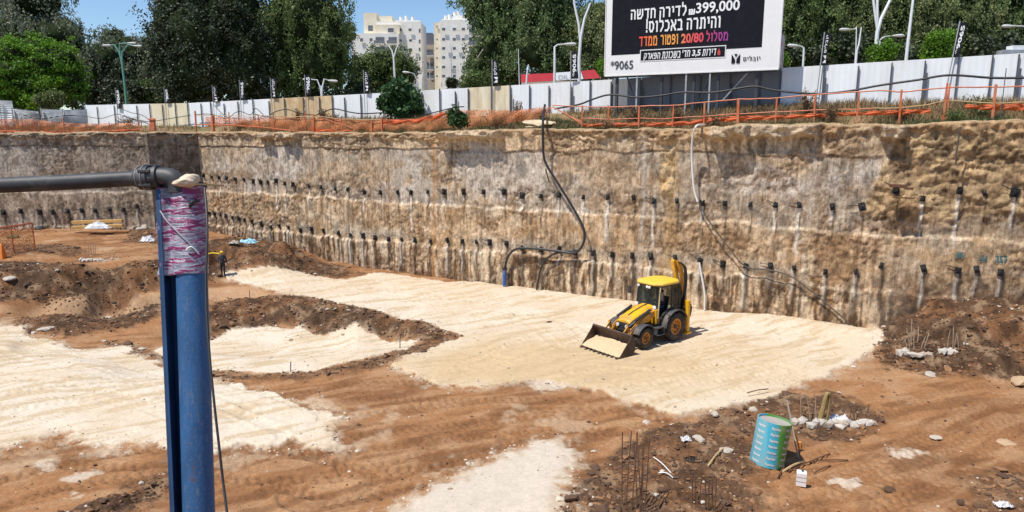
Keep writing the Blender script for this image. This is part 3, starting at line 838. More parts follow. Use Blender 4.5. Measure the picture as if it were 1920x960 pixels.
for i in range(len(FPX) - 1):
    a, b = FPX[i], FPX[i + 1]
    sa, sb = off_s(a, FENCE_OFF), off_s(b, FENCE_OFF)
    za = float(off_pt(a, FTOP(a), FENCE_OFF)[2]); zb = float(off_pt(b, FTOP(b), FENCE_OFF)[2])
    # trapezoidal corrugation
    n = max(4, int((sb - sa) / .07)); ss = np.linspace(sa + .005, sb - .005, n)
    w = np.tile([0, .006, .006, 0], n // 4 + 1)[:n]
    P = []; 
    for j in range(n):
        top = za + (zb - za) * (ss[j] - sa) / (sb - sa)
        gb = uz(*off_w(ss[j], FENCE_OFF, 0)[:2]) - .12 if j % 6 == 0 or j == n - 1 else gb
        for zz in (gb, top): P.append(rel(wall_pt(ss[j], zz, -FENCE_OFF + w[j]), floc))
    F = [(2*j, 2*j+2, 2*j+3, 2*j+1) for j in range(n - 1)]
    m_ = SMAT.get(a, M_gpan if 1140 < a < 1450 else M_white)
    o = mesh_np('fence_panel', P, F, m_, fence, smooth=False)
    if m_ is M_cream: o['label'] = 'cream stained fence panel'
    if m_ is M_gpan: o['label'] = 'darker fence panel under the billboard'
    if m_ is M_tan: o['label'] = 'rust stained tan fence panel'
    mb = MB(); tp = rr.uniform(-.25, .05) if a not in (164,) else .25
    p0 = wall_pt(sa, uz(*off_w(sa, FENCE_OFF, 0)[:2]) - .2, -FENCE_OFF + .1); p1 = wall_pt(sa, za + tp, -FENCE_OFF + .1)
    mb.bar(rel(p0, floc), rel(p1, floc), .075, .075, up=tuple(WN3)); mb.build('fence_post', M_post, fence, smooth=False)
    if i % 3 == 0 and a > 780:
        mb = MB(); mb.bar(rel(wall_pt(sa + .12, p0[2], -FENCE_OFF + .16), floc), rel(wall_pt(sa + .12, p0[2] + (za - p0[2]) * .72, -FENCE_OFF + .16), floc), .09, .04, up=tuple(WN3)); mb.build('fence_post', M_post, fence, smooth=False)
# grey corrugated fence at far left
FL = [(-40,186,71.0),(0,188,71.0),(22,189,71.2),(24,203,71.2),(74,209,71.5),(78,204,71.6),(118,206,72),(163,205,72.8)]
lf = empty('corrugated_fence', tuple(at(80, 240, 71.5)), 0, 'grey corrugated sheet fence of uneven height at far left, beside the white hoarding', 'fence')
ll = np.array(lf.location)
for i in range(len(FL) - 1):
    (a, ya, Da), (b, yb, Db) = FL[i], FL[i + 1]
    if b - a < 5: continue
    ta, tb = at(a, ya, Da), at(b, yb, Db); n = 60; V = []
    for j in range(n):
        f = j / (n - 1)
        for k in (0, 1):
            p = ta + (tb - ta) * k; gb = uz(p[0], p[1]) - .1
            q = np.array([p[0], p[1] - (.035 if (j // 2) % 2 else 0) - .12 * math.sin(f * 5 + i) * (k if i % 2 else 1 - k) * f, gb + (p[2] - gb) * f]); V.append(rel(q, ll))
    F = [(2*j, 2*j+1, 2*j+3, 2*j+2) for j in range(n - 1)]
    mesh_np('fence_panel', V, F, M_white if i < 2 else M_gsheet, lf, smooth=False)
    mb = MB(); p = ta; mb.bar(rel((p[0], p[1] - .15, uz(p[0], p[1]) - .2), ll), rel((p[0], p[1] - .15, p[2] + .1), ll), .08); mb.build('fence_post', M_galv, lf, smooth=False)

# ------------------------------------------------------------------ lettering
_txt = {}
def text_mesh(body, bold=0.0, shear=0.0):
    key = (body, bold, shear)
    if key not in _txt:
        cu = bpy.data.curves.new('letters', 'FONT'); cu.body = body; cu.size = 1.0; cu.offset = bold; cu.shear = shear; cu.resolution_u = 3; cu.fill_mode = 'FRONT'
        o = bpy.data.objects.new('letters', cu); COL.objects.link(o)
        dg = bpy.context.evaluated_depsgraph_get(); dg.update()
        me = bpy.data.meshes.new_from_object(o.evaluated_get(dg))
        V = np.array([v.co[:2] for v in me.vertices]); F = [tuple(p.vertices) for p in me.polygons]
        bpy.data.objects.remove(o); bpy.data.curves.remove(cu); bpy.data.meshes.remove(me)
        lo = V.min(0); hi = V.max(0)
        _txt[key] = ((V - lo) / (hi - lo), F, (hi - lo))
    return _txt[key]
HEB = {'ד': (.62, [[(0, 1), (1, 1)], [(.80, 1), (.80, 0)]]), 'ר': (.55, [[(0, 1), (.75, 1), (1, .8), (1, 0)]]), 'ה': (.62, [[(0, 1), (.75, 1), (1, .8), (1, 0)], [(.05, .6), (.05, 0)]]),
 'ח': (.62, [[(0, 0), (0, 1), (.75, 1), (1, .8), (1, 0)]]), 'ת': (.68, [[(.12, 1), (.8, 1), (1, .8), (1, 0)], [(.22, 1), (.22, 0), (0, 0)]]), 'ש': (.8, [[(0, 1), (.1, 0), (.7, 0), (1, .35), (1, 1)], [(.52, 1), (.5, .5), (.12, .33)]]),
 'ו': (.30, [[(.1, 1), (.7, 1), (1, .85), (1, 0)]]), 'י': (.30, [[(.1, 1), (.7, 1), (1, .85), (1, .48)]]), 'ב': (.6, [[(0, 1), (.65, 1), (.85, .8), (.85, 0)], [(0, 0), (1, 0)]]), 'כ': (.55, [[(0, 1), (.6, 1), (1, .75), (1, .25), (.6, 0), (0, 0)]]),
 'ל': (.55, [[(0, 1.38), (0, 1), (.8, 1), (1, .8), (1, .45), (.4, 0)]]), 'א': (.65, [[(0, 1), (1, 0)], [(1, 1), (.95, .65), (.66, .42)], [(0, 0), (.05, .35), (.34, .58)]]), 'ס': (.65, [[(0, 1), (.7, 1), (1, .75), (1, .35), (.7, 0), (.35, 0), (.1, .25), (.1, 1)]]),
 'ם': (.62, [[(0, 1), (.8, 1), (1, .85), (1, 0), (.08, 0), (.08, 1)]]), 'מ': (.68, [[(0, 1), (.14, .7), (0, 0)], [(.14, .7), (.4, 1), (.75, 1), (1, .75), (1, 0), (.5, 0)]]), 'פ': (.6, [[(.5, .5), (.05, .5), (.05, 1), (.65, 1), (1, .75), (1, .25), (.65, 0), (0, 0)]]),
 'ט': (.65, [[(.35, .75), (.6, 1), (1, .8), (1, .2), (.75, 0), (0, 0), (0, 1)]]), 'נ': (.42, [[(.2, 1), (1, 1), (1, 0), (0, 0)]]), 'ק': (.62, [[(0, 1), (.75, 1), (1, .8), (.95, .45), (.7, .1)], [(.05, .6), (.05, -.35)]]), "'": (.16, [[(.5, 1.1), (.5, .75)]]), '!': (.16, [[(.5, 1.3), (.5, .4)], [(.5, .06), (.5, .0)]])}
def heb_mesh(body, t=.17, shear=0.0):
    V = []; F = []; x0 = 0.0; k = 0
    for ch in body:
        if ch == ' ': x0 += .32; continue
        w, lines = HEB[ch]; w = max(w, t)
        for ln in lines:
            P = [Vector((x0 + t / 2 + x * (w - t), t / 2 + y * (1 - t))) for x, y in ln]
            for a, b in zip(P[:-1], P[1:]):
                d = b - a; d.normalize(); n = Vector((-d.y, d.x)) * t / 2; e = d * t / 2; i = len(V)
                V += [(*(a - e - n), k), (*(b + e - n), k), (*(b + e + n), k), (*(a - e + n), k)]; F.append((i, i + 1, i + 2, i + 3)); k = (k + 1) % 12
        x0 += w + .15
    V = np.array(V); V[:, 0] += shear * V[:, 1]; V[:, 0] = (V[:, 0] - V[:, 0].min()) / (V[:, 0].max() - V[:, 0].min())
    return V, F, None
def letters(name, body, m, parent, fn, bold=.02, shear=0.0, rot=False):
    """fn maps (a,b) in 0..1 to a local 3-D point"""
    heb = any(ch in HEB for ch in body); V, F, _s = heb_mesh(body.strip(), .17, shear) if heb else text_mesh(body, bold, shear)
    K = V[:, 2] * .0009 if heb else np.zeros(len(V)); V = V[:, :2]
    if rot: V = np.stack([1 - V[:, 1], V[:, 0]], -1)
    me = bpy.data.meshes.new(name); me.from_pydata([tuple(np.asarray(fn(a, b)) + WN3 * k) for (a, b), k in zip(V, K)], [], F)
    me.materials.append(m); o = bpy.data.objects.new(name, me); COL.objects.link(o); o.parent = parent
    return o

# ------------------------------------------------------------------ billboard
BO = 3.3
s0, s1 = off_s(1132, BO), off_s(1451, BO)
bl0 = off_pt(1132, 143.5, BO); br0 = off_pt(1451, 127.5, BO)
BZ0 = (bl0[2] + br0[2]) / 2; BZ1 = BZ0 + 4.85
bb = empty('billboard', tuple(wall_pt((s0 + s1) / 2, fence_base(8), -BO)), 0, 'big white framed advertising billboard with black poster on steel legs above the pit', 'billboard')
bo = np.array(bb.location)
def bp(s, z, n=0): return rel(wall_pt(s, z, -BO + n), bo)
M_bwhite = mat('poster_white', (.80, .79, .78), .45, .03, 2)
M_bblack = mat('poster_black', (.013, .014, .020), .85, .2, 3, spec=.1)
M_ink = mat('poster_ink', (.05, .05, .055), .45, .1, 3)
M_lwhite = mat('letter_white', (.82, .82, .82), .5, .03, 3)
M_lred = mat('letter_red', (.55, .06, .05), .5, .1, 3)
M_grad, t_, b_, o_ = nt('letter_gradient')
tc = t_.nodes.new('ShaderNodeTexCoord'); sp = t_.nodes.new('ShaderNodeVectorMath'); sp.operation = 'DOT_PRODUCT'; t_.links.new(tc.outputs['Object'], sp.inputs[0]); sp.inputs[1].default_value = tuple(WD) + (0,)
mr_ = t_.nodes.new('ShaderNodeMapRange'); t_.links.new(sp.outputs['Value'], mr_.inputs[0]); mr_.inputs[1].default_value = off_s(1198, BO) - (s0 + s1) / 2; mr_.inputs[2].default_value = off_s(1365, BO) - (s0 + s1) / 2
t_.links.new(ramp(t_, mr_.outputs[0], [(0, (.85, .10, .05)), (.22, (.85, .35, .06)), (.42, (.85, .38, .08)), (.5, (.75, .12, .08)), (.68, (.68, .06, .10)), (.8, (.45, .05, .22)), (1, (.25, .05, .30))]), b_.inputs['Base Color'])
def slab(mb, sa, sb, za, zb, n0, n1):
    P = [bp(s, z, n) for n in (n0, n1) for z in (za, zb) for s in (sa, sb)]
    mb.add(P, [(0, 1, 3, 2), (4, 6, 7, 5), (0, 4, 5, 1), (2, 3, 7, 6), (0, 2, 6, 4), (1, 5, 7, 3)])
mb = MB(); slab(mb, s0, s1, BZ0, BZ1, -.12, 0); mb.build('panel', M_bwhite, bb, smooth=False)
mb = MB()
for (a, b, c, d) in ((s0 - .03, s1 + .03, BZ0 - .06, BZ0 - .003), (s0 - .03, s1 + .03, BZ1 + .003, BZ1 + .06)): slab(mb, a, b, c, d, -.14, .03)
for a in (s0 - .063, s1 + .003): slab(mb, a, a + .06, BZ0, BZ1, -.14, .03)
mb.build('frame', mat('frame_white', (.72, .71, .69), .5, .08, 4), bb, smooth=False)
def bz(zx, zy):
    p = off_pt(1120 + zx / 5.3333, zy / 5.3333, BO)
    return float(np.dot(p[:2] - C0, WD)), float(p[2])
def quadfn(zl, ybl, ytl, zr, ybr, ytr, n):
    a = bz(zl, ybl); b = bz(zl, ytl); c = bz(zr, ybr); d = bz(zr, ytr)
    # keep lines level: mean heights
    lo = (a[1] + c[1]) / 2; hi = (b[1] + d[1]) / 2
    return (lambda x, y: bp(a[0] + (c[0] - a[0]) * x, lo + (hi - lo) * y, n)), (a[0], c[0], lo, hi)
_, (pa, pb, pl, ph) = quadfn(140, 557, 55, 1645, 466, -30, 0)
mb = MB(); slab(mb, pa, pb, pl, BZ1 - .28, .002, .012); mb.build('black_poster', M_bblack, bb, smooth=False)
rv = lambda s: s[::-1]
def line(body, q, m, bold=.03, shear=0.0): letters('lettering', body, m, bb, quadfn(*q, .03)[0], bold, shear)
line(rv('לדירה חדשה'), (335, 195, 88, 893, 160, 62), M_lwhite, .02)
line('₪', (915, 150, 92, 977, 146, 88), M_lwhite, .03)
line('399,000', (985, 152, 35, 1422, 118, -12), M_lwhite, .02)
line('!' + rv('והיתרה באכלוס'), (488, 328, 222, 1232, 275, 152), M_lwhite, .02)
line(rv('ממדד') + ' ', (418, 468, 370, 600, 452, 355), M_grad, .03)
line(rv('ופטור'), (632, 452, 352, 808, 440, 338), M_grad, .03)
line('20/80', (838, 436, 340, 1062, 420, 322), M_grad, .03)
line(rv('מסלול'), (1088, 418, 335, 1308, 405, 316), M_grad, .03)
_, (xa, xb, xl, xh) = quadfn(425, 622, 500, 1283, 570, 452, 0)
mb = MB(); slab(mb, xa, xb, xl, xh, .003, .020); mb.build('strip_border', M_bwhite, bb, smooth=False)
mb = MB(); slab(mb, xa + .05, xb - .05, xl + .05, xh - .05, .0, .024); mb.build('strip', M_bblack, bb, smooth=False)
line(rv('הפארק'), (462, 597, 535, 632, 585, 524), M_lwhite, .03, .15)
line(rv('בשכונת'), (645, 588, 518, 832, 578, 508), M_lwhite, .03, .15)
line("'" + rv('חד'), (850, 572, 505, 930, 568, 500), M_lwhite, .03, .15)
line('3,5', (946, 572, 500, 1032, 566, 494), M_lwhite, .03, .1)
line(rv('דירות'), (1048, 560, 492, 1190, 553, 486), M_lwhite, .03, .15)
fn, _ = quadfn(1198, 556, 482, 1232, 554, 480, .03)
mesh_np('drop_mark', [fn(.5, 1), fn(.05, .45), fn(.1, .15), fn(.5, 0), fn(.9, .15), fn(.95, .45)], [(0, 1, 2, 3), (0, 3, 4, 5)], M_lred, bb, smooth=False)
line('*9065', (132, 698, 608, 358, 690, 600), M_ink, .012)
fn, _ = quadfn(1340, 638, 543, 1425, 630, 537, .03)
for poly in ([(0, 0), (0, 1), (.42, .42), (.42, 0)], [(.58, 0), (.58, .42), (1, 1), (1, 0)], [(.3, 1), (.7, 1), (.5, .66), (.5, .66)]):
    mesh_np('logo_mark', [fn(*p) for p in poly], [(0, 1, 2, 3)] if poly[2] != poly[3] else [(0, 1, 2)], M_bblack, bb, smooth=False)
line(rv('יובלים'), (1458, 612, 575, 1630, 602, 563), M_bblack, .01)
# legs, rails and back braces
M_steel = mat('dark_steel', (.06, .062, .072), .55, .3, 5, .3)
gz0 = lambda s, off: uz(*wall_pt(s, 0, -off)[:2])
def bpx(px): return off_s(px, BO)
for px in (1152, 1235, 1295, 1340, 1412):
    s = bpx(px); mb = MB(); mb.bar(bp(s, gz0(s, BO) - .3, -.25), bp(s, BZ1 - .2, -.25), .16, .16, up=tuple(WN3)); mb.build('leg', M_steel, bb, smooth=False)
for px in (1191, 1282, 1326):
    s = bpx(px); mb = MB(); mb.bar(bp(s, gz0(s, BO) - .3, -.06), bp(s, BZ0 + .1, -.06), .09, .09, up=tuple(WN3)); o = mb.build('leg', M_galv, bb, smooth=False); o['label'] = 'thin pale leg'
for (a, za, b, zb_) in ((1168, 13.4, 1188, 11.5), (1330, 13.3, 1300, 11.4), (1400, 13.4, 1345, 11.6)):
    mb = MB(); mb.bar(bp(bpx(a), za, -.28), bp(bpx(b), zb_, -.5), .07, .07, up=tuple(WN3)); mb.build('brace', M_steel if a < 1390 else M_galv, bb, smooth=False)
mb = MB(); mb.bar(bp(s0 + .1, BZ0 - .1, -.2), bp(s1 - .1, BZ0 - .1, -.2), .1, .12, up=tuple(WN3)); mb.build('beam', M_steel, bb, smooth=False)
# second poster face, turned away, seen past the right edge
M_art, t_, b_, o_ = nt('poster_colours')
t_.links.new(ramp(t_, noise(t_, 1.3, 2, .5), [(.3, (.62, .66, .72)), (.45, (.5, .05, .05)), (.55, (.65, .68, .72)), (.65, (.1, .25, .35)), (.75, (.4, .25, .15))]), b_.inputs['Base Color'])
A1 = at(1453, 120, 40.3); A2 = at(1466, 120, 43.3)
pz = (BZ0 + .1, float(at(1460, 60, 41)[2]))
sg = empty('street_poster', (A1[0], A1[1], uz(A1[0], A1[1])), 0, 'narrow red and blue poster panel seen edge-on just right of the big billboard', 'poster')
so = np.array(sg.location); mb = MB()
dv = (A2 - A1); dv[2] = 0; dv /= np.linalg.norm(dv); nv = np.array([dv[1], -dv[0], 0])
for k in (0, 1):
    for zz in pz:
        for e in (A1, A2): mb.v.append(rel((e[0] + nv[0] * .08 * k, e[1] + nv[1] * .08 * k, zz), so))
mb.f = [(0, 1, 3, 2), (4, 6, 7, 5), (0, 4, 5, 1), (2, 3, 7, 6), (0, 2, 6, 4), (1, 5, 7, 3)]; mb.m = [0] * 6
mb.build('panel', M_art, sg, smooth=False)
mb = MB(); mb.bar(rel((A1[0], A1[1], uz(A1[0], A1[1]) - .2), so), rel((A1[0], A1[1], pz[1]), so), .1); mb.build('post', M_steel, sg, smooth=False)
mb = MB(); mb.bar(rel((A2[0], A2[1], uz(A2[0], A2[1]) - .2), so), rel((A2[0], A2[1], pz[0]), so), .1); mb.build('post', M_steel, sg, smooth=False)

# ------------------------------------------------------------------ banner flags on the fence
M_flag = mat('flag_cloth', (.02, .021, .027), .9, .25, 4, spec=.1)
WHERE = {220: 'leftmost flag above the white hoarding, nearest the grey corrugated fence', 310: 'second flag from the left, in front of the dark tree edge', 400: 'flag with logo left of the number flag, below the huge dark tree',
         451: 'white number reading upward on black flag below the huge dark tree', 509: 'flag just left of the rust stained panels', 573: 'flag with number standing among the rust stained panels', 683: 'flag left of the round green shrub',
         923: 'flag beside the cream stained panel right of the white towers', 1070: 'number flag in front of the red shop roof', 1537: 'dark leaning flag right of the billboard', 1783: 'rightmost leaning flag, on the tallest post'}
BAN = [(220,165,204,1),(310,165,193,1),(400,161,192,0),(451,151,187,1),(509,147,183,0),(573,141,178,1),(683,133,173,0),(923,113,158,0),(1070,97,148,1),(1537,63,122,0),(1783,43,107,1)]
for k, (px, yt, yb, num) in enumerate(BAN):
    o_f = FENCE_OFF - .18
    p0 = off_pt(px, yb, o_f); p1 = off_pt(px, yt, o_f)
    s = float(np.dot(p0[:2] - C0, WD)); base = uz(p0[0], p0[1])
    lean = {1537: .12, 1783: .22}.get(px, 0.0)
    fl = empty('banner_flag', (p0[0], p0[1], base), 0, 'black banner, ' + WHERE[px], 'flag', 'banner flags along the hoarding fence')
    f0 = np.array(fl.location)
    mb = MB(); mb.tube([rel(wall_pt(s - lean * .6, base - .2, -o_f), f0), rel(wall_pt(s + lean, p1[2] + .06, -o_f), f0)], .03, 8); mb.build('pole', M_galv, fl)
    w = .30 if px > 1500 else (.5 if px > 600 else .66)
    H = p1[2] - p0[2]
    nx_, nz_ = 9, 14; V = []
    def fp(a, b, dn=0):
        n = .05 * math.sin(a * 3.0 + b * 4 + k) * a
        return rel(wall_pt(s + .035 + lean * (b * .8 + .2) + a * w * (.93 + .07 * math.sin(b * 5 + k)), p0[2] + b * H, -o_f + n + dn), f0)
    for j in range(nz_):
        for i in range(nx_): V.append(fp(i / (nx_ - 1), j / (nz_ - 1)))
    mesh_np('cloth', V, grid_faces(nz_, nx_), M_flag, fl)
    if num: letters('lettering', '*9065', M_lwhite, fl, lambda a, b: fp(.2 + a * .6, .08 + b * .82, .02), .03, 0, True)
    else:
        letters('lettering', rv('יובלים'), M_lwhite, fl, lambda a, b: fp(.3 + a * .42, .38 + b * .55, .02), .03, 0, True)
        for poly in ([(0, 0), (0, 1), (.42, .42), (.42, 0)], [(.58, 0), (.58, .42), (1, 1), (1, 0)]):
            mesh_np('logo_mark', [fp(.22 + (1 - q) * .58, .06 + p * .24, .02) for p, q in poly], [(0, 1, 2, 3)], M_lwhite, fl, smooth=False)

# ------------------------------------------------------------------ buildings
M_stone = mat('pale_stone', (.86, .83, .78), .85, .05, .6, 0, 0, dirt=(.70, .63, .52), dirt_amt=.3)
M_stone2 = mat('cream_render', (.76, .68, .53), .85, .08, .6)
M_pink = mat('pinkish_render', (.52, .41, .30), .85, .1, .6)
M_glass = mat('window_glass', (.13, .135, .15), .15, .3, .5)
M_sill = mat('window_sill', (.78, .75, .68), .8, .05, 2)
M_rail = mat('balcony_rail', (.20, .20, .21), .4, .2, 2)
M_slate = mat('slate_roof', (.16, .16, .19), .7, .15, 1.5)
def bld(name, D, px_mid, label):
    p = at(px_mid, 244, D); e = empty(name, (p[0], p[1], 9.5), math.atan2(-p[0], p[1]) * .0, label, 'building'); return e, np.array(e.location)
def bbox(parent, o, D, x0, x1, y0, ybot, depth, name, m, dy=0):
    a = at(x0, y0, D + dy); b = at(x1, y0, D + dy); zb = 9.5 if ybot is None else at(x0, ybot, D + dy)[2]
    mb = MB(); mb.bx(a[0] - o[0], b[0] - o[0], a[1] - o[1], a[1] - o[1] + depth, zb - o[2], a[2] - o[2])
    return mb.build(name, m, parent, smooth=False)
def window(parent, o, D, px, py, w=1.3, h=1.25, dy=0, m=None):
    p = at(px, py, D + dy); x, y, z = p - o
    mb = MB(); t = .12
    mb.bx(x - w/2 - t, x + w/2 + t, y - .14, y + .02, z - h/2 - t, z - h/2); mb.bx(x - w/2 - t, x + w/2 + t, y - .12, y + .02, z + h/2, z + h/2 + t)
    mb.bx(x - w/2 - t, x - w/2, y - .12, y + .02, z - h/2, z + h/2); mb.bx(x + w/2, x + w/2 + t, y - .12, y + .02, z - h/2, z + h/2)
    f = mb.build('window', M_sill, parent, smooth=False)
    mb = MB(); mb.bx(x - w/2, x + w/2, y - .05, y + .01, z - h/2, z + h/2); mb.build('pane', m or M_glass, f, smooth=False)
def balcony(parent, o, D, x0, x1, y, dy=0, depth=1.8):
    a = at(x0, y, D + dy); b = at(x1, y, D + dy)
    mb = MB(); mb.bx(a[0]-o[0], b[0]-o[0], a[1]-o[1]-depth, a[1]-o[1]+.02, a[2]-o[2]-.25, a[2]-o[2]); s_ = mb.build('balcony', M_stone, parent, smooth=False)
    mb = MB(); mb.bx(a[0]-o[0], b[0]-o[0], a[1]-o[1]-depth, a[1]-o[1]-depth+.08, a[2]-o[2]+.01, a[2]-o[2]+1.0); mb.build('balcony_rail', M_rail, s_, smooth=False)
    mb = MB(); mb.bx(a[0]-o[0]+.3, b[0]-o[0]-.3, a[1]-o[1]-.08, a[1]-o[1]+.01, a[2]-o[2]+.1, a[2]-o[2]+2.2); mb.build('balcony_door', M_glass, s_, smooth=False)
D1 = 220
B1, o1 = bld('apartment_building', D1, 730, 'left pale stone apartment block with stepped roof behind the round tree')
bbox(B1, o1, D1, 705, 789, 40, None, 14, 'wall', M_stone, 2)
bbox(B1, o1, D1, 741, 787, 38.2, 41, 10, 'parapet', M_stone, 2.3)
bbox(B1, o1, D1, 681, 706, 24, None, 9, 'stair_tower', M_stone2, 4)
bbox(B1, o1, D1, 705, 735, 30, 41, 8, 'roof_room', M_stone2, 5)
bbox(B1, o1, D1, 657, 747, 62.5, None, 8, 'lower_wing', M_stone, 0)
bbox(B1, o1, D1, 703, 749, 46, 63, 4, 'upper_terrace_room', M_stone2, 1)
for px, py in ((733,57),): window(B1, o1, D1, px, py, 1.9, 1.3, 1)
for px, py in ((751,56),(769,56),(752,76),(770,76),(770,93),(752,93)): window(B1, o1, D1, px, py, .95, .75, 2)
for py in (58, 78, 93, 110): window(B1, o1, D1, 787, py, .55, 1.2, 2)
for px in (678, 696): window(B1, o1, D1, px, 75, .9, 1.0, 0)
for py in (83, 101):
    balcony(B1, o1, D1, 703, 723, py); balcony(B1, o1, D1, 727, 746, py)
window(B1, o1, D1, 695, 53, 1.6, 1.8, 4)
B3, o3 = bld('apartment_building', 245, 803, 'narrow pinkish building with dark slanted roof seen between the two pale blocks')
bbox(B3, o3, 245, 790, 816, 84, None, 12, 'wall', M_pink)
a = at(790, 84, 246); b = at(796, 62, 246); c = at(814, 84, 246)
mb = MB(); mb.prism([(a[0]-o3[0], a[2]-o3[2]), (c[0]-o3[0], c[2]-o3[2]), (at(811,62,246)[0]-o3[0], b[2]-o3[2]), (b[0]-o3[0], b[2]-o3[2])], a[1]-o3[1], a[1]-o3[1]+9); mb.build('roof', M_slate, B3, smooth=False)
for py in (105, 131, 148): balcony(B3, o3, 245, 797, 814, py)
for py in (120,): window(B3, o3, 245, 800, py)
D2 = 215
B2, o2 = bld('apartment_building', D2, 850, 'right pale stone apartment block with small square windows and side balconies')
bbox(B2, o2, D2, 825, 879, 37, None, 15, 'wall', M_stone)
bbox(B2, o2, D2, 813, 826, 42, None, 10, 'side_wing', M_stone2, 2.5)
bbox(B2, o2, D2, 848, 884, 29, 38, 8, 'roof_room', M_stone, 3)
bbox(B2, o2, D2, 878, 903, 46, None, 10, 'side_wing', M_stone, 2)
for e_, oo_, DD_, xs_, yy_, dy_ in ((B1, o1, D1, (712, 722, 752, 762, 774), 37.5, 6), (B2, o2, D2, (836, 843, 866, 890), 35, 7), (B2, o2, D2, (853, 860, 875), 28.8, 6)):
    for k_, x_ in enumerate(xs_):
        p_ = at(x_, yy_, DD_ + dy_) - oo_; mb = MB(); mb.cyl((p_[0], p_[1], p_[2] - .6), (p_[0], p_[1], p_[2] + .9 + .3 * (k_ % 2)), .55, 12); mb.build('water_tank', M_sill, e_)
bbox(B2, o2, D2, 829, 876, 36, 38.2, 9, 'parapet', M_stone, .6)
for px in (832, 852, 869):
    for py in (55, 74, 91, 108, 126, 143): window(B2, o2, D2, px, py, .95, .8)
for py in (50, 74, 91, 109, 126, 143): window(B2, o2, D2, 819.5, py, .4, .6, 2.5)
window(B2, o2, D2, 884, 57, 1.8, 1.1, 2)
for py in (86, 103, 119, 136): balcony(B2, o2, D2, 878, 908 if py < 110 else 889, py, 2, 2.2)
bbox(B2, o2, D2, 880, 914, 66, 69, 3, 'balcony', M_stone, .0)
# red roofed shop behind the hoarding
sh, so_ = bld('petrol_station_shop', 75, 1050, 'low shop with bright red fascia and white sign panel behind the hoarding')
M_red = mat('red_fascia', (.62, .05, .06), .45, .08, 1.5); M_shop = mat('shop_wall', (.6, .58, .55), .7, .1, 2)
bbox(sh, so_, 75, 979, 1122, 152, None, 6, 'wall', M_shop, 1)
mb = MB()
def sq(px, y): return at(px, y, 75) - so_
P = [sq(977, 139.5), sq(1038, 137), sq(1042, 151), sq(977, 154.5)]
def thick(P, name, m, parent, d=.5):
    n = len(P); V = [tuple(p) for p in P] + [(p[0], p[1] + d, p[2]) for p in P]; mb = MB(); mb.v = V
    mb.f = [tuple(range(n)), tuple(reversed(range(n, 2*n)))] + [(k, k + n, (k + 1) % n + n, (k + 1) % n) for k in range(n)]; mb.m = [0] * len(mb.f)
    return mb.build(name, m, parent, smooth=False)
thick(P, 'fascia', M_red, sh); thick([sq(1090, 133), sq(1115, 130.5), sq(1126, 146), sq(1096, 148)], 'fascia', M_red, sh)
thick([sq(1040, 136.5), sq(1089, 133), sq(1094, 148), sq(1043, 151)], 'sign_panel', M_lwhite, sh)
letters('lettering', 'OIL', mat('sign_grey', (.45, .45, .47), .6), sh, lambda a, b: sq(1046 + a * 20, 148.5 - b * 8 - a * 1.2) + np.array([0, -.05, 0]), .01)

# ------------------------------------------------------------------ street lamps
M_lamp = mat('lamp_paint', (.62, .63, .64), .4, .08, 3); M_green = mat('green_paint', (.10, .26, .21), .5, .15, 3); M_lens = mat('lamp_lens', (.6, .6, .58), .3, .05, 3)
def lamp(D, foot, arms, r, m, label, heads=True):
    b = at(*foot, D); e = empty('street_lamp', (b[0], b[1], uz(b[0], b[1])), 0, label, 'street lamp', 'street lamps beyond the hoarding'); o = np.array(e.location)
    for k, pts in enumerate(arms):
        P = [rel(at(x, y, D), o) for x, y in pts]
        if k == 0: P = [(0, 0, 0)] + P
        mb = MB(); n = len(P); mb.tube(P, [r * (1 - .5 * i / max(1, n - 1)) for i in range(n)] if k == 0 else r * .6, 8); mb.build('pole' if k == 0 else 'arm', m, e)
        if heads:
            a, c = Vector(P[-2]), Vector(P[-1]); d = (c - a); d.z *= .3; d.normalize()
            mb = MB(); mb.tube([c - d * .1, c + d * .25, c + d * .75, c + d * .95], [r * .6, .13, .15, .05], 8); mb.build('lamp_head', M_lens, e)
    return e
lamp(88, (237,195), [[(234,160),(229,120),(224,98),(214,84),(206,85)],[(229,120),(229,98),(240,84),(252,86)],[(226,105),(224,82),(241,81)]], .16, M_green, 'green double armed street lamp standing in front of the grey eucalyptus')
lamp(92, (741,165), [[(740,140),(738,108),(735,95),(728,85)],[(738,110),(743,92),(748,82)]], .16, M_lamp, 'white forked street lamp in front of the round tree, near the pale apartment block', False)
lamp(75, (600,178), [[(604,165),(608,148),(617,151)]], .12, M_lamp, 'small white slanted lamp post over the rust stained fence panels, right one of two')
lamp(75, (605,178), [[(601,165),(595,150),(584,149)]], .1, M_lamp, 'small white slanted lamp post over the rust stained fence panels, left one of two')
lamp(78, (788,165), [[(791,148),(794,135)]], .1, M_lamp, 'short slanted white post just right of the round green shrub', False)
lamp(90, (783,165), [[(782,150),(776,138),(768,136)]], .07, M_lamp, 'thin bent lamp behind the fence between the green shrub and the right pale block')
lamp(62, (1087,150), [[(1086,110),(1089,70),(1096,35),(1107,6)],[(1088,80),(1085,45),(1077,8),(1076,-8)]], .17, M_lamp, 'tall white forked street lamp left of the billboard', False)
lamp(60, (1040,145), [[(1040,110),(1040,88),(1046,84),(1060,83)]], .12, M_lamp, 'short white single armed lamp beside the red roofed shop')
lamp(68, (984,160), [[(988,140),(991,121)]], .11, M_lamp, 'leaning pale post at the left end of the red shop fascia', False)
lamp(70, (976,160), [[(973,130),(972,92)]], .06, M_lamp, 'thin pale mast left of the red shop fascia', False)
lamp(56, (1643,108), [[(1645,60),(1652,35),(1668,2),(1674,-14)],[(1645,60),(1645,20),(1645,-16)],[(1645,55),(1640,20),(1636,-14)]], .17, M_lamp, 'tall white street lamp splitting into three curved stems right of the billboard', False)
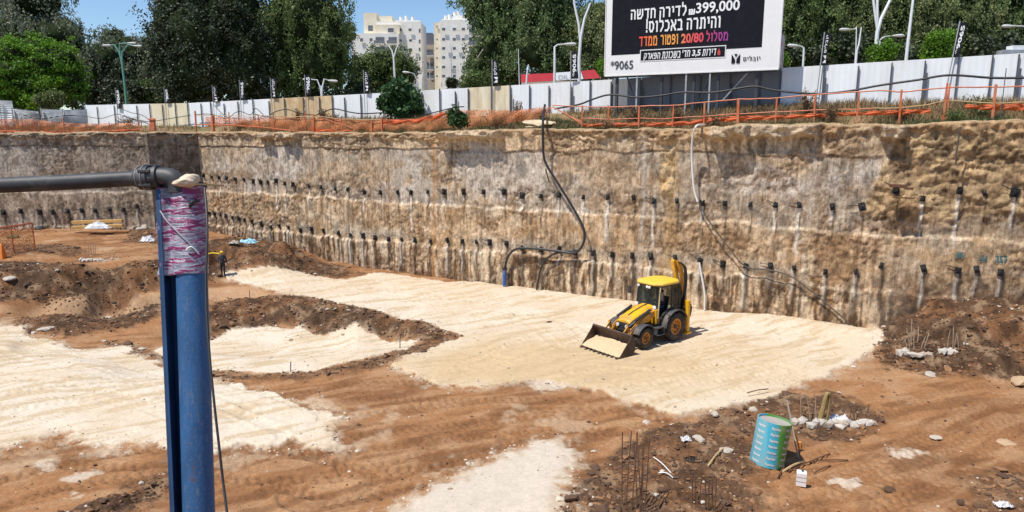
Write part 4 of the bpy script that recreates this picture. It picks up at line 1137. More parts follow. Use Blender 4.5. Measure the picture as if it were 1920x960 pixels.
lamp(52, (1698,115), [[(1702,85),(1706,50),(1712,0),(1714,-20)]], .14, M_lamp, 'plain tall white mast at right, beyond the hoarding', False)
lamp(60, (1507,124), [[(1507,100),(1507,90),(1503,87),(1497,86)]], .1, M_lamp, 'small low white lamp with drooping head just right of the billboard')
lamp(58, (1604,118), [[(1607,95),(1611,80),(1615,51)]], .1, M_lamp, 'slanted white post between the small low lamp and the three stemmed lamp', False)
lamp(64, (1604,118), [[(1605,90),(1606,50),(1604,54),(1593,55)]], .06, M_lamp, 'thin grey post with small head behind the slanted white post')
lamp(62, (1655,100), [[(1650,75),(1656,70),(1664,68),(1676,67)]], .08, M_lamp, 'flat white lamp head reaching right from the three stemmed lamp')
lamp(60, (1926,100), [[(1926,60),(1922,50),(1915,49),(1899,49)]], .1, M_lamp, 'street lamp head at the right edge of the picture')
lamp(160, (891,165), [[(887,110),(886,85)]], .12, M_lamp, 'white mast in front of the right pale block balconies', False)
lamp(150, (847,165), [[(846,120),(846,85)]], .12, M_galv, 'dark thin mast in front of the right pale apartment block', False)
lamp(150, (807,165), [[(806,130),(806,108),(790,108)]], .1, M_galv, 'dark thin street lamp before the narrow pinkish building', False)

# ------------------------------------------------------------------ trees
M_bark = mat('bark', (.13, .10, .075), .9, .35, 3); M_palebark = mat('pale_bark', (.40, .33, .26), .9, .3, 2)
def leaves_np(lobes, n, size, seed, droop=0.0, clump=26, cr=1.0, shell=.55, flat=1.0):
    g = np.random.default_rng(seed)
    vol = np.array([l[3] * l[4] * l[5] for l in lobes]) ** (2 / 3.); vol /= vol.sum()
    nc = max(3, n // clump)
    L = g.choice(len(lobes), nc, p=vol)
    d = g.normal(size=(nc, 3)); d /= np.linalg.norm(d, axis=1)[:, None]
    rad = (shell + (1 - shell) * g.random(nc) ** .7) * (0.86 + .3 * g.random(nc))
    rad *= .72 + .56 * vnoise(d[:, 0] * 2.3 + L * 3.7, d[:, 2] * 2.3 + d[:, 1] * 1.7 + L, 91)
    lo = np.array([l[:3] for l in lobes])[L]; lr = np.array([l[3:6] for l in lobes])[L]
    cc = lo + d * lr * rad[:, None]
    cs = g.uniform(.55, 1.35, nc) * cr
    idx = np.repeat(np.arange(nc), clump)
    m = len(idx)
    off = g.normal(size=(m, 3)) * .40 * cs[idx][:, None]
    off[:, 2] *= flat
    if droop: off[:, 2] -= np.abs(g.normal(size=m)) * droop; off[:, :2] *= .6
    c = cc[idx] + off
    nrm = g.normal(size=(m, 3)) + d[idx] * .6 + np.array([0, 0, .35]); nrm /= np.linalg.norm(nrm, axis=1)[:, None]
    a = np.cross(nrm, g.normal(size=(m, 3)))
    if droop: a = a + np.array([0, 0, -1.2])
    a /= np.linalg.norm(a, axis=1)[:, None] + 1e-9
    b = np.cross(nrm, a); b /= np.linalg.norm(b, axis=1)[:, None] + 1e-9
    s = size * g.uniform(.55, 1.25, m)[:, None]
    w = .42 if not droop else .3
    V = np.stack([c - a * s * .5, c + b * s * w, c + a * s * .5, c - b * s * w], 1).reshape(-1, 3)
    return V, np.arange(m * 4).reshape(-1, 4), cc
def tree(name, lobes_px, D, m, label, n=9000, size=.5, droop=0, trunk=True, base=None, bark=None, group='trees beyond the hoarding', cr=1.0, cat='tree', clump=48, shell=.5, tr=.3, flat=1.0, squash=1.0, stems=1, core=.66):
    k = D / FOC
    lob = []
    for (x, y, rx, ry) in lobes_px:
        p = at(x, y, D); lob.append((p[0], p[1], p[2], rx * k, min(rx, ry) * k * squash, ry * k))
    cx = sum(l[0] * l[3] for l in lob) / sum(l[3] for l in lob); cy = lob[0][1]
    if base is not None: cx = at(base, 200, D)[0]
    zb = uz(cx, cy)
    e = empty(name, (cx, cy, zb), 0, label, cat, group); o = np.array(e.location)
    lob = [(l[0] - o[0], l[1] - o[1], l[2] - o[2], *l[3:]) for l in lob]
    n = int(n * 3.2); size = size * .70
    V, F, cc = leaves_np(lob, n, size, abs(hash(label)) % 9999 if False else sum(map(ord, label)), droop, clump, cr, shell, flat)
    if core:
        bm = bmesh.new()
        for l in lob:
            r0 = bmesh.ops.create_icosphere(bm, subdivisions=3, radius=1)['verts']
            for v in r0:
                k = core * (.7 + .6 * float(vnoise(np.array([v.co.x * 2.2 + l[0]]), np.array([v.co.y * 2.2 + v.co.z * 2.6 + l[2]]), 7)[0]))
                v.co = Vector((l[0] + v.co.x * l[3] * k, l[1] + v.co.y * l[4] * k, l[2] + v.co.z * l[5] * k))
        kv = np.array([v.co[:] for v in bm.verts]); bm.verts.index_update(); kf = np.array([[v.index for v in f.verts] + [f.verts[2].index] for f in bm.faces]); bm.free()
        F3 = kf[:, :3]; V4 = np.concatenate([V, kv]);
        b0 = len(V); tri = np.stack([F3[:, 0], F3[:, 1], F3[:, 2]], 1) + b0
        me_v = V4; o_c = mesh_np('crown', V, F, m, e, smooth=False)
        core_o = mesh_np('crown', kv, F3, Lf_core, e, smooth=True)  # solid core added inside the leaves to block light coming through
        core_o.data.name = 'crown'
    else:
        mesh_np('crown', V, F, m, e, smooth=False)
    g = random.Random(len(label)); mb = MB()
    top = max(l[2] for l in lob)
    for q in range(stems):
        ox = g.uniform(-1.5, 1.5) * (stems > 1)
        pts = [(ox, 0, -.3), (ox + g.uniform(-.3, .3), g.uniform(-.2, .2), top * .3), (ox * 1.4 + g.uniform(-.6, .6), g.uniform(-.4, .4), top * .6), (ox * 1.6 + g.uniform(-.8, .8), 0, top * .92)]
        mb.tube(pts, [tr, tr * .8, tr * .55, tr * .15], 8)
        for j in range(7 if stems == 1 else 5):
            c = cc[g.randrange(len(cc))]; f = g.uniform(.35, .75); a = Vector(pts[1]).lerp(Vector(pts[2]), (f - .3) / .35)
            mid = a.lerp(Vector(c), .5) + Vector((0, 0, g.uniform(-.2, .6)))
            mb.tube([a, mid, Vector(c)], [tr * .4, tr * .25, tr * .06], 6)
    mb.build('trunk', bark or M_bark, e)
    return e
Lf_core = mat('foliage_core_shade', (.026, .035, .016), 1.0, .5, 1.5, spec=0)  # dark tone of the added cores, standing for shade inside the crowns
Lf_dark = mat_leaf('foliage_dark', (.075, .090, .050), .5, .15)
Lf_grey = mat_leaf('foliage_grey', (.28, .29, .20), .45, .25)
Lf_mid = mat_leaf('foliage_mid', (.165, .215, .072), .5, .25)
Lf_bright = mat_leaf('foliage_bright', (.160, .300, .028), .45, .35)
Lf_euc = mat_leaf('foliage_eucalyptus', (.19, .25, .10), .5, .25)
Lf_euc2 = mat_leaf('foliage_olive', (.22, .245, .10), .5, .25)
Lf_fig = mat_leaf('foliage_fig', (.070, .145, .050), .4, .25)
tree('eucalyptus_tree', [(55,5,70,55),(105,75,65,55),(40,90,80,80),(150,140,70,55),(10,-45,80,60),(190,115,42,40)], 112, Lf_grey, 'large grey green eucalyptus filling the top left corner behind the bright leafy tree', 12000, .6, .5, bark=M_palebark, tr=.4, cr=1.5)
tree('eucalyptus_tree', [(235,110,50,50),(215,75,30,30),(260,150,45,45),(290,110,30,50),(200,150,40,45)], 118, Lf_grey, 'smaller grey eucalyptus behind the green street lamp with sky showing through', 6500, .55, .5, bark=M_palebark, tr=.35, cr=1.3, shell=.4)
tree('leafy_tree', [(40,105,60,40),(95,120,55,45),(20,150,60,50),(75,165,75,40),(130,155,30,35)], 86, Lf_bright, 'round bright green leafy tree at the far left edge', 10000, .42, cr=1.0, tr=.3, flat=.55)
tree('bush', [(85,190,18,14),(100,183,16,16)], 80, Lf_euc2, 'small yellowish bush right behind the grey corrugated fence', 900, .3, group='bushes behind the hoarding', cat='bush', cr=.5, tr=.06)
tree('bush', [(285,175,38,25),(262,185,25,18),(305,160,20,20)], 100, Lf_mid, 'fresh green bush left of the huge dark tree', 2500, .4, group='bushes behind the hoarding', cat='bush', cr=.8, tr=.12)
tree('evergreen_tree', [(385,60,100,90),(345,30,65,80),(430,40,75,90),(380,-40,95,70),(370,140,85,60),(440,130,70,65),(320,90,45,60),(330,165,40,35),(470,100,35,80)], 92, Lf_dark, 'huge dark dense evergreen standing behind the hoarding left of centre', 17000, .46, cr=1.1, tr=.5, shell=.6)
tree('weeping_tree', [(575,40,70,80),(615,70,45,80),(540,60,50,90),(570,-40,70,60),(580,120,75,50),(630,110,30,50),(520,130,30,45)], 95, Lf_mid, 'tall drooping dark green tree touching the huge dark evergreen on its right', 15000, .5, .55, tr=.45, cr=1.1)
tree('leafy_tree', [(715,125,50,35),(690,135,38,32),(750,130,35,35),(725,155,55,25),(675,155,25,25)], 112, Lf_mid, 'round olive green tree in front of the left pale apartment block', 8500, .42, cr=.9, tr=.25)
tree('leafy_tree', [(612,60,22,30),(650,60,16,22)], 150, Lf_euc2, 'thin crown showing between the weeping tree and the left pale block', 1500, .5, cr=1.0, tr=.2)
tree('eucalyptus_tree', [(930,20,50,50),(905,10,35,35),(960,60,50,50),(920,100,40,45),(900,125,35,35),(890,-20,40,40),(945,130,45,30),(980,10,40,50)], 96, Lf_euc, 'tall green eucalyptus right beside the right pale block', 12000, .5, .3, tr=.4, cr=1.1, bark=M_palebark, shell=.5)
tree('eucalyptus_tree', [(1020,20,55,60),(1060,50,45,60),(1000,90,50,50),(1050,110,50,40),(1090,90,40,60),(1040,-40,60,50)], 90, Lf_euc, 'tall mid green eucalyptus above the red roofed shop', 12000, .46, .3, tr=.4, cr=1.1, bark=M_palebark, shell=.5, stems=2)
tree('eucalyptus_tree', [(1115,70,45,55),(1125,110,35,45),(1160,60,50,70),(1120,30,30,30)], 84, Lf_euc2, 'olive eucalyptus with pale stems just left of the billboard', 8000, .45, .35, tr=.35, cr=1.0, bark=M_palebark, stems=2)
tree('young_tree', [(1131,128,7,12)], 58, Lf_bright, 'little yellow green sapling beside the left edge of the billboard', 350, .25, cat='tree', cr=.35, tr=.04)
tree('bush', [(848,152,9,8),(846,158,12,8)], 130, Lf_dark, 'small dark palm like bush before the right pale apartment block', 500, .5, group='bushes behind the hoarding', cat='bush', cr=.5, tr=.1)
tree('bush', [(890,152,20,13),(905,146,12,10),(878,158,12,9)], 90, Lf_mid, 'yellow green bush at the foot of the right pale block', 1800, .32, group='bushes behind the hoarding', cat='bush', cr=.6, tr=.1)
for (x, y, lab, mm, seed) in ((1500, 40, 'dense green eucalyptus immediately right of the billboard', Lf_mid, 0), (1590, 40, 'olive eucalyptus behind the slanted white posts', Lf_euc2, 1), (1690, 30, 'dark eucalyptus behind the tall plain white mast', Lf_euc, 2), (1790, 40, 'olive brown eucalyptus with bare pale limbs behind the rightmost flag', Lf_euc2, 3), (1885, 30, 'rightmost eucalyptus at the picture edge', Lf_euc, 4)):
    tree('eucalyptus_tree', [(x, y - 60, 60, 60), (x - 30, y, 50, 60), (x + 30, y + 5, 50, 60), (x, y + 55, 65, 45), (x - 40, y + 60, 40, 35), (x + 45, y + 60, 40, 35)], 80 + 4 * (seed % 3), mm, lab, 11500, .42, .35, tr=.35, cr=1.0, bark=M_palebark, stems=2, shell=.5)
tree('eucalyptus_tree', [(1660, 30, 90, 110), (1840, 40, 100, 100), (1500, 40, 70, 100), (1960, 40, 60, 100)], 100, Lf_dark, 'dark wooded backdrop trees deep behind the right hand eucalypts', 9000, .8, .3, tr=.4, cr=1.8, stems=3)
tree('young_tree', [(1655,100,20,14),(1668,88,10,12),(1640,106,12,8)], 55, Lf_bright, 'yellow green sapling at the foot of the three stemmed lamp', 1200, .24, cr=.5, tr=.05)
tree('young_tree', [(1760,82,22,20),(1778,72,22,12),(1745,98,16,12),(1765,100,24,10)], 52, Lf_bright, 'bright young tree between the plain mast and the rightmost flag', 2200, .24, cr=.5, tr=.06)
tree('bush', [(1465,112,8,10)], 55, Lf_bright, 'small fresh bush at the right foot of the billboard', 300, .25, group='bushes behind the hoarding', cat='bush', cr=.35, tr=.04)
tree('fig_shrub', [(748,186,24,22),(735,203,24,14),(765,204,20,14),(756,166,20,14),(724,188,11,18),(774,182,12,20),(742,172,14,16)], 52.3, Lf_fig, 'big round dark green fig shrub growing in front of the hoarding', 1500, .52, group='shrubs on the rim', cat='shrub', cr=.45, tr=.08, shell=.7)
tree('fig_shrub', [(858,215,14,14),(860,228,15,10),(850,222,8,14)], 45.5, Lf_fig, 'small leafy shrub behind the orange netting, right of the big fig shrub', 420, .26, group='shrubs on the rim', cat='shrub', cr=.3, tr=.04)

# low undergrowth closing the view behind the fence
def undergrowth(x0, x1, y0, y1, D, seed, label):
    lob = []; q = random.Random(seed)
    for x in range(x0, x1, 22):
        p = at(x, q.uniform(y0, y1), D + q.uniform(-3, 3)); lob.append((p[0], p[1], p[2], 1.6, 1.2, 1.7 + q.random()))
    V, F, _c = leaves_np(lob, (x1 - x0) * 34, .42, seed, 0, 30, .8, .3)
    tag(mesh_np('undergrowth', V, F, Lf_dark, smooth=False), label, 'undergrowth', kind='stuff')
undergrowth(-60, 690, 170, 195, 99, 1, 'dark undergrowth behind the left half of the hoarding')
undergrowth(880, 1140, 135, 165, 104, 2, 'dark undergrowth behind the red roofed shop'); undergrowth(1450, 1980, 85, 118, 78, 3, 'dark undergrowth behind the right end of the hoarding')
# far white cars / roof beyond the right end of the hoarding
rb, ro = bld('low_building', 70, 1905, 'pale flat roofed cabin peeping over the right end of the hoarding')
bbox(rb, ro, 70, 1884, 1990, 93, None, 1.2, 'wall', M_gsheet); bbox(rb, ro, 70, 1900, 1990, 85, 93.3, 1, 'roof_box', M_white, .1)
# ------------------------------------------------------------------ orange safety railings along the rim
M_or = mat('orange_paint', (.55, .13, .045), .55, .35, 3, 0, 0, dirt=(.45, .27, .15), dirt_amt=.5)
M_wood = mat('weathered_wood', (.50, .34, .17), .8, .2, 4)
def mat_net(name, c, cover, scale):
    m, t, b, o = nt(name)
    f = noise(t, 1.6, 4, .6); cc = ramp(t, f, [(.35, tuple(x * .75 for x in c)), (.7, tuple(min(1, x * 1.25) for x in c))])
    t.links.new(cc, b.inputs['Base Color']); b.inputs['Roughness'].default_value = .6
    tr = t.nodes.new('ShaderNodeBsdfTransparent'); tl = t.nodes.new('ShaderNodeBsdfTranslucent'); t.links.new(cc, tl.inputs[0])
    m1 = t.nodes.new('ShaderNodeMixShader'); m1.inputs[0].default_value = .35; t.links.new(b.outputs[0], m1.inputs[1]); t.links.new(tl.outputs[0], m1.inputs[2])
    vo = t.nodes.new('ShaderNodeTexVoronoi'); vo.feature = 'DISTANCE_TO_EDGE'; vo.inputs['Scale'].default_value = scale
    tc = t.nodes.new('ShaderNodeTexCoord'); t.links.new(tc.outputs['Object'], vo.inputs['Vector'])
    k = ramp(t, vo.outputs[0], [(cover - .03, 1.0), (cover + .03, 0.0)])
    mx = t.nodes.new('ShaderNodeMixShader'); t.links.new(k, mx.inputs[0]); t.links.new(tr.outputs[0], mx.inputs[1]); t.links.new(m1.outputs[0], mx.inputs[2])
    t.links.new(mx.outputs[0], o.inputs[0]); return m
M_net = mat_net('orange_netting', (.80, .16, .04), .30, 9)
M_netf = mat_net('faded_netting', (.70, .24, .09), .15, 9)
RO = 1.15
def rpt(px, py, off=RO): return off_pt(px, py, off)
def interp_poly(pts, n):
    xs = [p[0] for p in pts]; X = np.linspace(xs[0], xs[-1], n)
    return [(x, np.interp(x, xs, [p[1] for p in pts])) for x in X]
def railing(name, label, rails, posts, nets, cat='safety fence'):
    c = rails[0][0][0] if rails else nets[0][0][0]
    p = rpt(*c); e = empty(name, (p[0], p[1], uz(p[0], p[1])), 0, label, cat, 'orange safety fencing along the rim'); o = np.array(e.location)
    for pts, m, r in rails:
        mb = MB(); P = interp_poly(pts, max(2, int((pts[-1][0] - pts[0][0]) / 18)))
        mb.tube([rel(rpt(x, y + rr.uniform(-.6, .6)), o) for x, y in P], r, 6); mb.build('rail', m, e)
    for px, yt, w, m in posts:
        t = rpt(px, yt); b = uz(t[0], t[1]); mb = MB()
        mb.bar(rel((t[0], t[1], b - .15), o), rel((t[0] + rr.uniform(-.04, .04), t[1], t[2]), o), w, w, up=tuple(WN3)); mb.build('post', m, e, smooth=False)
    for top, bot, m in nets:
        n = max(6, int((top[-1][0] - top[0][0]) / 5)); A = interp_poly(top, n); B = interp_poly(bot, n); V = []
        for j in range(5):
            for i in range(n):
                f = j / 4; x = A[i][0] * (1 - f) + B[i][0] * f; y = A[i][1] * (1 - f) + B[i][1] * f
                y += math.sin(x * .21 + j) * .9 * (1 if 0 < j < 4 else .6)
                q = rpt(x, y, RO + .08 + .07 * math.sin(x * .17 + j * 1.4) + .1 * fbm(np.array([x * .05]), np.array([j * .7]), 3, 301)[0] - (.12 * math.sin(f * math.pi)))
                V.append(rel(q, o))
        mesh_np('netting', V, grid_faces(5, n), m, e)
    return e
railing('safety_railing', 'orange painted pipe railing with bright netting strip right of the broken section, under the billboard', 
  [([(1036,198),(1090,200),(1145,201),(1200,199),(1270,197),(1330,191),(1390,186),(1440,185),(1540,177),(1610,172),(1640,170),(1690,172),(1720,170),(1780,164),(1860,163),(1980,161)], M_or, .035),
   ([(1092,222),(1145,224),(1195,222),(1240,223),(1330,217),(1390,213),(1440,211),(1540,206),(1600,205),(1640,203)], M_or, .03),
   ([(1640,203),(1690,203),(1740,196),(1770,188),(1860,194),(1980,188)], M_wood, .03),
   ([(1036,200),(1060,212),(1092,234)], M_or, .035)],
  [(1092,198,.07,M_or),(1142,199,.07,M_or),(1199,198,.10,M_or),(1262,196,.06,M_or),(1322,190,.09,M_or),(1386,186,.13,M_or),(1457,183,.08,M_or),(1530,176,.08,M_or),(1611,172,.08,M_or),(1692,168,.09,M_or),(1776,156,.09,M_or),(1783,156,.06,M_or),(1868,158,.11,M_or),(1887,128,.035,M_post)],
  [([(1092,233),(1140,230),(1180,230),(1240,229),(1300,226),(1325,221),(1400,217),(1450,216),(1550,212),(1640,208),(1720,205),(1745,203)], [(1092,238),(1140,237),(1180,238),(1240,237),(1300,234),(1325,230),(1400,226),(1450,224),(1550,219),(1640,216),(1720,213),(1745,212)], M_net),
   ([(1810,196),(1860,196),(1980,192)], [(1810,203),(1860,207),(1980,208)], M_net),
   ([(1036,200),(1062,214),(1092,226)], [(1046,206),(1064,218),(1092,237)], M_netf)])
railing('safety_netting', 'sagging faded orange plastic netting hanging below the big fig shrub',
  [([(716,225),(780,223),(820,213),(846,205)], M_or, .02)],
  [(716,222,.12,M_or)],
  [([(716,226),(780,224),(815,216),(846,206),(920,206),(960,208),(1000,203),(1034,199)], [(716,252),(780,248),(815,244),(846,240),(920,235),(960,230),(1000,224),(1034,206)], M_netf),
   ([(716,226),(780,224),(815,216),(840,208)], [(716,234),(780,231),(815,224),(840,213)], M_net)])
railing('safety_railing', 'broken orange railing with wooden planks and netting above the left half of the long wall',
  [([(365,216),(430,217),(500,217),(550,219),(600,218),(640,223),(715,225)], M_wood, .03), ([(366,233),(430,234),(500,239),(560,246),(600,249),(650,250),(715,249)], M_or, .045),
   ([(590,217),(620,226),(660,240)], M_or, .025), ([(510,217),(550,222),(580,216)], M_or, .02)],
  [(365,208,.1,M_or),(398,216,.2,M_or),(428,210,.06,M_or),(485,216,.06,M_or),(513,212,.06,M_or),(571,208,.06,M_or),(587,214,.09,M_or),(640,222,.06,M_or),(697,226,.1,M_or)],
  [([(385,219),(430,220),(500,220),(560,222),(620,222),(715,227)], [(385,240),(430,236),(500,242),(560,248),(620,251),(715,251)], M_netf), ([(580,240),(630,243),(660,244)], [(580,250),(630,252),(660,251)], M_net)])
RO = 1.0
def rpt(px, py, off=None):
    return on_plane(px, py, L3 - N3_ * (1.0 if off is None else off), N3_)
railing('safety_railing', 'low orange netting band with thin posts along the left rim above the greyish wall',
  [([(-40,245),(60,247),(120,250),(200,246),(262,242)], M_or, .03)],
  [(8,222,.05,M_or),(62,218,.05,M_or),(118,222,.07,M_or),(160,230,.05,M_or),(205,228,.04,M_or),(264,226,.05,M_or)],
  [([(-40,243),(60,245),(120,247),(200,244),(262,240)], [(-40,249),(60,251),(120,253),(200,249),(262,245)], M_net), ([(-40,222),(60,224),(120,230),(160,232),(262,230)], [(-40,243),(60,245),(120,247),(200,244),(262,240)], M_netf)])
mb = MB(); p = at(286, 246, 59.5); q = at(286, 222, 59.5); mb.bar((p[0], p[1], uz(p[0], p[1]) - .1), (q[0], q[1], q[2]), .42, .3); mb.bar((p[0] - .3, p[1], q[2] - .1), (p[0] + .35, p[1], q[2] - .12), .1, .1)
tag(mb.build('safety_post', M_or, None, smooth=False, bevel=.03), 'short wide orange block post above the dark corner of the pit', 'barrier')

# ------------------------------------------------------------------ cables and hoses
M_blk = mat('black_rubber', (.022, .022, .024), .5, .3, 6); M_hosew = mat('white_hose', (.75, .74, .70), .5, .08, 4); M_hoseg = mat('grey_cable', (.09, .075, .06), .7, .3, 5)
def smooth_pts(P, k=5):
    P = [Vector(p) for p in P]; out = []
    for i in range(len(P) - 1):
        p0, p1, p2, p3 = P[max(i-1, 0)], P[i], P[i+1], P[min(i+2, len(P)-1)]
        for j in range(k):
            t = j / k; out.append(0.5*((2*p1)+(p2-p0)*t+(2*p0-5*p1+4*p2-p3)*t*t+(3*p1-p0-3*p2+p3)*t**3))
    out.append(P[-1]); return out
def cable(name, P, r, m, label, cat='cable'):
    mb = MB(); mb.tube(smooth_pts(P), r, 8); return tag(mb.build(name, m), label, cat)
def fc(pts, off=FENCE_OFF - .35): return [off_pt(x, y, off) for x, y in pts]
cable('cable_bundle', fc([(1040,204),(1085,196),(1112,186),(1145,177.5),(1195,182.5),(1240,179),(1280,173),(1340,173),(1410,162),(1440,167),(1475,172),(1535,176),(1590,171),(1650,160),(1720,150),(1780,141),(1860,146),(1920,146),(1990,145)], 2.6), .055, M_blk, 'thick black cable bundle strung along the right half of the hoarding, past the billboard legs')
cable('cable_bundle', fc([(794,216),(850,202),(870,200)]), .04, M_blk, 'black cable running right from the big fig shrub to the small leafy shrub')
cable('cable_bundle', fc([(590,217),(610,209),(627,204),(655,210),(680,213),(722,211)]), .045, M_blk, 'black cable bundle sagging between posts just left of the big fig shrub')
cable('cable_bundle', fc([(479,214),(500,219),(515,210),(538,205),(560,212),(590,216)]), .035, M_blk, 'black cable sagging in front of the rust stained panels')
cable('cable_bundle', fc([(364,215),(395,214),(425,222),(440,212),(451,209),(470,215),(479,203),(495,217)]), .03, M_blk, 'thin black cable zigzagging left of the rust stained panels')
cable('cable_bundle', fc([(402,197),(415,212),(428,221)]), .03, M_blk, 'thin black cable dropping steeply from the flag with a logo below the huge dark tree')
cable('cable_bundle', fc([(166,219),(190,222),(220,214),(240,221),(265,226),(283,228),(320,222),(357,216)]), .03, M_blk, 'black cable hanging across the leftmost white panels')
cable('cable_bundle', fc([(222,201),(245,211),(264,215),(284,227)]), .03, M_blk, 'black cable running down from the leftmost flag')
cable('cable_bundle', [at(x, y, 70.5) for x, y in ((0,211),(40,215),(75,223),(120,217),(165,218))], .03, M_blk, 'black cable hanging on the grey corrugated fence')
def wc(pts, n=.3): return [on_plane(x, y, np.array([C0[0], C0[1], 0]) + WN3 * (n if not isinstance(n, list) else n[i]), WN3) for i, (x, y) in enumerate(pts)]
cable('black_hose', [off_pt(1022,196,1.3), off_pt(1019,212,.9)] + wc([(1018,228),(1018,260),(1021,300),(1040,334),(1060,366),(1083,405),(1095,432),(1094,455),(1078,474)], .55) + wc([(1040,470),(1000,466),(968,467),(952,482),(946,506)], .55), .075, M_blk, 'long black hose hanging down the wall in a wide loop to a blue pipe', 'hose')
cable('black_hose', wc([(1080,471),(1045,474),(1024,486),(1013,508),(1006,545)], .5), .06, M_blk, 'shorter black hose branching from the loop down to the sand', 'hose')
cable('black_hose', wc([(1023,316),(1027,332),(1030,342)], .5), .04, M_blk, 'short stub of black hose beside the bend of the long hose', 'hose')
cable('white_hose', [off_pt(1320,234,.5)] + wc([(1306,236),(1299,255),(1297,290),(1299,330),(1302,358),(1308,378)], [.9, .75, .5, .45, .4, .4]), .055, M_hosew, 'white hose hanging from the rim left of the concrete ledge', 'hose')
cable('white_hose', wc([(1311,492),(1316,520),(1321,550),(1321,582)], .5), .05, M_hosew, 'short white hose hanging on the wall right of the backhoe', 'hose')
cable('grey_cable', wc([(1310,378),(1320,400),(1342,432),(1368,466),(1398,500),(1440,506),(1480,517),(1520,545),(1560,578),(1592,606)], .45), .035, M_hoseg, 'thin dark cable slanting down the wall right of the backhoe')
cable('grey_cable', wc([(1800,238),(1797,262),(1793,290),(1792,310)], .75), .035, M_hoseg, 'thin cable hanging over the rocky part of the wall at right')
b = GG(946, 549); p = Vector(wc([(946, 505)], .6)[0]); 
bp_ = empty('blue_pipe', (p.x, p.y, gz(p.x, p.y)), 0, 'short blue pipe standing on the sand at the foot of the wall', 'pipe')
M_bluep = mat('blue_pipe_paint', (.03, .11, .36), .5, .3, 5, 0, 0, dirt=(.3, .25, .2), dirt_amt=.5)
mb = MB(); mb.cyl((0, 0, -.2), (0, 0, p.z - bp_.location.z), .13, 14); mb.build('tube', M_bluep, bp_); mb = MB(); mb.cyl((0, 0, p.z - bp_.location.z - .02), (0, 0, p.z - bp_.location.z + .1), .16, 14); mb.build('collar', M_blk, bp_)
# painted numbers by the anchors
M_teal = mat('marker_paint', (.06, .16, .17), .8, .3, 6)
for tx, x0, x1, y0, y1 in (('355', 1792, 1809, 485, 475), ('356', 1837, 1853, 492, 481), ('357', 1867, 1892, 495, 483)):
    s_a, z_a = wall_sz(x0, y0, .5); s_b, z_b = wall_sz(x1, y1, .5)
    V, F, _s = text_mesh(tx, .04); P = []
    SS = s_a + V[:, 0] * (s_b - s_a); ZZ = z_a + V[:, 1] * (z_b - z_a)
    dd = np.array([max(float(wall_disp(np.array([x + i * .06]), np.array([y + j * .06]))[0][0]) for i in (-1, 0, 1) for j in (-1, 0, 1)) for x, y in zip(SS, ZZ)])
    me = bpy.data.meshes.new('painted_number'); me.from_pydata([tuple(wall_pt(x, y, d + .03)) for x, y, d in zip(SS, ZZ, dd)], [], F); me.materials.append(M_teal)
    o = bpy.data.objects.new('painted_number', me); COL.objects.link(o); o.parent = W_MAIN
# steel waler left on the rocky part
p = wc([(1683, 352)], .75)[0]; mb = MB(); sgn = Vector((*WD, 0))
for dx, dz, L, h in ((0, .1, .7, .16), (.30, -.45, .9, .05), (.45, .0, .4, .12)): mb.bar(Vector(p) + sgn * (dx - L / 2) + Vector((0, 0, dz)), Vector(p) + sgn * (dx + L / 2) + Vector((0, 0, dz - .02)), .25, h)
tag(mb.build('steel_bracket', M_rust, None, smooth=False, bevel=.02), 'dark steel bracket bolted on the rocky wall right of the anchor row', 'bracket')

# ------------------------------------------------------------------ rim vegetation, slabs
M_dry = mat('dry_grass_blade', (.27, .185, .09), .9, .4, 1.5); M_grn = mat('green_grass_blade', (.07, .105, .03), .85, .4, 1.5); M_weed = mat('dry_weed', (.17, .105, .055), .9, .4, 2)
def blades(pts, h, w, seed):
    g = np.random.default_rng(seed); n = len(pts); a = g.uniform(0, 6.28, n); H = h * g.uniform(.4, 1.3, n); W = w * g.uniform(.7, 1.3, n)
    d = np.stack([np.cos(a), np.sin(a), np.zeros(n)], 1) * W[:, None]; lean = g.normal(size=(n, 3)) * (H * .35)[:, None]; lean[:, 2] = H
    V = np.stack([pts - d, pts + d, pts + lean], 1).reshape(-1, 3); return V, np.arange(n * 3).reshape(-1, 3)
g = np.random.default_rng(55)
def rim_points(n, s0, s1, o0, o1, thr, seed):
    s = g.uniform(s0, s1, n); o = g.uniform(o0, o1, n); X = C0[0] + WD[0] * s - WN[0] * o; Y = C0[1] + WD[1] * s - WN[1] * o
    k = fbm(s * .55, o * .8, 4, seed) > thr; X, Y = X[k], Y[k]; return np.stack([X, Y, upper_z(X, Y) - .03], 1)
def left_points(n, thr, seed):
    X = g.uniform(-75, C1[0] + 1, n); o = g.uniform(.6, 9, n); Y = L0[1] + (X - L0[0]) * d2[1] / d2[0] + o; k = fbm(X * .5, o * .8, 4, seed) > thr; X, Y = X[k], Y[k]; return np.stack([X, Y, upper_z(X, Y) - .03], 1)
P = np.concatenate([rim_points(26000, 0, 60, .7, 4.9, .45, 401), rim_points(16000, sx(1040), 60, 1.2, 4.9, .34, 431), left_points(9000, .42, 403)])
V, F = blades(P, .42, .026, 1); tag(mesh_np('dry_grass', V, F, M_dry, smooth=False), 'dry yellow grass on the slope above the wall', 'grass', kind='stuff')
P = np.concatenate([rim_points(9000, sx(960), sx(1900), .5, 1.5, .50, 405), rim_points(9000, sx(620), sx(830), .6, 2.2, .38, 407), rim_points(5000, sx(1640), sx(1900), .5, 2.6, .45, 411), rim_points(6000, sx(860), sx(1080), .6, 3.0, .45, 421), left_points(2000, .56, 413)])
V, F = blades(P, .3, .022, 2); tag(mesh_np('green_grass', V, F, M_grn, smooth=False), 'green grass patches along the rim', 'grass', kind='stuff')
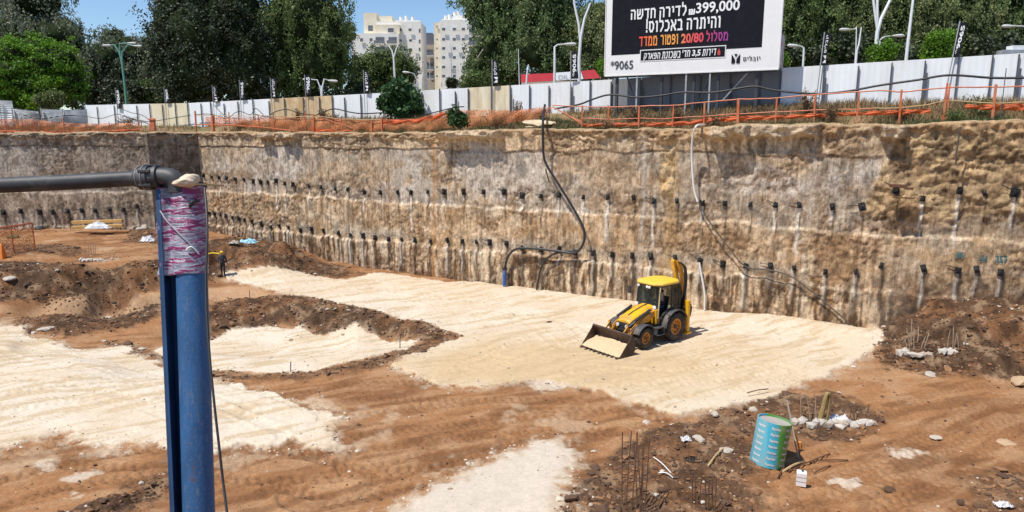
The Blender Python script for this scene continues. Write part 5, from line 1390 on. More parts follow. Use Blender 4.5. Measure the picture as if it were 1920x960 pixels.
def weed(x, y, off, h, w, label, m=None, n=70):
    p = off_pt(x, y, off); z = uz(p[0], p[1]); q = random.Random(int(x)); mb = MB()
    e = empty('dry_weed', (p[0], p[1], z - .03), 0, label, 'weed', 'tall weeds on the rim')
    for i in range(n):
        a = q.uniform(0, 6.28); r = q.uniform(.1, 1) * w; H = h * q.uniform(.45, 1.1); b0 = (q.uniform(-.2, .2) * w, q.uniform(-.2, .2) * w, 0); t = (math.cos(a) * r, math.sin(a) * r, H)
        mb.tube([b0, ((b0[0] + t[0]) * .4, (b0[1] + t[1]) * .4, H * .6), t], [.016, .012, .006], 3, False)
        for j in range(3):
            f = q.uniform(.5, 1); c = Vector((t[0] * f, t[1] * f, H * f)); mb.add([c, c + Vector((q.uniform(-.1, .1), q.uniform(-.1, .1), .1)), c + Vector((q.uniform(-.1, .1), q.uniform(-.1, .1), .02))], [(0, 1, 2)])
    mb.build('stems', m or M_weed, e, smooth=False)
WEEDS = [(1515,165,2.6,1.5,.6,'tall reddish dry weed clump at the foot of the hoarding right of the billboard'),(1560,205,.8,1.0,.5,'dark weed clump at the rim right of the billboard',),(1545,190,2.0,.9,.8,'brown weed clump behind the orange rail, right of the billboard'),
 (1690,188,1.8,.9,.7,'tangled weed clump around the thick orange post at right'),(1840,178,2.2,1.1,1.1,'wide greyish weed clump right of the leaning rightmost flag'),(1795,195,.8,.7,.7,'low green weed clump at the rim below the rightmost flag'),
 (1340,215,.8,.8,.5,'dark weed beside the end of the white hose'),(1190,190,2.6,1.0,.9,'brown weeds under the left part of the billboard'),(1270,190,2.4,1.1,.9,'reddish weeds between the billboard legs'),(1400,195,2.4,.8,.8,'dry weeds near the right billboard legs'),
 (970,190,3.0,1.4,.4,'thin dark weed stalks in front of the white panels right of the cream panel'),(1018,200,1.6,1.2,.5,'weed clump where the black hose leaves the rim'),(930,225,1.4,1.0,1.1,'dark grassy weeds above the overhanging ledge'),(1140,235,.7,.6,.6,'low dark weed at the broken end of the railing'),
 (625,222,3.4,.9,.8,'pale weed clump left of the big fig shrub'),(558,205,3.6,1.3,.5,'dark weed growing against the rust stained panels'),(605,205,3.6,1.2,.5,'dark weed at the right edge of the rust stained panels'),(450,225,2.6,.8,.9,'brown weeds below the number flag'),(240,225,3.2,.9,1.2,'dry weeds before the leftmost white panels')]
for wd_ in WEEDS: weed(*wd_, m=Lf_mid if 'green' in wd_[5] else (Lf_euc2 if 'greyish' in wd_[5] else None))
for x, lab in ((40, 'dry reddish weeds before the white end of the grey fence'), (95, 'dry tangled weeds in the middle of the grey fence')):
    p = at(x, 240, 62); q = empty('dry_weed', (p[0], p[1], uz(p[0], p[1])), 0, lab, 'weed', 'tall weeds on the rim'); mb = MB(); r_ = random.Random(x)
    for i in range(110):
        a = r_.uniform(0, 6.28); r = r_.uniform(.2, 2.4); H = r_.uniform(.4, 1.2); mb.tube([(math.cos(a) * r * .8, math.sin(a) * r * .8, 0), (math.cos(a) * r, math.sin(a) * r, H)], [.02, .008], 3, False)
    mb.build('stems', M_weed, q, smooth=False)

# rocks
def rock_np(n, seed, squash=.7):
    bm = bmesh.new(); bmesh.ops.create_icosphere(bm, subdivisions=1, radius=1)
    V = np.array([v.co for v in bm.verts]); F = np.array([[v.index for v in f.verts] for f in bm.faces]); bm.free(); return V, F
RV, RF = rock_np(0, 0)
def rock_field(name, P, size, m, seed, label, cat, squash=.65):
    q = np.random.default_rng(seed); n = len(P); S = size * np.exp(q.normal(size=n) * .55)
    V = RV[None] * (1 + q.normal(size=(n, len(RV), 1)) * .22) * S[:, None, None] * np.array([1, 1, squash])
    a = q.uniform(0, 6.28, n); ca, sa = np.cos(a)[:, None], np.sin(a)[:, None]; st = q.uniform(.7, 1.5, n)[:, None]
    x = V[..., 0] * ca * st - V[..., 1] * sa; y = V[..., 0] * sa * st + V[..., 1] * ca
    V = np.stack([x, y, V[..., 2]], -1) + P[:, None, :]
    F = (RF[None] + (np.arange(n) * len(RV))[:, None, None]).reshape(-1, 3)
    return tag(mesh_np(name, V.reshape(-1, 3), F, m, smooth=False), label, cat, kind='stuff')
M_clod = mat('dark_clod', (.10, .055, .031), .95, .5, 1.2); M_chip = mat('pale_stone_chip', (.48, .42, .34), .9, .25, 2); M_clod2 = mat('brown_clod', (.24, .125, .06), .95, .4, 1.2)
allx = GX.ravel(); ally = GY.ravel(); rg = rough.ravel(); sd_ = sand.ravel(); inside = pit_d.ravel() < -.2; pyr = PYg.ravel(); pxr = PXg.ravel()
wt = (GY.ravel() / 30.0) ** 1.6
def pick(mask, n, seed):
    q = np.random.default_rng(seed); idx = np.nonzero(mask)[0]; p = wt[idx] / wt[idx].sum(); i = q.choice(idx, n, p=p)
    x = allx[i] + q.normal(size=n) * .05; y = ally[i] + q.normal(size=n) * .05; return np.stack([x, y, terrain(x, y) - .0], 1)
vis = inside & (pxr > -150) & (pxr < 2070)
rock_field('rubble', pick(vis & (rg > .4), 9000, 11), .036, M_clod, 12, 'dark broken clods on the dug banks', 'rubble')
rock_field('rubble', pick(vis & (rg > .15) , 4500, 13), .034, M_clod2, 14, 'brown earth crumbs on the dug banks', 'rubble')
rock_field('stone_chips', pick(vis & (rg > .3), 420, 15), .038, M_chip, 16, 'white stone chips scattered over the dug banks', 'stone chips')
rock_field('stone_chips', pick(vis & (sd_ < .2) & (rg < .3), 260, 17), .024, M_chip, 18, 'small white chips scattered over the brown floor', 'stone chips')
rock_field('rubble', pick(vis & (sd_ < .2) & (rg < .3), 1600, 19), .02, M_clod, 20, 'small dark crumbs on the brown floor', 'rubble')
ed_ = EDGE.ravel()
M_peb = mat('sand_pebble', (.55, .47, .36), .95, .2, 2)
rock_field('stone_chips', pick(vis & (np.abs(ed_) < .5), 2600, 23), .022, M_peb, 24, 'pale pebbles strewn along the edges of the sand', 'stone chips')
rock_field('stone_chips', pick(vis & (sd_ > .8), 1400, 25), .018, mat('grey_pebble', (.36, .29, .2), .95, .2, 2), 26, 'small pebbles lying on the sand', 'stone chips')
def stone(px, py, r, m, label, sq=.6, name='stone', el=1.3, z=None, P=None):
    p = GG(px, py) if P is None else Vector(P); q = np.random.default_rng(int(px * 7 + py)); bm = bmesh.new(); bmesh.ops.create_icosphere(bm, subdivisions=2, radius=1)
    for v in bm.verts:
        k = 1 + (vnoise(np.array([v.co.x * 1.5 + px]), np.array([v.co.y * 1.5 + v.co.z]), 5)[0] - .5) * .7; v.co = Vector((v.co.x * el * k, v.co.y * k, max(v.co.z * k * sq, -.25))) * r
    me = bpy.data.meshes.new(name); bm.to_mesh(me); bm.free(); me.materials.append(m); o = bpy.data.objects.new(name, me); COL.objects.link(o); o.location = (p.x, p.y, p.z + r * .12); o.rotation_euler = (0, 0, px % 3); return tag(o, label, name.replace('_', ' '))
M_rock = mat('tan_rock', (.45, .31, .19), .9, .25, 2, 0, .3); M_slab = mat('limestone_slab', (.56, .45, .29), .9, .2, 2, 0, .3); M_whit = mat('white_stone', (.43, .38, .31), .9, .12, 2, 0, .3)
p = off_pt(1010, 224, 1.3); st1 = stone(1010, 224, .75, M_slab, 'long pale limestone slab lying on the rim beside the black hose', .22, 'stone_slab', 1.5, P=(p[0], p[1], uz(p[0], p[1]) + .35)); st1.rotation_euler = (0.1, .08, math.atan2(WD[1], WD[0]))
st2 = stone(1002, 229, .5, M_slab, 'smaller stone slab under the long pale slab on the rim', .25, 'stone_slab', 1.4, P=(p[0] - .25, p[1] - .1, uz(p[0], p[1]) + .12)); st2.rotation_euler = (0, 0, math.atan2(WD[1], WD[0]))
stone(1914, 720, .32, M_rock, 'tan boulder at the right edge below the dark mound', .7)
stone(1668, 921, .13, M_clod, 'dark round clod alone on the track at lower right', .8); stone(1801, 944, .1, M_clod, 'smaller dark clod at the bottom right', .8)
stone(1886, 831, .22, M_rock, 'flat pale stone on the track at the right edge', .4); stone(1752, 823, .16, M_whit, 'pale stone in the middle of the right hand track', .4)
stone(1744, 704, .22, M_whit, 'pale broken stone at the foot of the dark mound', .5); stone(1412, 770, .14, M_whit, 'white stone on the dark patch left of the printed tube', .7); stone(1340, 783, .13, M_whit, 'white stone at the front edge of the sand pad', .7)
stone(1310, 826, .16, M_whit, 'white stone left of the dark heap of wire', .6); stone(1362, 849, .16, M_whit, 'white lump at the end of the rusty bar left of the printed tube', .6); stone(88, 556, .32, M_whit, 'pale boulder at the foot of the left dark bank', .6)
stone(20, 522, .35, M_whit, 'flat pale block in the left dark bank', .35); stone(265, 432, .3, M_whit, 'small pale rock at the wall foot near the timber beams', .6)
stone(200, 586, .3, M_whit, 'white lump in the small dug hole at left', .4); stone(85, 618, .35, M_whit, 'pale rubble patch at the edge of the small dug hole', .25)
stone(1030, 607, .12, M_clod, 'tiny dark clod alone on the sand pad left of the backhoe', .5)
# ------------------------------------------------------------------ backhoe loader
pf = at_z(1212, 651, .12); pr_ = at_z(1261, 637, .12)
fd = (pf - pr_)[:2]; fd = fd / np.linalg.norm(fd); ang = math.atan2(fd[1], fd[0])
# near (left) side wheels touch at y = +.85 local: shift origin to the axle middle
lat = np.array([-fd[1], fd[0]])
WB = 2.08
org = pr_[:2] - lat * .80
LOC = (org[0], org[1], .10)
bh = empty('backhoe_loader', LOC, ang, 'yellow backhoe loader parked on the sand pad with its front bucket down', 'backhoe loader')
LOC = (org[0], org[1], max(gz(*(org)), gz(*(org + fd * WB))) + .02); bh.location = LOC
M_y = mat('yellow_paint', (.78, .42, .012), .42, .12, 3, 0, 0, dirt=(.36, .20, .08), dirt_amt=.65)
M_yr = mat('worn_yellow_paint', (.62, .29, .03), .5, .2, 3, 0, 0, dirt=(.20, .10, .05), dirt_amt=.7)
M_roof = mat('dusty_yellow_roof', (.80, .50, .05), .5, .08, 1.2, 0, 0, dirt=(.66, .45, .22), dirt_amt=.7)
M_k = mat('black_plastic', (.028, .028, .030), .5, .3, 4, 0, 0, dirt=(.16, .11, .07), dirt_amt=.35)
M_gr = mat('grey_plastic', (.06, .06, .064), .6, .2, 3, 0, 0, dirt=(.25, .19, .13), dirt_amt=.4)
M_ty = mat('tyre_rubber', (.024, .023, .023), .85, .3, 6, 0, 0, dirt=(.22, .17, .11), dirt_amt=.35)
M_rim = mat('orange_rim', (.62, .24, .02), .5, .2, 4, 0, 0, dirt=(.25, .13, .06), dirt_amt=.5)
M_bk = mat('worn_steel', (.060, .038, .032), .55, .4, 3, .4, 0, dirt=(.22, .13, .08), dirt_amt=.5)
M_chr = mat('chrome_rod', (.55, .55, .56), .2, .05, 3, 1.0)
M_lampw = mat('work_lamp', (.8, .8, .78), .2, .03, 3)
M_cream2 = mat('cab_pillar', (.50, .38, .20), .5, .15, 3)
M_gl, t_, b_, o_ = nt('cab_glass')
b_.inputs['Base Color'].default_value = (.05, .07, .07, 1); b_.inputs['Roughness'].default_value = .05
tr_ = t_.nodes.new('ShaderNodeBsdfTransparent'); tr_.inputs[0].default_value = (.45, .5, .5, 1); mx_ = t_.nodes.new('ShaderNodeMixShader'); mx_.inputs[0].default_value = .35
t_.links.new(tr_.outputs[0], mx_.inputs[1]); t_.links.new(b_.outputs[0], mx_.inputs[2]); t_.links.new(mx_.outputs[0], o_.inputs[0])
def wheel(x, y, Rr, w, lugs):
    s = 1 if y > 0 else -1
    we = bpy.data.objects.new('wheel', None); COL.objects.link(we); we.parent = bh; we.location = (x, y, Rr)
    mb = MB(); rr_ = Rr * .56
    mb.lathe([(rr_, -w*.42), (Rr*.80, -w*.5), (Rr*.93, -w*.46), (Rr*.955, -w*.25), (Rr*.955, w*.25), (Rr*.93, w*.46), (Rr*.80, w*.5), (rr_, w*.42), (rr_, -w*.42)], n=36)
    for k in range(lugs):
        for sd2 in (-1, 1):
            a = 2 * math.pi * (k + (.5 if sd2 > 0 else 0)) / lugs; da = .20
            p0 = Vector((math.cos(a) * Rr*.965, 0, math.sin(a) * Rr*.965)); p1 = Vector((math.cos(a - da) * Rr*.93, sd2 * w*.49, math.sin(a - da) * Rr*.93))
            mb.bar(p0, p1, Rr * .085, Rr * .075, up=(math.cos(a), 0, math.sin(a)))
    mb.build('tyre', M_ty, we, smooth=True, angle=30)
    mb = MB(); q = w * .36 * s
    mb.lathe([(rr_*1.0, -w*.36), (rr_*1.0, w*.36)], n=30); mb.lathe([(rr_*1.02, q*1.05), (rr_*.86, q*1.02), (rr_*.80, q*.45), (rr_*.42, q*.55), (rr_*.36, q*.75), (0.001, q*.78)], n=30)
    mb.build('rim', M_rim, we)
    mb = MB(); mb.lathe([(rr_*.30, q*.7), (rr_*.28, q*1.02), (.001, q*1.04)], n=16)
    for k in range(8):
        a = k * math.pi / 4; c = Vector((math.cos(a) * rr_*.6, q*.52, math.sin(a) * rr_*.6)); mb.cyl(c, c + Vector((0, .05 * s, 0)), .022, 6)
    mb.build('hub', M_k, we)
for y in (.80, -.80): wheel(0, y, .70, .46, 20); wheel(WB, y * 1.0, .50, .34, 18)
mb = MB(); mb.bx(-.75, 2.35, -.33, .33, .48, .92); mb.bx(-.15, .15, -.8, .8, .58, .82); mb.bx(WB - .12, WB + .12, -.75, .75, .40, .62); mb.bx(.35, 1.35, .33, .66, .5, .9); mb.bx(.35, 1.35, -.66, -.33, .5, .9)
mb.build('chassis', M_k, bh, smooth=False, bevel=.02)
# hood
mb = MB()
def loft(mb, secs):
    n = len(secs[0]); b0 = len(mb.v)
    for s in secs: mb.v += [tuple(p) for p in s]
    for i in range(len(secs) - 1):
        for k in range(n): mb.f.append((b0 + i*n + k, b0 + i*n + (k+1) % n, b0 + (i+1)*n + (k+1) % n, b0 + (i+1)*n + k)); mb.m.append(mb.mi)
    mb.f.append(tuple(b0 + k for k in reversed(range(n)))); mb.m.append(mb.mi); mb.f.append(tuple(b0 + (len(secs)-1)*n + k for k in range(n))); mb.m.append(mb.mi)
def hs(x, w, zt, zb): return [(x, -w, zb), (x, w, zb), (x, w, zt - .08), (x, w - .10, zt), (x, 0, zt + .015), (x, -w + .10, zt), (x, -w, zt - .08)]
loft(mb, [hs(.95, .40, 1.76, 1.02), hs(1.35, .41, 1.70, 1.02), hs(2.0, .41, 1.53, 1.02), hs(2.45, .40, 1.36, 1.1), hs(2.62, .37, 1.24, 1.14)])
hood = mb.build('hood', M_y, bh, bevel=.015)
mb = MB(); mb.add([(1.0, -.045, 1.785), (1.0, .045, 1.785), (1.35, .042, 1.728), (1.35, -.042, 1.728), (2.0, .04, 1.558), (2.0, -.04, 1.558), (2.3, .035, 1.446), (2.3, -.035, 1.446)], [(0, 1, 2, 3), (3, 2, 4, 5), (5, 4, 6, 7)])
mb.build('hood_strip', M_bk, hood, smooth=False)
mb = MB(); loft(mb, [[(2.35, -.37, .72), (2.35, .37, .72), (2.35, .38, 1.12), (2.35, -.38, 1.12)], [(2.66, -.34, .74), (2.66, .34, .74), (2.60, .35, 1.20), (2.60, -.35, 1.20)]])
for k in range(6): mb.bx(2.60, 2.675 - .008 * k, -.3, .3, .80 + k * .065, .825 + k * .065)
mb.build('grille', M_k, bh, smooth=False, bevel=.01)
mb = MB(); mb.bx(1.0, 2.35, -.36, .36, .9, 1.05); mb.build('engine_bay', M_k, bh, smooth=False)
for y in (.27, -.27):
    mb = MB(); mb.lathe([(.075, 0), (.08, .05), (.001, .055)], (2.66, y, 1.02), 'X', 14); mb.build('headlight', M_lampw, bh)
# cab
X0, X1, WC, ZB, ZT = -.52, 1.02, .72, 1.0, 2.70
cab = bpy.data.objects.new('cab', None); COL.objects.link(cab); cab.parent = bh
mb = MB(); mb.bx(X0, X1, -WC, WC, .78, ZB); mb.bx(X0, .1, -WC + .02, WC - .02, ZB, 1.28); mb.build('cab_floor', M_k, cab, smooth=False, bevel=.02)
mb = MB()
A = [(X1, .66, ZB), (X1 - .10, .60, ZT)]; 
for s in (1, -1):
    mb.bar((X1, s*.68, ZB - .05), (X1 - .16, s*.66, ZT), .07, .07); mb.bar((X0, s*.70, ZB), (X0 - .02, s*.66, ZT), .09, .09); mb.bar((.12, s*.72, ZB), (.06, s*.68, ZT), .07, .07)
    mb.bar((X1, s*.69, 1.30), (.12, s*.71, 1.22), .05, .05); mb.bar((X0, s*.71, 1.62), (.1, s*.71, 1.62), .05, .05); mb.bar((X1 - .16, s*.66, ZT - .02), (X0, s*.66, ZT - .02), .07, .09)
mb.bar((X1 - .16, -.66, ZT - .02), (X1 - .16, .66, ZT - .02), .07, .09); mb.bar((X0, -.66, ZT - .02), (X0, .66, ZT - .02), .07, .09); mb.bar((X1 - .03, -.68, 1.55), (X1 - .03, .68, 1.55), .04, .05)
mb.build('cab_frame', M_k, cab, smooth=False, bevel=.012)
mb = MB(); mb.bar((X1 + .02, .71, 1.2), (X1 - .13, .69, ZT - .03), .055, .055); mb.build('pillar_trim', M_cream2, cab, smooth=False, bevel=.01)
def pane(pts):
    mb = MB(); n = len(pts); mb.add(pts, [tuple(range(n))]); mb.build('window_pane', M_gl, cab, smooth=False)
pane([(X1 + .005, -.64, 1.02), (X1 + .005, .64, 1.02), (X1 - .15, .62, ZT - .06), (X1 - .15, -.62, ZT - .06)])
for s in (1, -1):
    pane([(X0 + .06, s*.70, 1.28), (.08, s*.715, 1.28), (.04, s*.675, ZT - .07), (X0 + .04, s*.66, ZT - .07)])
    if s < 0: pane([(.15, s*.715, 1.05), (X1 - .04, s*.685, 1.05), (X1 - .17, s*.665, ZT - .07), (.09, s*.675, ZT - .07)])
pane([(X0 - .01, -.66, 1.3), (X0 - .01, .66, 1.3), (X0 - .02, .62, ZT - .07), (X0 - .02, -.62, ZT - .07)])
mb = MB()
def oct_(x0, x1, w, z, c=.30): return [(x0, -w + c, z), (x0, w - c, z), (x0 + c, w, z), (x1 - c, w, z), (x1, w - c, z), (x1, -w + c, z), (x1 - c, -w, z), (x0 + c, -w, z)]
loft(mb, [oct_(X0 - .10, X1 + .10, .76, ZT + .03), oct_(X0 - .13, X1 + .14, .79, ZT + .08), oct_(X0 - .11, X1 + .11, .76, ZT + .15), oct_(X0 + .02, X1 - .04, .62, ZT + .19)])
mb.build('roof', M_roof, cab, bevel=.02)
for y in (.08, .22, -.45):
    mb = MB(); mb.lathe([(.06, 0), (.065, .05), (.001, .055)], (X1 + .08, y, ZT - .06), 'X', 12); mb.build('work_light', M_lampw, cab)
for s in (1, -1):
    mb = MB(); mb.tube([(X1, s*.70, 2.45), (X1 + .1, s*.95, 2.42)], .015, 6); mb.box((X1 + .12, s*1.0, 2.32), (.06, .18, .36)); mb.build('mirror', M_k, cab, smooth=False, bevel=.02)
    mb = MB(); mb.lathe([(.085, 0), (.10, .06), (.001, .075)], (X1 + .06, s*.55, 1.72), 'X', 14); mb.build('headlight', M_lampw, cab)
# seat, wheel, console
mb = MB(); mb.bx(-.25, .25, -.24, .24, 1.28, 1.42); mb.bar((-.22, 0, 1.4), (-.32, 0, 1.98), .46, .12); mb.build('seat', M_k, cab, smooth=False, bevel=.04)
mb = MB(); mb.bar((.82, 0, 1.02), (.62, 0, 1.62), .1, .14); mb.bx(.78, .98, -.3, .3, 1.02, 1.45)
P = [Vector((.60, 0, 1.66)) + Matrix.Rotation(R(-28), 3, 'Y') @ Vector((.17 * math.cos(a * math.pi / 8), .17 * math.sin(a * math.pi / 8), 0)) for a in range(17)]
mb.tube(P, .016, 6, False); mb.build('steering_column', M_k, cab, smooth=False)
# fenders and steps
for s in (1, -1):
    mb = MB(); sec = []
    for k in range(11):
        a = R(5 + 150 * k / 10); c = (math.cos(a), math.sin(a)); sec.append([(c[0]*.80, s*.56, .70 + c[1]*.80), (c[0]*.80, s*1.06, .70 + c[1]*.80), (c[0]*.84, s*1.06, .70 + c[1]*.84), (c[0]*.84, s*.56, .70 + c[1]*.84)])
    loft(mb, sec); mb.build('rear_fender', M_gr, bh)
    mb = MB(); sec = []
    for k in range(9):
        a = R(25 + 130 * k / 8); c = (math.cos(a), math.sin(a)); sec.append([(WB + c[0]*.60, s*.60, .50 + c[1]*.60), (WB + c[0]*.60, s*1.0, .50 + c[1]*.60), (WB + c[0]*.635, s*1.0, .50 + c[1]*.635), (WB + c[0]*.635, s*.60, .50 + c[1]*.635)])
    loft(mb, sec); mb.build('front_fender', M_gr, bh)
    mb = MB(); mb.bx(.72, 1.3, s*.60, s*.92, .78, .83); mb.bx(.74, 1.28, s*.66, s*.95, .45, .50); mb.bx(.74, .79, s*.66, s*.9, .45, .8); mb.bx(1.23, 1.28, s*.66, s*.9, .45, .8); mb.build('step', M_gr, bh, smooth=False, bevel=.01)
# loader arms
for s in (1, -1):
    y = s * .56; mb = MB()
    poly = [(1.02, 1.50), (1.12, 1.62), (1.75, 1.44), (2.55, 1.02), (3.08, .52), (3.10, .36), (2.98, .34), (2.45, .78), (1.72, 1.18), (1.05, 1.32)]
    mb.prism(poly, y - .07, y + .07); mb.build('loader_arm', M_yr, bh, bevel=.015)
    mb = MB(); mb.prism([(.88, .95), (1.16, .95), (1.18, 1.62), (.98, 1.66)], s*.44, s*.5); mb.prism([(.88, .95), (1.16, .95), (1.18, 1.62), (.98, 1.66)], s*.64, s*.69); mb.build('arm_bracket', M_y, bh, bevel=.01)
    mb = MB(); mb.tube([(1.45, y, 1.66), (2.42, y, 1.30)], .065, 12); mb.build('tilt_cylinder', M_k, bh); mb = MB(); mb.tube([(2.42, y, 1.30), (2.85, y, 1.12)], .032, 10); mb.build('cylinder_rod', M_chr, bh)
    mb = MB(); mb.prism([(2.66, .80), (2.80, .74), (2.95, 1.14), (2.82, 1.2)], y - .10, y - .06); mb.bar((2.88, y - .02, 1.12), (3.16, y - .02, .84), .05, .09); mb.build('tilt_link', M_yr, bh, smooth=False, bevel=.01)
    mb = MB(); mb.tube([(1.0, s*.47, .85), (1.9, s*.5, .98)], .055, 10); mb.build('lift_cylinder', M_k, bh)
mb = MB(); mb.tube([(2.5, -.56, .86), (2.5, .56, .86)], .07, 10); mb.build('cross_tube', M_yr, bh)
# bucket, floor on the ground
BW = 1.18; bx0 = 3.12
prof_out = [(bx0 + .98, .03), (bx0 + .30, .0), (bx0 + .10, .06), (bx0, .22), (bx0 + .0, .55), (bx0 + .10, .80), (bx0 + .22, .90)]
prof_in = [(bx0 + .24, .86), (bx0 + .14, .76), (bx0 + .05, .54), (bx0 + .05, .24), (bx0 + .14, .11), (bx0 + .31, .045), (bx0 + .98, .055)]
bk = MB(); bk.prism(prof_out + prof_in, -BW, BW)
bk.tube([(bx0 + .22, -BW - .02, .90), (bx0 + .22, BW + .02, .90)], .055, 10)
bucket = bk.build('bucket', M_bk, bh, bevel=.01)
for s in (1, -1):
    mb = MB(); mb.prism([(bx0 + .96, .02), (bx0 + .30, -.005), (bx0 + .08, .05), (bx0 - .01, .22), (bx0 - .01, .56), (bx0 + .10, .83), (bx0 + .24, .96), (bx0 + .34, .78), (bx0 + .90, .16)], s*BW, s*(BW + .035)); mb.build('bucket_side', M_bk, bucket, smooth=False, bevel=.008)
for k in range(9):
    y = -BW + .06 + k * (2 * BW - .12) / 8
    mb = MB(); mb.prism([(bx0 + .88, .056), (bx0 + .98, .075), (bx0 + 1.16, .03), (bx0 + .98, .02)], y - .055, y + .055); mb.build('bucket_tooth', M_bk, bucket, smooth=False)
# rear: frame, stabilisers, folded boom
mb = MB(); mb.bx(-.95, -.70, -1.0, 1.0, .45, 1.12); mb.bx(-1.12, -.93, -.22, .22, .42, 1.25); mb.build('rear_frame', M_yr, bh, smooth=False, bevel=.02)
for s in (1, -1):
    mb = MB(); mb.bx(-1.10, -.94, s*.84, s*1.04, .30, 1.85); mb.bx(-1.20, -.84, s*.78, s*1.10, .20, .30); mb.build('stabiliser_leg', M_y, bh, smooth=False, bevel=.015)
BYo = .10
mb = MB(); mb.prism([(-1.05, .95), (-1.22, 1.0), (-1.30, 2.0), (-1.18, 3.0), (-.98, 3.68), (-.80, 3.76), (-.76, 3.58), (-.98, 2.95), (-1.10, 2.0)], BYo - .10, BYo + .10); boom = mb.build('boom', M_y, bh, bevel=.02)
mb = MB(); mb.prism([(-.82, 3.74), (-1.0, 3.66), (-1.36, 2.9), (-1.80, 1.4), (-1.76, 1.25), (-1.62, 1.4), (-1.25, 2.8)], BYo + .13, BYo + .26); mb.prism([(-1.0, 3.66), (-1.14, 3.66), (-1.5, 2.7), (-1.38, 2.9)], BYo + .13, BYo + .26); mb.build('dipper', M_yr, bh, bevel=.02)
mb = MB(); mb.tube([(-1.45, BYo, 1.3), (-1.62, BYo, 2.5)], .07, 10); mb.tube([(-1.62, BYo, 2.5), (-1.35, BYo, 3.35)], .035, 8); mb.build('boom_cylinder', M_k, bh)
for k in range(4):
    dy = .18 + .05 * k
    mb = MB(); mb.tube(smooth_pts([(-.92, BYo + dy, 3.66), (-1.05, BYo + dy + .25, 3.45), (-1.14, BYo + dy + .30, 2.9), (-1.12, BYo + dy + .28, 2.1), (-1.08, BYo + dy + .12, 1.3)]), .024, 6); mb.build('hydraulic_hose', M_blk, boom)
mb = MB(); P = [(-1.95, 1.45), (-1.70, 1.45), (-1.45, 1.15), (-1.35, .70), (-1.5, .55), (-1.75, .62), (-1.98, .85), (-2.05, 1.2)]; mb.prism(P, BYo - .25, BYo + .35); mb.build('rear_bucket', M_bk, bh, bevel=.02)
for o_r in bh.children:
    if o_r.name.split('.')[0] in ('boom', 'dipper', 'boom_cylinder', 'rear_bucket', 'stabiliser_leg'): o_r.location.x = .16
# sand lying in the bucket
Mw = Matrix.Translation(LOC) @ Matrix.Rotation(ang, 4, 'Z')
nx_, ny_ = 22, 60; V = []
for j in range(ny_):
    for i in range(nx_):
        a = i / (nx_ - 1); b2 = j / (ny_ - 1) * 2 - 1
        x = bx0 + .09 + a * .93; zz = .075 + .36 * (1 - a) ** .8 * (1 - .22 * abs(b2) ** 3) + .05 * (vnoise(np.array([a * 7]), np.array([b2 * 10]), 9)[0] - .5)
        if a > .93: zz = .07
        V.append(tuple(Mw @ Vector((x, b2 * (BW - .01), zz))))
hc = np.broadcast_to(np.array([.58, .44, .27]), (len(V), 3))
tag(mesh_np('sand_heap', V, grid_faces(ny_, nx_), M_sand, col=hc), 'heap of pale sand lying in the front bucket of the backhoe', 'sand')

# ------------------------------------------------------------------ people
M_skin = mat('skin', (.36, .20, .13), .6, .08, 5); M_jean = mat('blue_denim', (.045, .10, .22), .85, .2, 6); M_dsh = mat('dark_shirt', (.03, .035, .05), .85, .25, 6); M_dtr = mat('dark_trousers', (.025, .026, .032), .85, .25, 6); M_hat = mat('yellow_hard_hat', (.75, .55, .03), .4, .05, 4); M_hair = mat('dark_hair', (.02, .015, .012), .8, .2, 8)
def figure(J, edges, root, zones, name, label, M):
    """J: joint -> (pos, radius). One skinned body, coloured by height zones"""
    ks = list(J); me = bpy.data.meshes.new('person'); me.from_pydata([M @ Vector(J[k][0]) for k in ks], [(ks.index(a), ks.index(b)) for a, b in edges], [])
    o = bpy.data.objects.new(name, me); COL.objects.link(o)
    sk = o.modifiers.new('skin', 'SKIN'); sk.use_smooth_shade = True
    for i, k in enumerate(ks):
        r = J[k][1]; me.skin_vertices[0].data[i].radius = (r, r) if not isinstance(r, tuple) else r; me.skin_vertices[0].data[i].use_root = (k == root)
    o.modifiers.new('sub', 'SUBSURF').levels = 1; o.modifiers['sub'].render_levels = 1
    dg = bpy.context.evaluated_depsgraph_get(); dg.update(); m2 = bpy.data.meshes.new_from_object(o.evaluated_get(dg)); bpy.data.objects.remove(o)
    o = bpy.data.objects.new(name, m2); COL.objects.link(o); m2.materials.clear()
    Mi = M.inverted()
    for m, _ in zones: m2.materials.append(m)
    for p in m2.polygons:
        c = Mi @ p.center
        for i, (m, fn) in enumerate(zones):
            if fn(c): p.material_index = i; break
        p.use_smooth = True
    return tag(o, label, 'person')
def ellip(name, c, r, m, parent, M):
    bm = bmesh.new(); bmesh.ops.create_uvsphere(bm, u_segments=14, v_segments=10, radius=1)
    for v in bm.verts: v.co = M @ Vector((c[0] + v.co.x * r[0], c[1] + v.co.y * r[1], c[2] + v.co.z * r[2]))
    me = bpy.data.meshes.new(name); bm.to_mesh(me); bm.free(); me.materials.append(m); me.polygons.foreach_set('use_smooth', [True] * len(me.polygons)); o = bpy.data.objects.new(name, me); COL.objects.link(o); o.parent = parent; return o
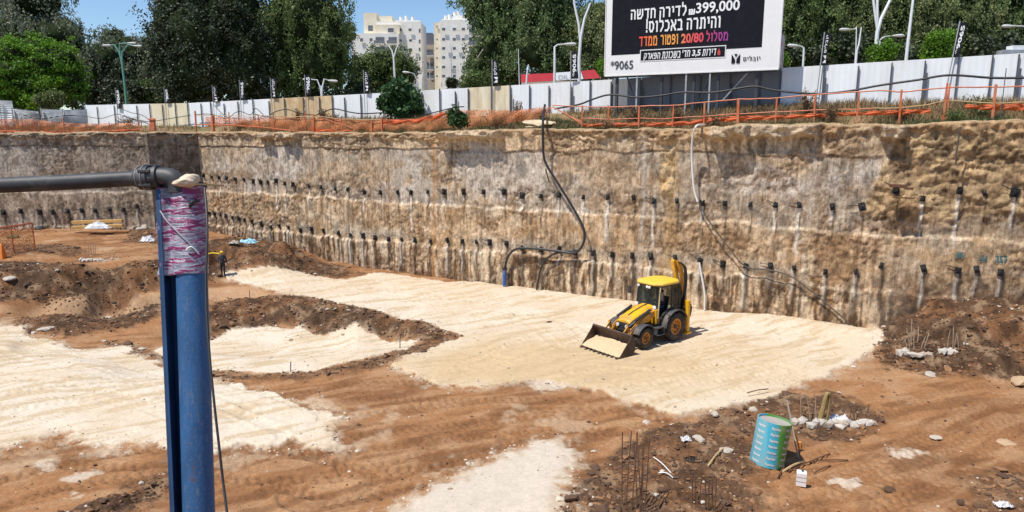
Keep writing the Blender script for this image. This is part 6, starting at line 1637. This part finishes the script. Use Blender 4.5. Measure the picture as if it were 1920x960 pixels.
def arms(J, E, sh, el, wr, side):
    J['sh' + side] = (sh, .065); J['el' + side] = (el, .048); J['wr' + side] = (wr, .034); E += [('chest', 'sh' + side), ('sh' + side, 'el' + side), ('el' + side, 'wr' + side)]
    d = (Vector(wr) - Vector(el)).normalized(); p = Vector(wr) + d * .07; J['pa' + side] = (tuple(p), (.042, .022)); E.append(('wr' + side, 'pa' + side))
    lt = d.cross(Vector((0, 0, 1))); lt = lt.normalized() if lt.length > .1 else Vector((0, 1, 0))
    for k in range(4):
        q = p + lt * (k - 1.5) * .021; J['f%d' % k + side] = (tuple(q + d * (.05 + .008 * (k in (1, 2)))), .009); J['g%d' % k + side] = (tuple(q + d * (.08 + .01 * (k in (1, 2))) + Vector((0, 0, -.02))), .008)
        E += [('pa' + side, 'f%d' % k + side), ('f%d' % k + side, 'g%d' % k + side)]
    J['th' + side] = (tuple(Vector(wr) + d * .05 + lt * .055), .011); E.append(('wr' + side, 'th' + side))
# driver, seated, hands on the wheel
J = {'pel': ((-.05, 0, 1.50), .14), 'bel': ((-.07, 0, 1.68), .135), 'chest': ((-.10, 0, 1.90), .145), 'neck': ((-.08, 0, 2.06), .055), 'head': ((-.05, 0, 2.17), .085), 'top': ((-.05, 0, 2.26), .075)}
E = [('pel', 'bel'), ('bel', 'chest'), ('chest', 'neck'), ('neck', 'head'), ('head', 'top')]
for s, n in ((1, 'l'), (-1, 'r')):
    arms(J, E, (-.10, s*.19, 1.96), (.14, s*.27, 1.72), (.42, s*.17, 1.72), n)
    J['hp' + n] = ((0, s*.10, 1.49), .10); J['kn' + n] = ((.45, s*.16, 1.52), .07); J['an' + n] = ((.58, s*.16, 1.14), .048); J['to' + n] = ((.74, s*.17, 1.09), .04)
    E += [('pel', 'hp' + n), ('hp' + n, 'kn' + n), ('kn' + n, 'an' + n), ('an' + n, 'to' + n)]
M4 = Matrix.Translation(LOC) @ Matrix.Rotation(ang, 4, 'Z')
dr = figure(J, E, 'pel', [(M_dtr, lambda c: c.z < 1.15), (M_jean, lambda c: c.z < 1.60 and c.x > -.3 and not (c.x > .2 and c.z > 1.64)), (M_skin, lambda c: c.z > 2.05 or (c.x > .3 and c.z > 1.6)), (M_dsh, lambda c: True)], 'person', 'driver in dark shirt and blue jeans seated in the backhoe cab', M4)
ellip('hair', (-.065, 0, 2.25), (.095, .085, .075), M_hair, dr, M4)
for nm, c, r, m in (('nose', (.045, 0, 2.17), (.02, .014, .022), M_skin), ('ear', (-.045, .087, 2.17), (.02, .012, .03), M_skin), ('ear', (-.045, -.087, 2.17), (.02, .012, .03), M_skin), ('eye', (.03, .032, 2.195), (.01, .012, .008), M_hair), ('eye', (.03, -.032, 2.195), (.01, .012, .008), M_hair), ('mouth', (.033, 0, 2.125), (.008, .024, .006), M_dsh)): ellip(nm, c, r, m, dr, M4)
# worker far away at the edge of the pad
w0 = GG(419, 518); Mw2 = Matrix.Translation((w0.x, w0.y, w0.z - .02)) @ Matrix.Rotation(R(-70), 4, 'Z')
J = {'pel': ((0, 0, .93), .125), 'bel': ((0, 0, 1.10), .125), 'chest': ((0, 0, 1.32), .15), 'neck': ((.01, 0, 1.49), .055), 'head': ((.03, 0, 1.60), .085), 'top': ((.03, 0, 1.69), .07)}
E = [('pel', 'bel'), ('bel', 'chest'), ('chest', 'neck'), ('neck', 'head'), ('head', 'top')]
for s, n in ((1, 'l'), (-1, 'r')):
    arms(J, E, (0, s*.19, 1.40), (.02 - .06 * s, s*.25, 1.12), (.12, s*.22, .90), n)
    J['hp' + n] = ((0, s*.09, .88), .095); J['kn' + n] = ((.05 * s + .04, s*.09, .49), .068); J['an' + n] = ((.03 * s - .02, s*.07, .09), .045); J['to' + n] = ((.03 * s + .13, s*.09, .04), .04)
    E += [('pel', 'hp' + n), ('hp' + n, 'kn' + n), ('kn' + n, 'an' + n), ('an' + n, 'to' + n)]
wk = figure(J, E, 'pel', [(M_dtr, lambda c: c.z < .95 and not (abs(c.y) > .17)), (M_skin, lambda c: c.z > 1.5 or (c.z < .95 and abs(c.y) > .17)), (M_dsh, lambda c: True)], 'person', 'worker in dark clothes and yellow hard hat standing at the sand pad tip', Mw2)
ellip('hard_hat', (.03, 0, 1.69), (.125, .11, .095), M_hat, wk, Mw2)
for nm, c, r, m in (('nose', (.125, 0, 1.59), (.02, .014, .022), M_skin), ('ear', (.03, .087, 1.6), (.02, .012, .03), M_skin), ('ear', (.03, -.087, 1.6), (.02, .012, .03), M_skin)): ellip(nm, c, r, m, wk, Mw2)
# ------------------------------------------------------------------ foreground: blue post and black pipe
M_blue, t_, b_, o_ = nt('chalky_blue_paint')
f = noise(t_, 1.6, 6, .7, stretch=(3, 3, .6)); f2 = noise(t_, 60, 3, .7)
cc = ramp(t_, f, [(.3, (.014, .065, .155)), (.55, (.022, .11, .27)), (.75, (.06, .13, .20))])
cc = mixc(t_, cc, (.24, .22, .20), ramp(t_, f2, [(.50, 0.0), (.78, .42)]))
cc = mixc(t_, cc, (.13, .06, .03), ramp(t_, noise(t_, 7, 6, .75, stretch=(1, 1, .5)), [(.62, 0.0), (.68, .7)])); cc = mixc(t_, cc, (.30, .27, .22), ramp(t_, noise(t_, 3, 6, .8, stretch=(4, 4, .5)), [(.58, 0.0), (.72, .45)]))
t_.links.new(cc, b_.inputs['Base Color']); b_.inputs['Roughness'].default_value = .55
Ptop = at(355, 350, 4.9); Pbot = at(373, 960, 4.72)
ax = Vector(Pbot - Ptop); L_ = ax.length; ax.normalize()
base = Vector(Pbot) + ax * ((Vector(Pbot).z - 6.75) / -ax.z if ax.z < 0 else 1.0)
post = empty('blue_post', tuple(base), 0, 'tall blue post wrapped in pink and white plastic at its top', 'post'); po = np.array(base)
up_ = -ax; Lf = (Vector(Ptop) - base).length
sd_x = Vector((1, 0, 0)); sd_x = (sd_x - up_ * sd_x.dot(up_)).normalized(); sd_y = up_.cross(sd_x).normalized()     # sd_y away from camera
if sd_y.y < 0: sd_y = -sd_y
def pl(x, y, h): return tuple(sd_x * x + sd_y * y + up_ * h)
rp = .102
mb = MB(); mb.tube([pl(0, 0, 0), pl(0, 0, Lf)], rp, 40); mb.build('pipe', M_blue, post)
mb = MB()
def pbox(x0, x1, y0, y1, h0, h1):
    P = [pl(x + (.055 if h == h0 and x < -.1 else 0), y, h) for h in (h0, h1) for y in (y0, y1) for x in (x0, x1)]; mb.add(P, [(0, 2, 3, 1), (4, 5, 7, 6), (0, 1, 5, 4), (2, 6, 7, 3), (0, 4, 6, 2), (1, 3, 7, 5)])
pbox(-.185, -.05, .05, .062, 0, Lf - .02); pbox(-.197, -.184, -.085, .075, 0, Lf - .02); pbox(-.184, -.165, -.086, -.078, 0, Lf - .02)
mb.build('channel', mat('shaded_blue_paint', (.020, .060, .14), .6, .3, 3), post, smooth=False, bevel=.002)  # blue darkened in the colour to stand for the shade inside the channel
M_wrap, t_, b_, o_ = nt('plastic_wrap')
tcw = t_.nodes.new('ShaderNodeTexCoord'); 
wv = noise(t_, 1.0, 5, .62, tcw.outputs['Object'], (5, 5, 34)); w2 = noise(t_, 1.0, 3, .6, tcw.outputs['Object'], (4, 4, 14))
c1 = ramp(t_, wv, [(.40, (.20, .21, .26)), (.47, (.46, .44, .50)), (.50, (.24, .025, .11)), (.60, (.20, .02, .09)), (.63, (.45, .42, .48)), (.70, (.30, .04, .14))])
c2 = mixc(t_, c1, (.20, .21, .27), ramp(t_, w2, [(.52, 0.0), (.62, .75)]))
t_.links.new(c2, b_.inputs['Base Color']); b_.inputs['Roughness'].default_value = .28; bump(t_, b_, wv, .7, .02)
H1 = Lf - .01; H0 = Lf - (Vector(at(366, 514, 4.84)) - Vector(Ptop)).length
nh, na = 46, 72; V = []
for j in range(nh):
    h = H0 + (H1 - H0) * j / (nh - 1)
    for i in range(na):
        a = 2 * math.pi * i / na; ca, sa = math.cos(a), math.sin(a)
        if ca >= 0: x, y = ca * .108, sa * .108
        else: x, y = math.copysign(abs(ca) ** .75, ca) * .212, math.copysign(abs(sa) ** .5, sa) * .108
        y *= 1 - .5 * math.exp(-((x + .118) / .036) ** 2)
        k = 1 + (fbm(np.array([a * 1.2]), np.array([h * 26 + a]), 4, 501)[0] - .5) * .17
        V.append(pl(x * k, y * k, h))
F = [(j*na + i, j*na + (i+1) % na, (j+1)*na + (i+1) % na, (j+1)*na + i) for j in range(nh - 1) for i in range(na)]
wr_ = mesh_np('plastic_wrap', V, F, M_wrap, post); wr_['label'] = 'pink and white stretched plastic wrap'
mb = MB(); 
mb.tube(smooth_pts([pl(.045, -.108, H1 - .16), pl(.07, -.109, H1 - .12), pl(.10, -.075, H1 - .11)]), [.006, .009, .012, .014, .016, .017, .016, .014, .012, .01, .006], 8)
mb.build('wrap_tear', M_blk, wr_, smooth=False, bevel=.004)
M_gplas = mat('plastic_film', (.42, .40, .42), .4, .15, 8)
mb = MB(); mb.tube(smooth_pts([pl(-.20, -.06, H1 - .12), pl(-.10, -.122, H1 - .25), pl(.02, -.125, H1 - .38), pl(.09, -.09, H1 - .47)]), [.004] * 16, 6); mb.build('plastic_strand', M_gplas, wr_)
mb = MB(); mb.tube(smooth_pts([pl(.02, -.118, H0 + .16), pl(.06, -.125, H0 + .18), pl(.095, -.09, H0 + .13)]), .005, 5); mb.build('plastic_strand', M_lwhite, wr_)
mb = MB(); mb.tube([pl(0, 0, Lf - .005), pl(0, 0, Lf + .018)], .118, 40); mb.tube([pl(-.1, .0, Lf - .008), pl(-.1, .0, Lf + .012)], .09, 30); mb.build('cap', M_blk, post)
# black pipe with elbow
M_hdpe = mat('black_pipe', (.030, .031, .033), .55, .35, 8, 0, 0, dirt=(.14, .13, .125), dirt_amt=.5)
D0 = 4.83
ph = empty('black_pipe', tuple(at(262, 334, D0)), 0, 'thick black plastic pipe with coupling and elbow ending on the blue post', 'pipe'); ho = np.array(ph.location)
def hp(x, y, D=D0): return rel(at(x, y, D), ho)
mb = MB(); mb.tube(smooth_pts([hp(-2600, 470, 4.7), hp(-1400, 405, 4.9), hp(-260, 354, 4.85), hp(-100, 350), hp(0, 347.5), hp(130, 341.5), hp(264, 334)]), .054, 28); mb.build('straight_pipe', M_hdpe, ph)
mb = MB(); mb.tube([hp(256, 334.5), hp(262, 334), hp(263, 334), hp(282, 332.5), hp(283, 332.5), hp(292, 331.5), hp(293, 331.5), hp(299, 331)], [.064, .068, .078, .080, .070, .070, .080, .078], 30)
mb.build('coupling', M_hdpe, ph)
for k in range(5):
    a = 2 * math.pi * k / 5; c = Vector(hp(280, 332.6)) + Vector((0, math.cos(a) * .083, math.sin(a) * .083)); mb = MB(); mb.box(c, (.085, .02, .02)); mb.build('coupling_rib', M_hdpe, ph, smooth=False, bevel=.004)
mb = MB(); mb.tube([hp(x, y) for x, y in ((262.6, 334), (264.0, 333.9))], .0815, 30); mb.tube([hp(x, y) for x, y in ((272.5, 333.3), (274, 333.2))], .084, 30); mb.build('coupling_ring', mat('scuffed_grey', (.22, .22, .22), .6, .2, 8), ph)
mb = MB(); mb.tube(smooth_pts([hp(296, 331), hp(312, 331), hp(326, 336), hp(333, 348), hp(334, 362)]), .062, 28); mb.build('elbow', M_hdpe, ph)
# beige rag / stone and stick lying on the cap
c = Vector(at(348, 340, 4.8)); bm = bmesh.new(); bmesh.ops.create_icosphere(bm, subdivisions=4, radius=1)
for v in bm.verts:
    k = 1 + (fbm(np.array([v.co.x * 1.6 + 3]), np.array([v.co.y * 1.6 + v.co.z * 2]), 3, 511)[0] - .5) * .5; x = v.co.x
    v.co = Vector((x * .092 * k, v.co.y * .07 * k, v.co.z * (.040 + .020 * x) * k + .014 * x))
me = bpy.data.meshes.new('rag'); bm.to_mesh(me); bm.free(); me.materials.append(mat('beige_cloth', (.62, .50, .36), .9, .12, 9, 0, .2)); me.polygons.foreach_set('use_smooth', [True] * len(me.polygons))
o = bpy.data.objects.new('rag', me); COL.objects.link(o); o.location = c; tag(o, 'crumpled beige rag lying on top of the blue post', 'rag')
mb = MB(); mb.bar(at(366, 345, 4.78), at(420, 348, 4.9), .012, .012); tag(mb.build('stick', M_wood, None, smooth=False), 'thin brown stick poking out to the right from the top of the blue post', 'stick')
cable('hanging_cable', [at(384, 352, 4.62), at(389, 430, 4.5), at(386, 540, 4.4), at(391, 640, 4.3), at(400, 740, 4.2), at(410, 830, 4.12), at(418, 900, 4.08), at(426, 965, 4.0), at(436, 1060, 3.9)], .0075, M_blk, 'thin black cable hanging down beside the blue post')

# ------------------------------------------------------------------ printed tube and things round it
gb = GG(1437, 868)
tube = empty('printed_tube', tuple(gb), R(0), 'big tube printed blue and green with rows of white lettering', 'form tube')
Mt, t_, b_, o_ = nt('tube_print')
tc = t_.nodes.new('ShaderNodeTexCoord'); s3 = t_.nodes.new('ShaderNodeSeparateXYZ'); t_.links.new(tc.outputs['Object'], s3.inputs[0])
mr = t_.nodes.new('ShaderNodeMapRange'); mr.inputs[1].default_value = -.5; mr.inputs[2].default_value = .5; t_.links.new(s3.outputs[0], mr.inputs[0])
cc = ramp(t_, mr.outputs[0], [(0, (.10, .36, .47)), (.30, (.16, .46, .55)), (.36, (.06, .42, .60)), (.60, (.05, .38, .50)), (.66, (.07, .33, .05)), (.90, (.06, .28, .04)), (.97, (.12, .30, .10))])
f = noise(t_, 4, 5, .6); cc = mixc(t_, cc, (.42, .38, .32), ramp(t_, f, [(.48, 0.0), (.72, .5)])); t_.links.new(cc, b_.inputs['Base Color']); b_.inputs['Roughness'].default_value = .4
M_tlet = mat('tube_lettering', (.62, .66, .66), .5, .2, 5)
RT = .50; HT = 1.36; lean = Vector((.15, .06, 1)).normalized(); RotT = Vector((0, 0, 1)).rotation_difference(lean).to_matrix()
def tp(x, y, z): return tuple(RotT @ Vector((x, y, z)))
mb = MB(); n = 48; prof = [(RT, 0), (RT * .99, .45), (RT, .9), (RT, HT), (RT - .03, HT), (RT - .03, .0)]
mb.lathe(prof, (0, 0, 0), 'Z', n); mb.v = [tp(*p) for p in mb.v]; mb.build('shell', Mt, tube)
mb = MB(); mb.lathe([(RT - .032, HT - .06), (RT - .25, HT - .10), (.001, HT - .09)], (0, 0, 0), 'Z', 32); mb.v = [tp(*p) for p in mb.v]; mb.build('fill', mat('grey_concrete', (.36, .33, .29), .9, .15, 4, 0, .2), tube)
for c, (a0) in enumerate((-168, -118, -68, -18, 32)):
    for r in range(7):
        z0 = .06 + r * .183
        letters('lettering', 'Rapidex', M_tlet, tube, lambda a, b, a0=a0, z0=z0: tp((RT + .006) * math.cos(R(a0 + a * 30)), (RT + .006) * math.sin(R(a0 + a * 30)), z0 + b * .10), .04, .1)
# white plank leaning, orange strap
pa = GG(1497, 862); pt = at(1475, 750, 21.6)
mb = MB(); mb.bar(pa, pt, .03, .09, up=(0, 1, 0)); tag(mb.build('white_plank', M_whit, None, smooth=False), 'narrow white plank leaning upright against the printed tube', 'plank')
M_orp = mat('orange_plastic', (.75, .30, .06), .5, .15, 4)
q = GG(1500, 848); mb = MB(); mb.tube(smooth_pts([(q.x - .22, q.y + .1, q.z + .62), (q.x - .12, q.y + .06, q.z + .42), (q.x - .08, q.y, q.z + .25), (q.x, q.y, q.z + .04)]), [.03] * 16, 6); mb.box((q.x - .04, q.y, q.z + .18), (.1, .08, .26)); tag(mb.build('orange_strap', M_orp, None, bevel=.01), 'orange plastic strap hanging behind the white plank', 'strap')
q = GG(1501, 915); mb = MB(); wb_ = empty('white_box', tuple(q), R(-20), 'small white block with grooves on the brown floor in front of the printed tube', 'box')
mb.box((0, 0, .20), (.26, .22, .40)); mb.build('body', M_lwhite, wb_, smooth=False, bevel=.01)
for h in (.14, .27):
    mb = MB(); mb.box((0, 0, h), (.264, .224, .012)); mb.build('groove', M_gr, wb_, smooth=False)
mb = MB(); mb.tube([(.02, .02, .4), (.02, .02, .47)], .03, 10); mb.build('cap', M_grn, wb_)
def bar_on(a, b, r, m, label, name='rebar_offcut', up=.04, cat='steel bar'):
    A, B = GG(*a), GG(*b); A.z += up; B.z += up; mb = MB(); mid = A.lerp(B, .5); mid.z = max(mid.z, gz(mid.x, mid.y) + .03) + .03
    mb.tube(smooth_pts([A, mid, B]), r, 6); return tag(mb.build(name, m), label, cat, 'loose bars on the pit floor')
bar_on((1478, 886), (1556, 853), .02, M_rust, 'rusty bar slanting up to the right, right of the printed tube'); bar_on((1500, 872), (1590, 866), .02, M_rust, 'rusty bar lying level, longest right of the printed tube')
bar_on((1525, 893), (1557, 876), .018, M_rust, 'short rusty bar nearest the white grooved block on its right'); bar_on((1456, 900), (1475, 872), .02, M_rust, 'short rusty bar between the tube and the white grooved block')
bar_on((1465, 888), (1505, 868), .035, M_wood, 'brown wooden stick crossing the rusty bars', 'wooden_stick', cat='stick'); bar_on((1327, 879), (1356, 848), .03, M_wood, 'brown stick pointing at the white lump left of the printed tube', 'wooden_stick', cat='stick')
bar_on((1356, 850), (1412, 858), .02, M_rust, 'rusty bar running from the white lump to the printed tube'); bar_on((1225, 866), (1258, 890), .016, M_hosew, 'white pipe scrap, longer of two left of the wire heap', 'pipe_scrap', cat='scrap'); bar_on((1235, 892), (1262, 898), .02, M_hosew, 'white pipe scrap, shorter of two left of the wire heap', 'pipe_scrap', cat='scrap')
bar_on((1400, 748), (1440, 740), .02, M_rust, 'thin bent bar at the front right edge of the sand pad', up=.15)
# coil of dark wire
q = GG(1303, 862); mb = MB(); r_ = random.Random(4)
for k in range(16):
    a0 = r_.uniform(0, 6.28); rx = r_.uniform(.08, .42); mb.tube([(q.x + math.cos(a0 + t * .5) * rx, q.y + math.sin(a0 + t * .5) * rx * .6, q.z + .03 + .04 * r_.random()) for t in range(r_.randrange(5, 11))], .009, 5)
tag(mb.build('wire_coil', M_anch), 'flat dark tangle of wire on the rubble left of the printed tube', 'wire')

# ------------------------------------------------------------------ pile heads with starter bars
M_conc = mat('broken_concrete', (.48, .44, .38), .95, .2, 3, 0, .4, dirt=(.26, .17, .10), dirt_amt=.7); M_bar = mat('starter_bar', (.12, .065, .038), .85, .35, 5); M_bar2 = mat('dusty_starter_bar', (.32, .245, .17), .9, .25, 5)
def lump(mb, c, r, h, seed):
    q = np.random.default_rng(seed); V = RV * (1 + q.normal(size=(len(RV), 1)) * .16) * np.array([r, r * q.uniform(.7, 1.1), h]); b0 = len(mb.v)
    mb.v += [tuple(v + np.array(c)) for v in V]; mb.f += [tuple(int(i) + b0 for i in f) for f in RF]; mb.m += [0] * len(RF)
def pile(px, py, wpx, label, bars, rc, m=M_bar, lumps=7, hole=False, cat='pile head'):
    p = GG(px, py); D = float(np.dot(np.array(p) - np.array([0, 0, EYE]), [0, CP, -SP])); k = D / FOC
    e = empty('pile_head', tuple(p), 0, label, cat, 'pile heads with starter bars'); r_ = random.Random(px)
    if lumps:
        mb = MB(); w = wpx * k / 2
        for i in range(lumps): lump(mb, ((i / max(1, lumps - 1) - .5) * 2 * w * .85, r_.uniform(-.25, .25), r_.uniform(.0, .08)), r_.uniform(.16, .28), r_.uniform(.12, .2), px + i)
        mb.build('concrete_base', M_conc, e, smooth=False)
    for (bx2, by, tx, ty) in bars:
        base_ = np.array(G(bx2, by)); base_[1] += r_.uniform(-.1, .1); zb = gz(base_[0], base_[1]); Db = float(np.dot(base_ - np.array([0, 0, EYE]), [0, CP, -SP]))
        t = at(tx, ty, Db + r_.uniform(-.1, .1)); mb = MB(); mid = (np.array([base_[0], base_[1], zb]) + t) / 2 + np.array([r_.uniform(-.02, .02), 0, 0])
        mb.tube(smooth_pts([rel((base_[0], base_[1], zb - .1), p), rel(mid, p), rel(t, p)], 3), rc, 6); mb.build('starter_bar', m, e)
    return e
pile(1192, 955, 60, 'cluster of tall rusty starter bars at the bottom edge, left of two', [(1167,950,1167,810),(1173,945,1184,808),(1184,960,1195,810),(1196,955,1188,830),(1205,965,1204,838),(1203,970,1194,812),(1208,950,1217,822),(1199,975,1206,842)], .016, lumps=0)
pile(1320, 950, 60, 'cluster of shorter rusty starter bars at the bottom edge, right of two', [(1296,945,1297,893),(1313,955,1316,888),(1322,960,1322,896),(1327,965,1329,898),(1336,960,1336,895),(1341,970,1343,894),(1304,950,1303,897)], .015, lumps=0)
for (x, y, lab, n) in ((1536, 800, 'row of white broken concrete with bare starter bars beside the printed tube, left half', 8),): 
    pile(x, y, 100, lab, [(1503,795,1500,735),(1518,792,1512,740),(1527,790,1530,745),(1533,795,1530,770),(1540,785,1545,750)], .016, M_bar2, n)
pile(1605, 800, 80, 'white broken concrete heap with dark slanting bars, right half of the row by the tube', [(1586,790,1583,765),(1594,795,1596,770),(1610,800,1590,755),(1621,795,1629,757),(1602,790,1604,760)], .016, M_bar, 8)
pile(1722, 668, 70, 'white concrete pile head with pale starter bars on the dark mound, left of two', [(1700,662,1696,635),(1705,660,1700,615),(1709,655,1710,598),(1712,660,1714,618),(1722,648,1722,612),(1730,655,1742,625),(1728,656,1735,632)], .018, M_bar2, 8)
pile(1783, 664, 34, 'white concrete pile head with pale starter bars on the dark mound, right of two', [(1778,655,1782,618),(1784,655,1788,612),(1790,655,1795,622),(1796,657,1794,626),(1808,655,1812,628)], .016, M_bar2, 5)
pile(185, 490, 84, 'flat white concrete pile cap with thin starter bars on the left dirt bench', [(167,478,165,458),(171,478,170,455),(175,478,175,455),(179,478,179,456),(212,484,219,470),(207,484,204,474),(162,480,160,466)], .02, M_bar2, 9)
for x, y, yt, lab in ((545, 698, 678, 'thin stake standing at the near edge of the sunken basin'), (750, 655, 626, 'thin stake standing at the right tip of the sunken basin'), (468, 565, 545, 'thin stake on the brown strip behind the sunken basin')):
    p = GG(x, y); D = float(np.dot(np.array(p) - np.array([0, 0, EYE]), [0, CP, -SP])); t = at(x, yt, D); mb = MB(); mb.tube([tuple(p), tuple(t)], .022, 6); tag(mb.build('stake', M_post), lab, 'stake')
# draped cloth over a bar near the tube
q = GG(1547, 795); cl = empty('draped_cloth', tuple(q), 0, 'olive brown rag draped over a starter bar beside the white concrete rubble', 'rag'); M_ol = mat('olive_cloth', (.30, .22, .085), .9, .3, 5)
mb = MB(); mb.tube(smooth_pts([(-.22, 0, 0.02), (-.13, 0, .45), (-.04, 0, 1.02), (.03, 0, 1.10), (.09, 0, 1.0)]), [.07, .075, .08, .085, .09, .09, .085, .08, .08, .075, .07, .07, .065, .065, .06, .06, .06, .055, .055, .05, .045][:21], 8); mb.tube(smooth_pts([(.07, .02, 1.05), (.08, 0, .6), (.03, 0, .1)]), .045, 8); mb.build('cloth', M_ol, cl)
# timber beams, sheets, litter on the left bench
M_beam = mat('yellow_timber', (.55, .33, .11), .75, .15, 3)
M_sheet = mat('white_sheet_plastic', (.62, .62, .63), .5, .06, 4)
for (x0, y0, x1, y1, h, lab) in ((136, 417, 230, 414, .28, 'upper yellow timber beam stacked at the foot of the left wall'), (135, 427, 231, 423, .0, 'lower yellow timber beam stacked at the foot of the left wall')):
    A, B = at(x0, y0, 55.0 - (.3 if not h else 0)), at(x1, y1, 55.0 - (.3 if not h else 0)); mb = MB(); mb.bar(A, B, .28, .24); tag(mb.build('timber_beam', M_beam, None, smooth=False, bevel=.02), lab, 'beam', 'timber beams')
def crumple(px, py, w, d, h, m, label, name, seed, D=None):
    p = Vector(at(px, py, D)) if D else GG(px, py); q = np.random.default_rng(seed); n = 14; V = []
    for j in range(n):
        for i in range(n):
            a = i / (n - 1) - .5; b = j / (n - 1) - .5; r = math.hypot(a, b) * 2; e = q.normal() * .05
            V.append((p.x + a * w * (1 + e), p.y + b * d * (1 + e) , p.z + .02 + max(0, (1 - r * r)) ** .5 * h * 1.5 * float(fbm(np.array([a * 5 + seed * 3]), np.array([b * 5]), 3, 601)[0]) ** 1.3 + abs(q.normal()) * .03))
    return tag(mesh_np(name, V, grid_faces(n, n), m, smooth=False), label, 'sheet')
crumple(183, 428, 1.9, .8, .45, M_sheet, 'crumpled white plastic sheet draped over the yellow timber beams', 'plastic_sheet', 1, 54.3)
crumple(278, 454, 1.0, .7, .4, M_sheet, 'crumpled white plastic sheet on the dirt left of the wrapped post', 'plastic_sheet', 2)
crumple(466, 458, 1.3, .9, .35, mat('light_blue_plastic', (.30, .55, .65), .5, .1, 4), 'torn light blue plastic sheet on the bench edge at the foot of the wall', 'plastic_sheet', 3)
crumple(1575, 792, .8, .5, .28, M_sheet, 'crumpled white plastic sheet among the broken concrete beside the tube', 'plastic_sheet', 4)
crumple(1286, 829, .32, .25, .12, M_sheet, 'small white and green wrapper on the rubble behind the tall starter bars', 'wrapper', 5)
crumple(1880, 957, .4, .25, .1, M_sheet, 'small white wrapper at the bottom right corner', 'wrapper', 6)
crumple(440, 468, .7, .5, .2, M_whit, 'grey white scrap on the bench edge right of the worker', 'plastic_sheet', 7)
# yellow tape by the worker
cable('barrier_tape', [at(376, 474, 47.9), at(388, 476, 47.8), at(400, 474.5, 47.7), at(412, 476, 47.5)], .045, M_hat, 'yellow barrier tape running from the worker to the blue post side', 'tape')
# orange barrier at the far left
b0 = GG(0, 452); bo_ = empty('mesh_barrier', tuple(b0), 0, 'orange mesh barrier with rail at the left edge of the dirt bench', 'barrier'); z0 = np.array(b0)
pts = [(-30, 432, 44.5), (20, 424, 46), (60, 418, 47.5)]
T_ = [at(*p) for p in pts]; B2_ = [np.array([p[0], p[1], gz(p[0], p[1])]) for p in T_]
V = []; n = 24
for j in range(6):
    for i in range(n):
        f = i / (n - 1) * 2; k = min(int(f), 1); f -= k; a = T_[k] + (T_[k+1] - T_[k]) * f; b = B2_[k] + (B2_[k+1] - B2_[k]) * f; q = a + (b - a) * j / 5; q[1] += .06 * math.sin(i * .9 + j); V.append(rel(q, z0))
mesh_np('netting', V, grid_faces(6, n), mat_net('dull_orange_net', (.42, .15, .06), .09, 9), bo_)
mb = MB(); mb.tube([rel(t, z0) for t in T_], .05, 6); mb.build('rail', M_or, bo_)
for t, b in zip(T_, B2_):
    mb = MB(); mb.tube([rel(b, z0), rel(t, z0)], .04, 6); mb.build('post', M_or, bo_)
q = GG(-4, 484); mb = MB(); loft(mb, [[(-.5, -.25, 0), (.5, -.25, 0), (.5, .25, 0), (-.5, .25, 0)], [(-.45, -.16, .5), (.45, -.16, .5), (.45, .16, .5), (-.45, .16, .5)], [(-.4, -.06, 1.0), (.4, -.06, 1.0), (.4, .06, 1.0), (-.4, .06, 1.0)]])
o = mb.build('traffic_barrier', mat('orange_barrier', (.80, .22, .03), .45, .1, 3), None, bevel=.03); o.location = (q.x, q.y, q.z - .03); tag(o, 'bright orange plastic barrier block at the left picture edge', 'barrier')
stone(25, 446, .35, Lf_mid, 'green scrap heap under the orange mesh barrier at left', .3, 'green_scrap'); stone(75, 430, .35, M_blk, 'black plastic lump at the foot of the left wall, left of the beams', .6, 'plastic_lump'); stone(105, 428, .35, M_anch, 'dark plastic lump just left of the timber beams', .5, 'plastic_lump')
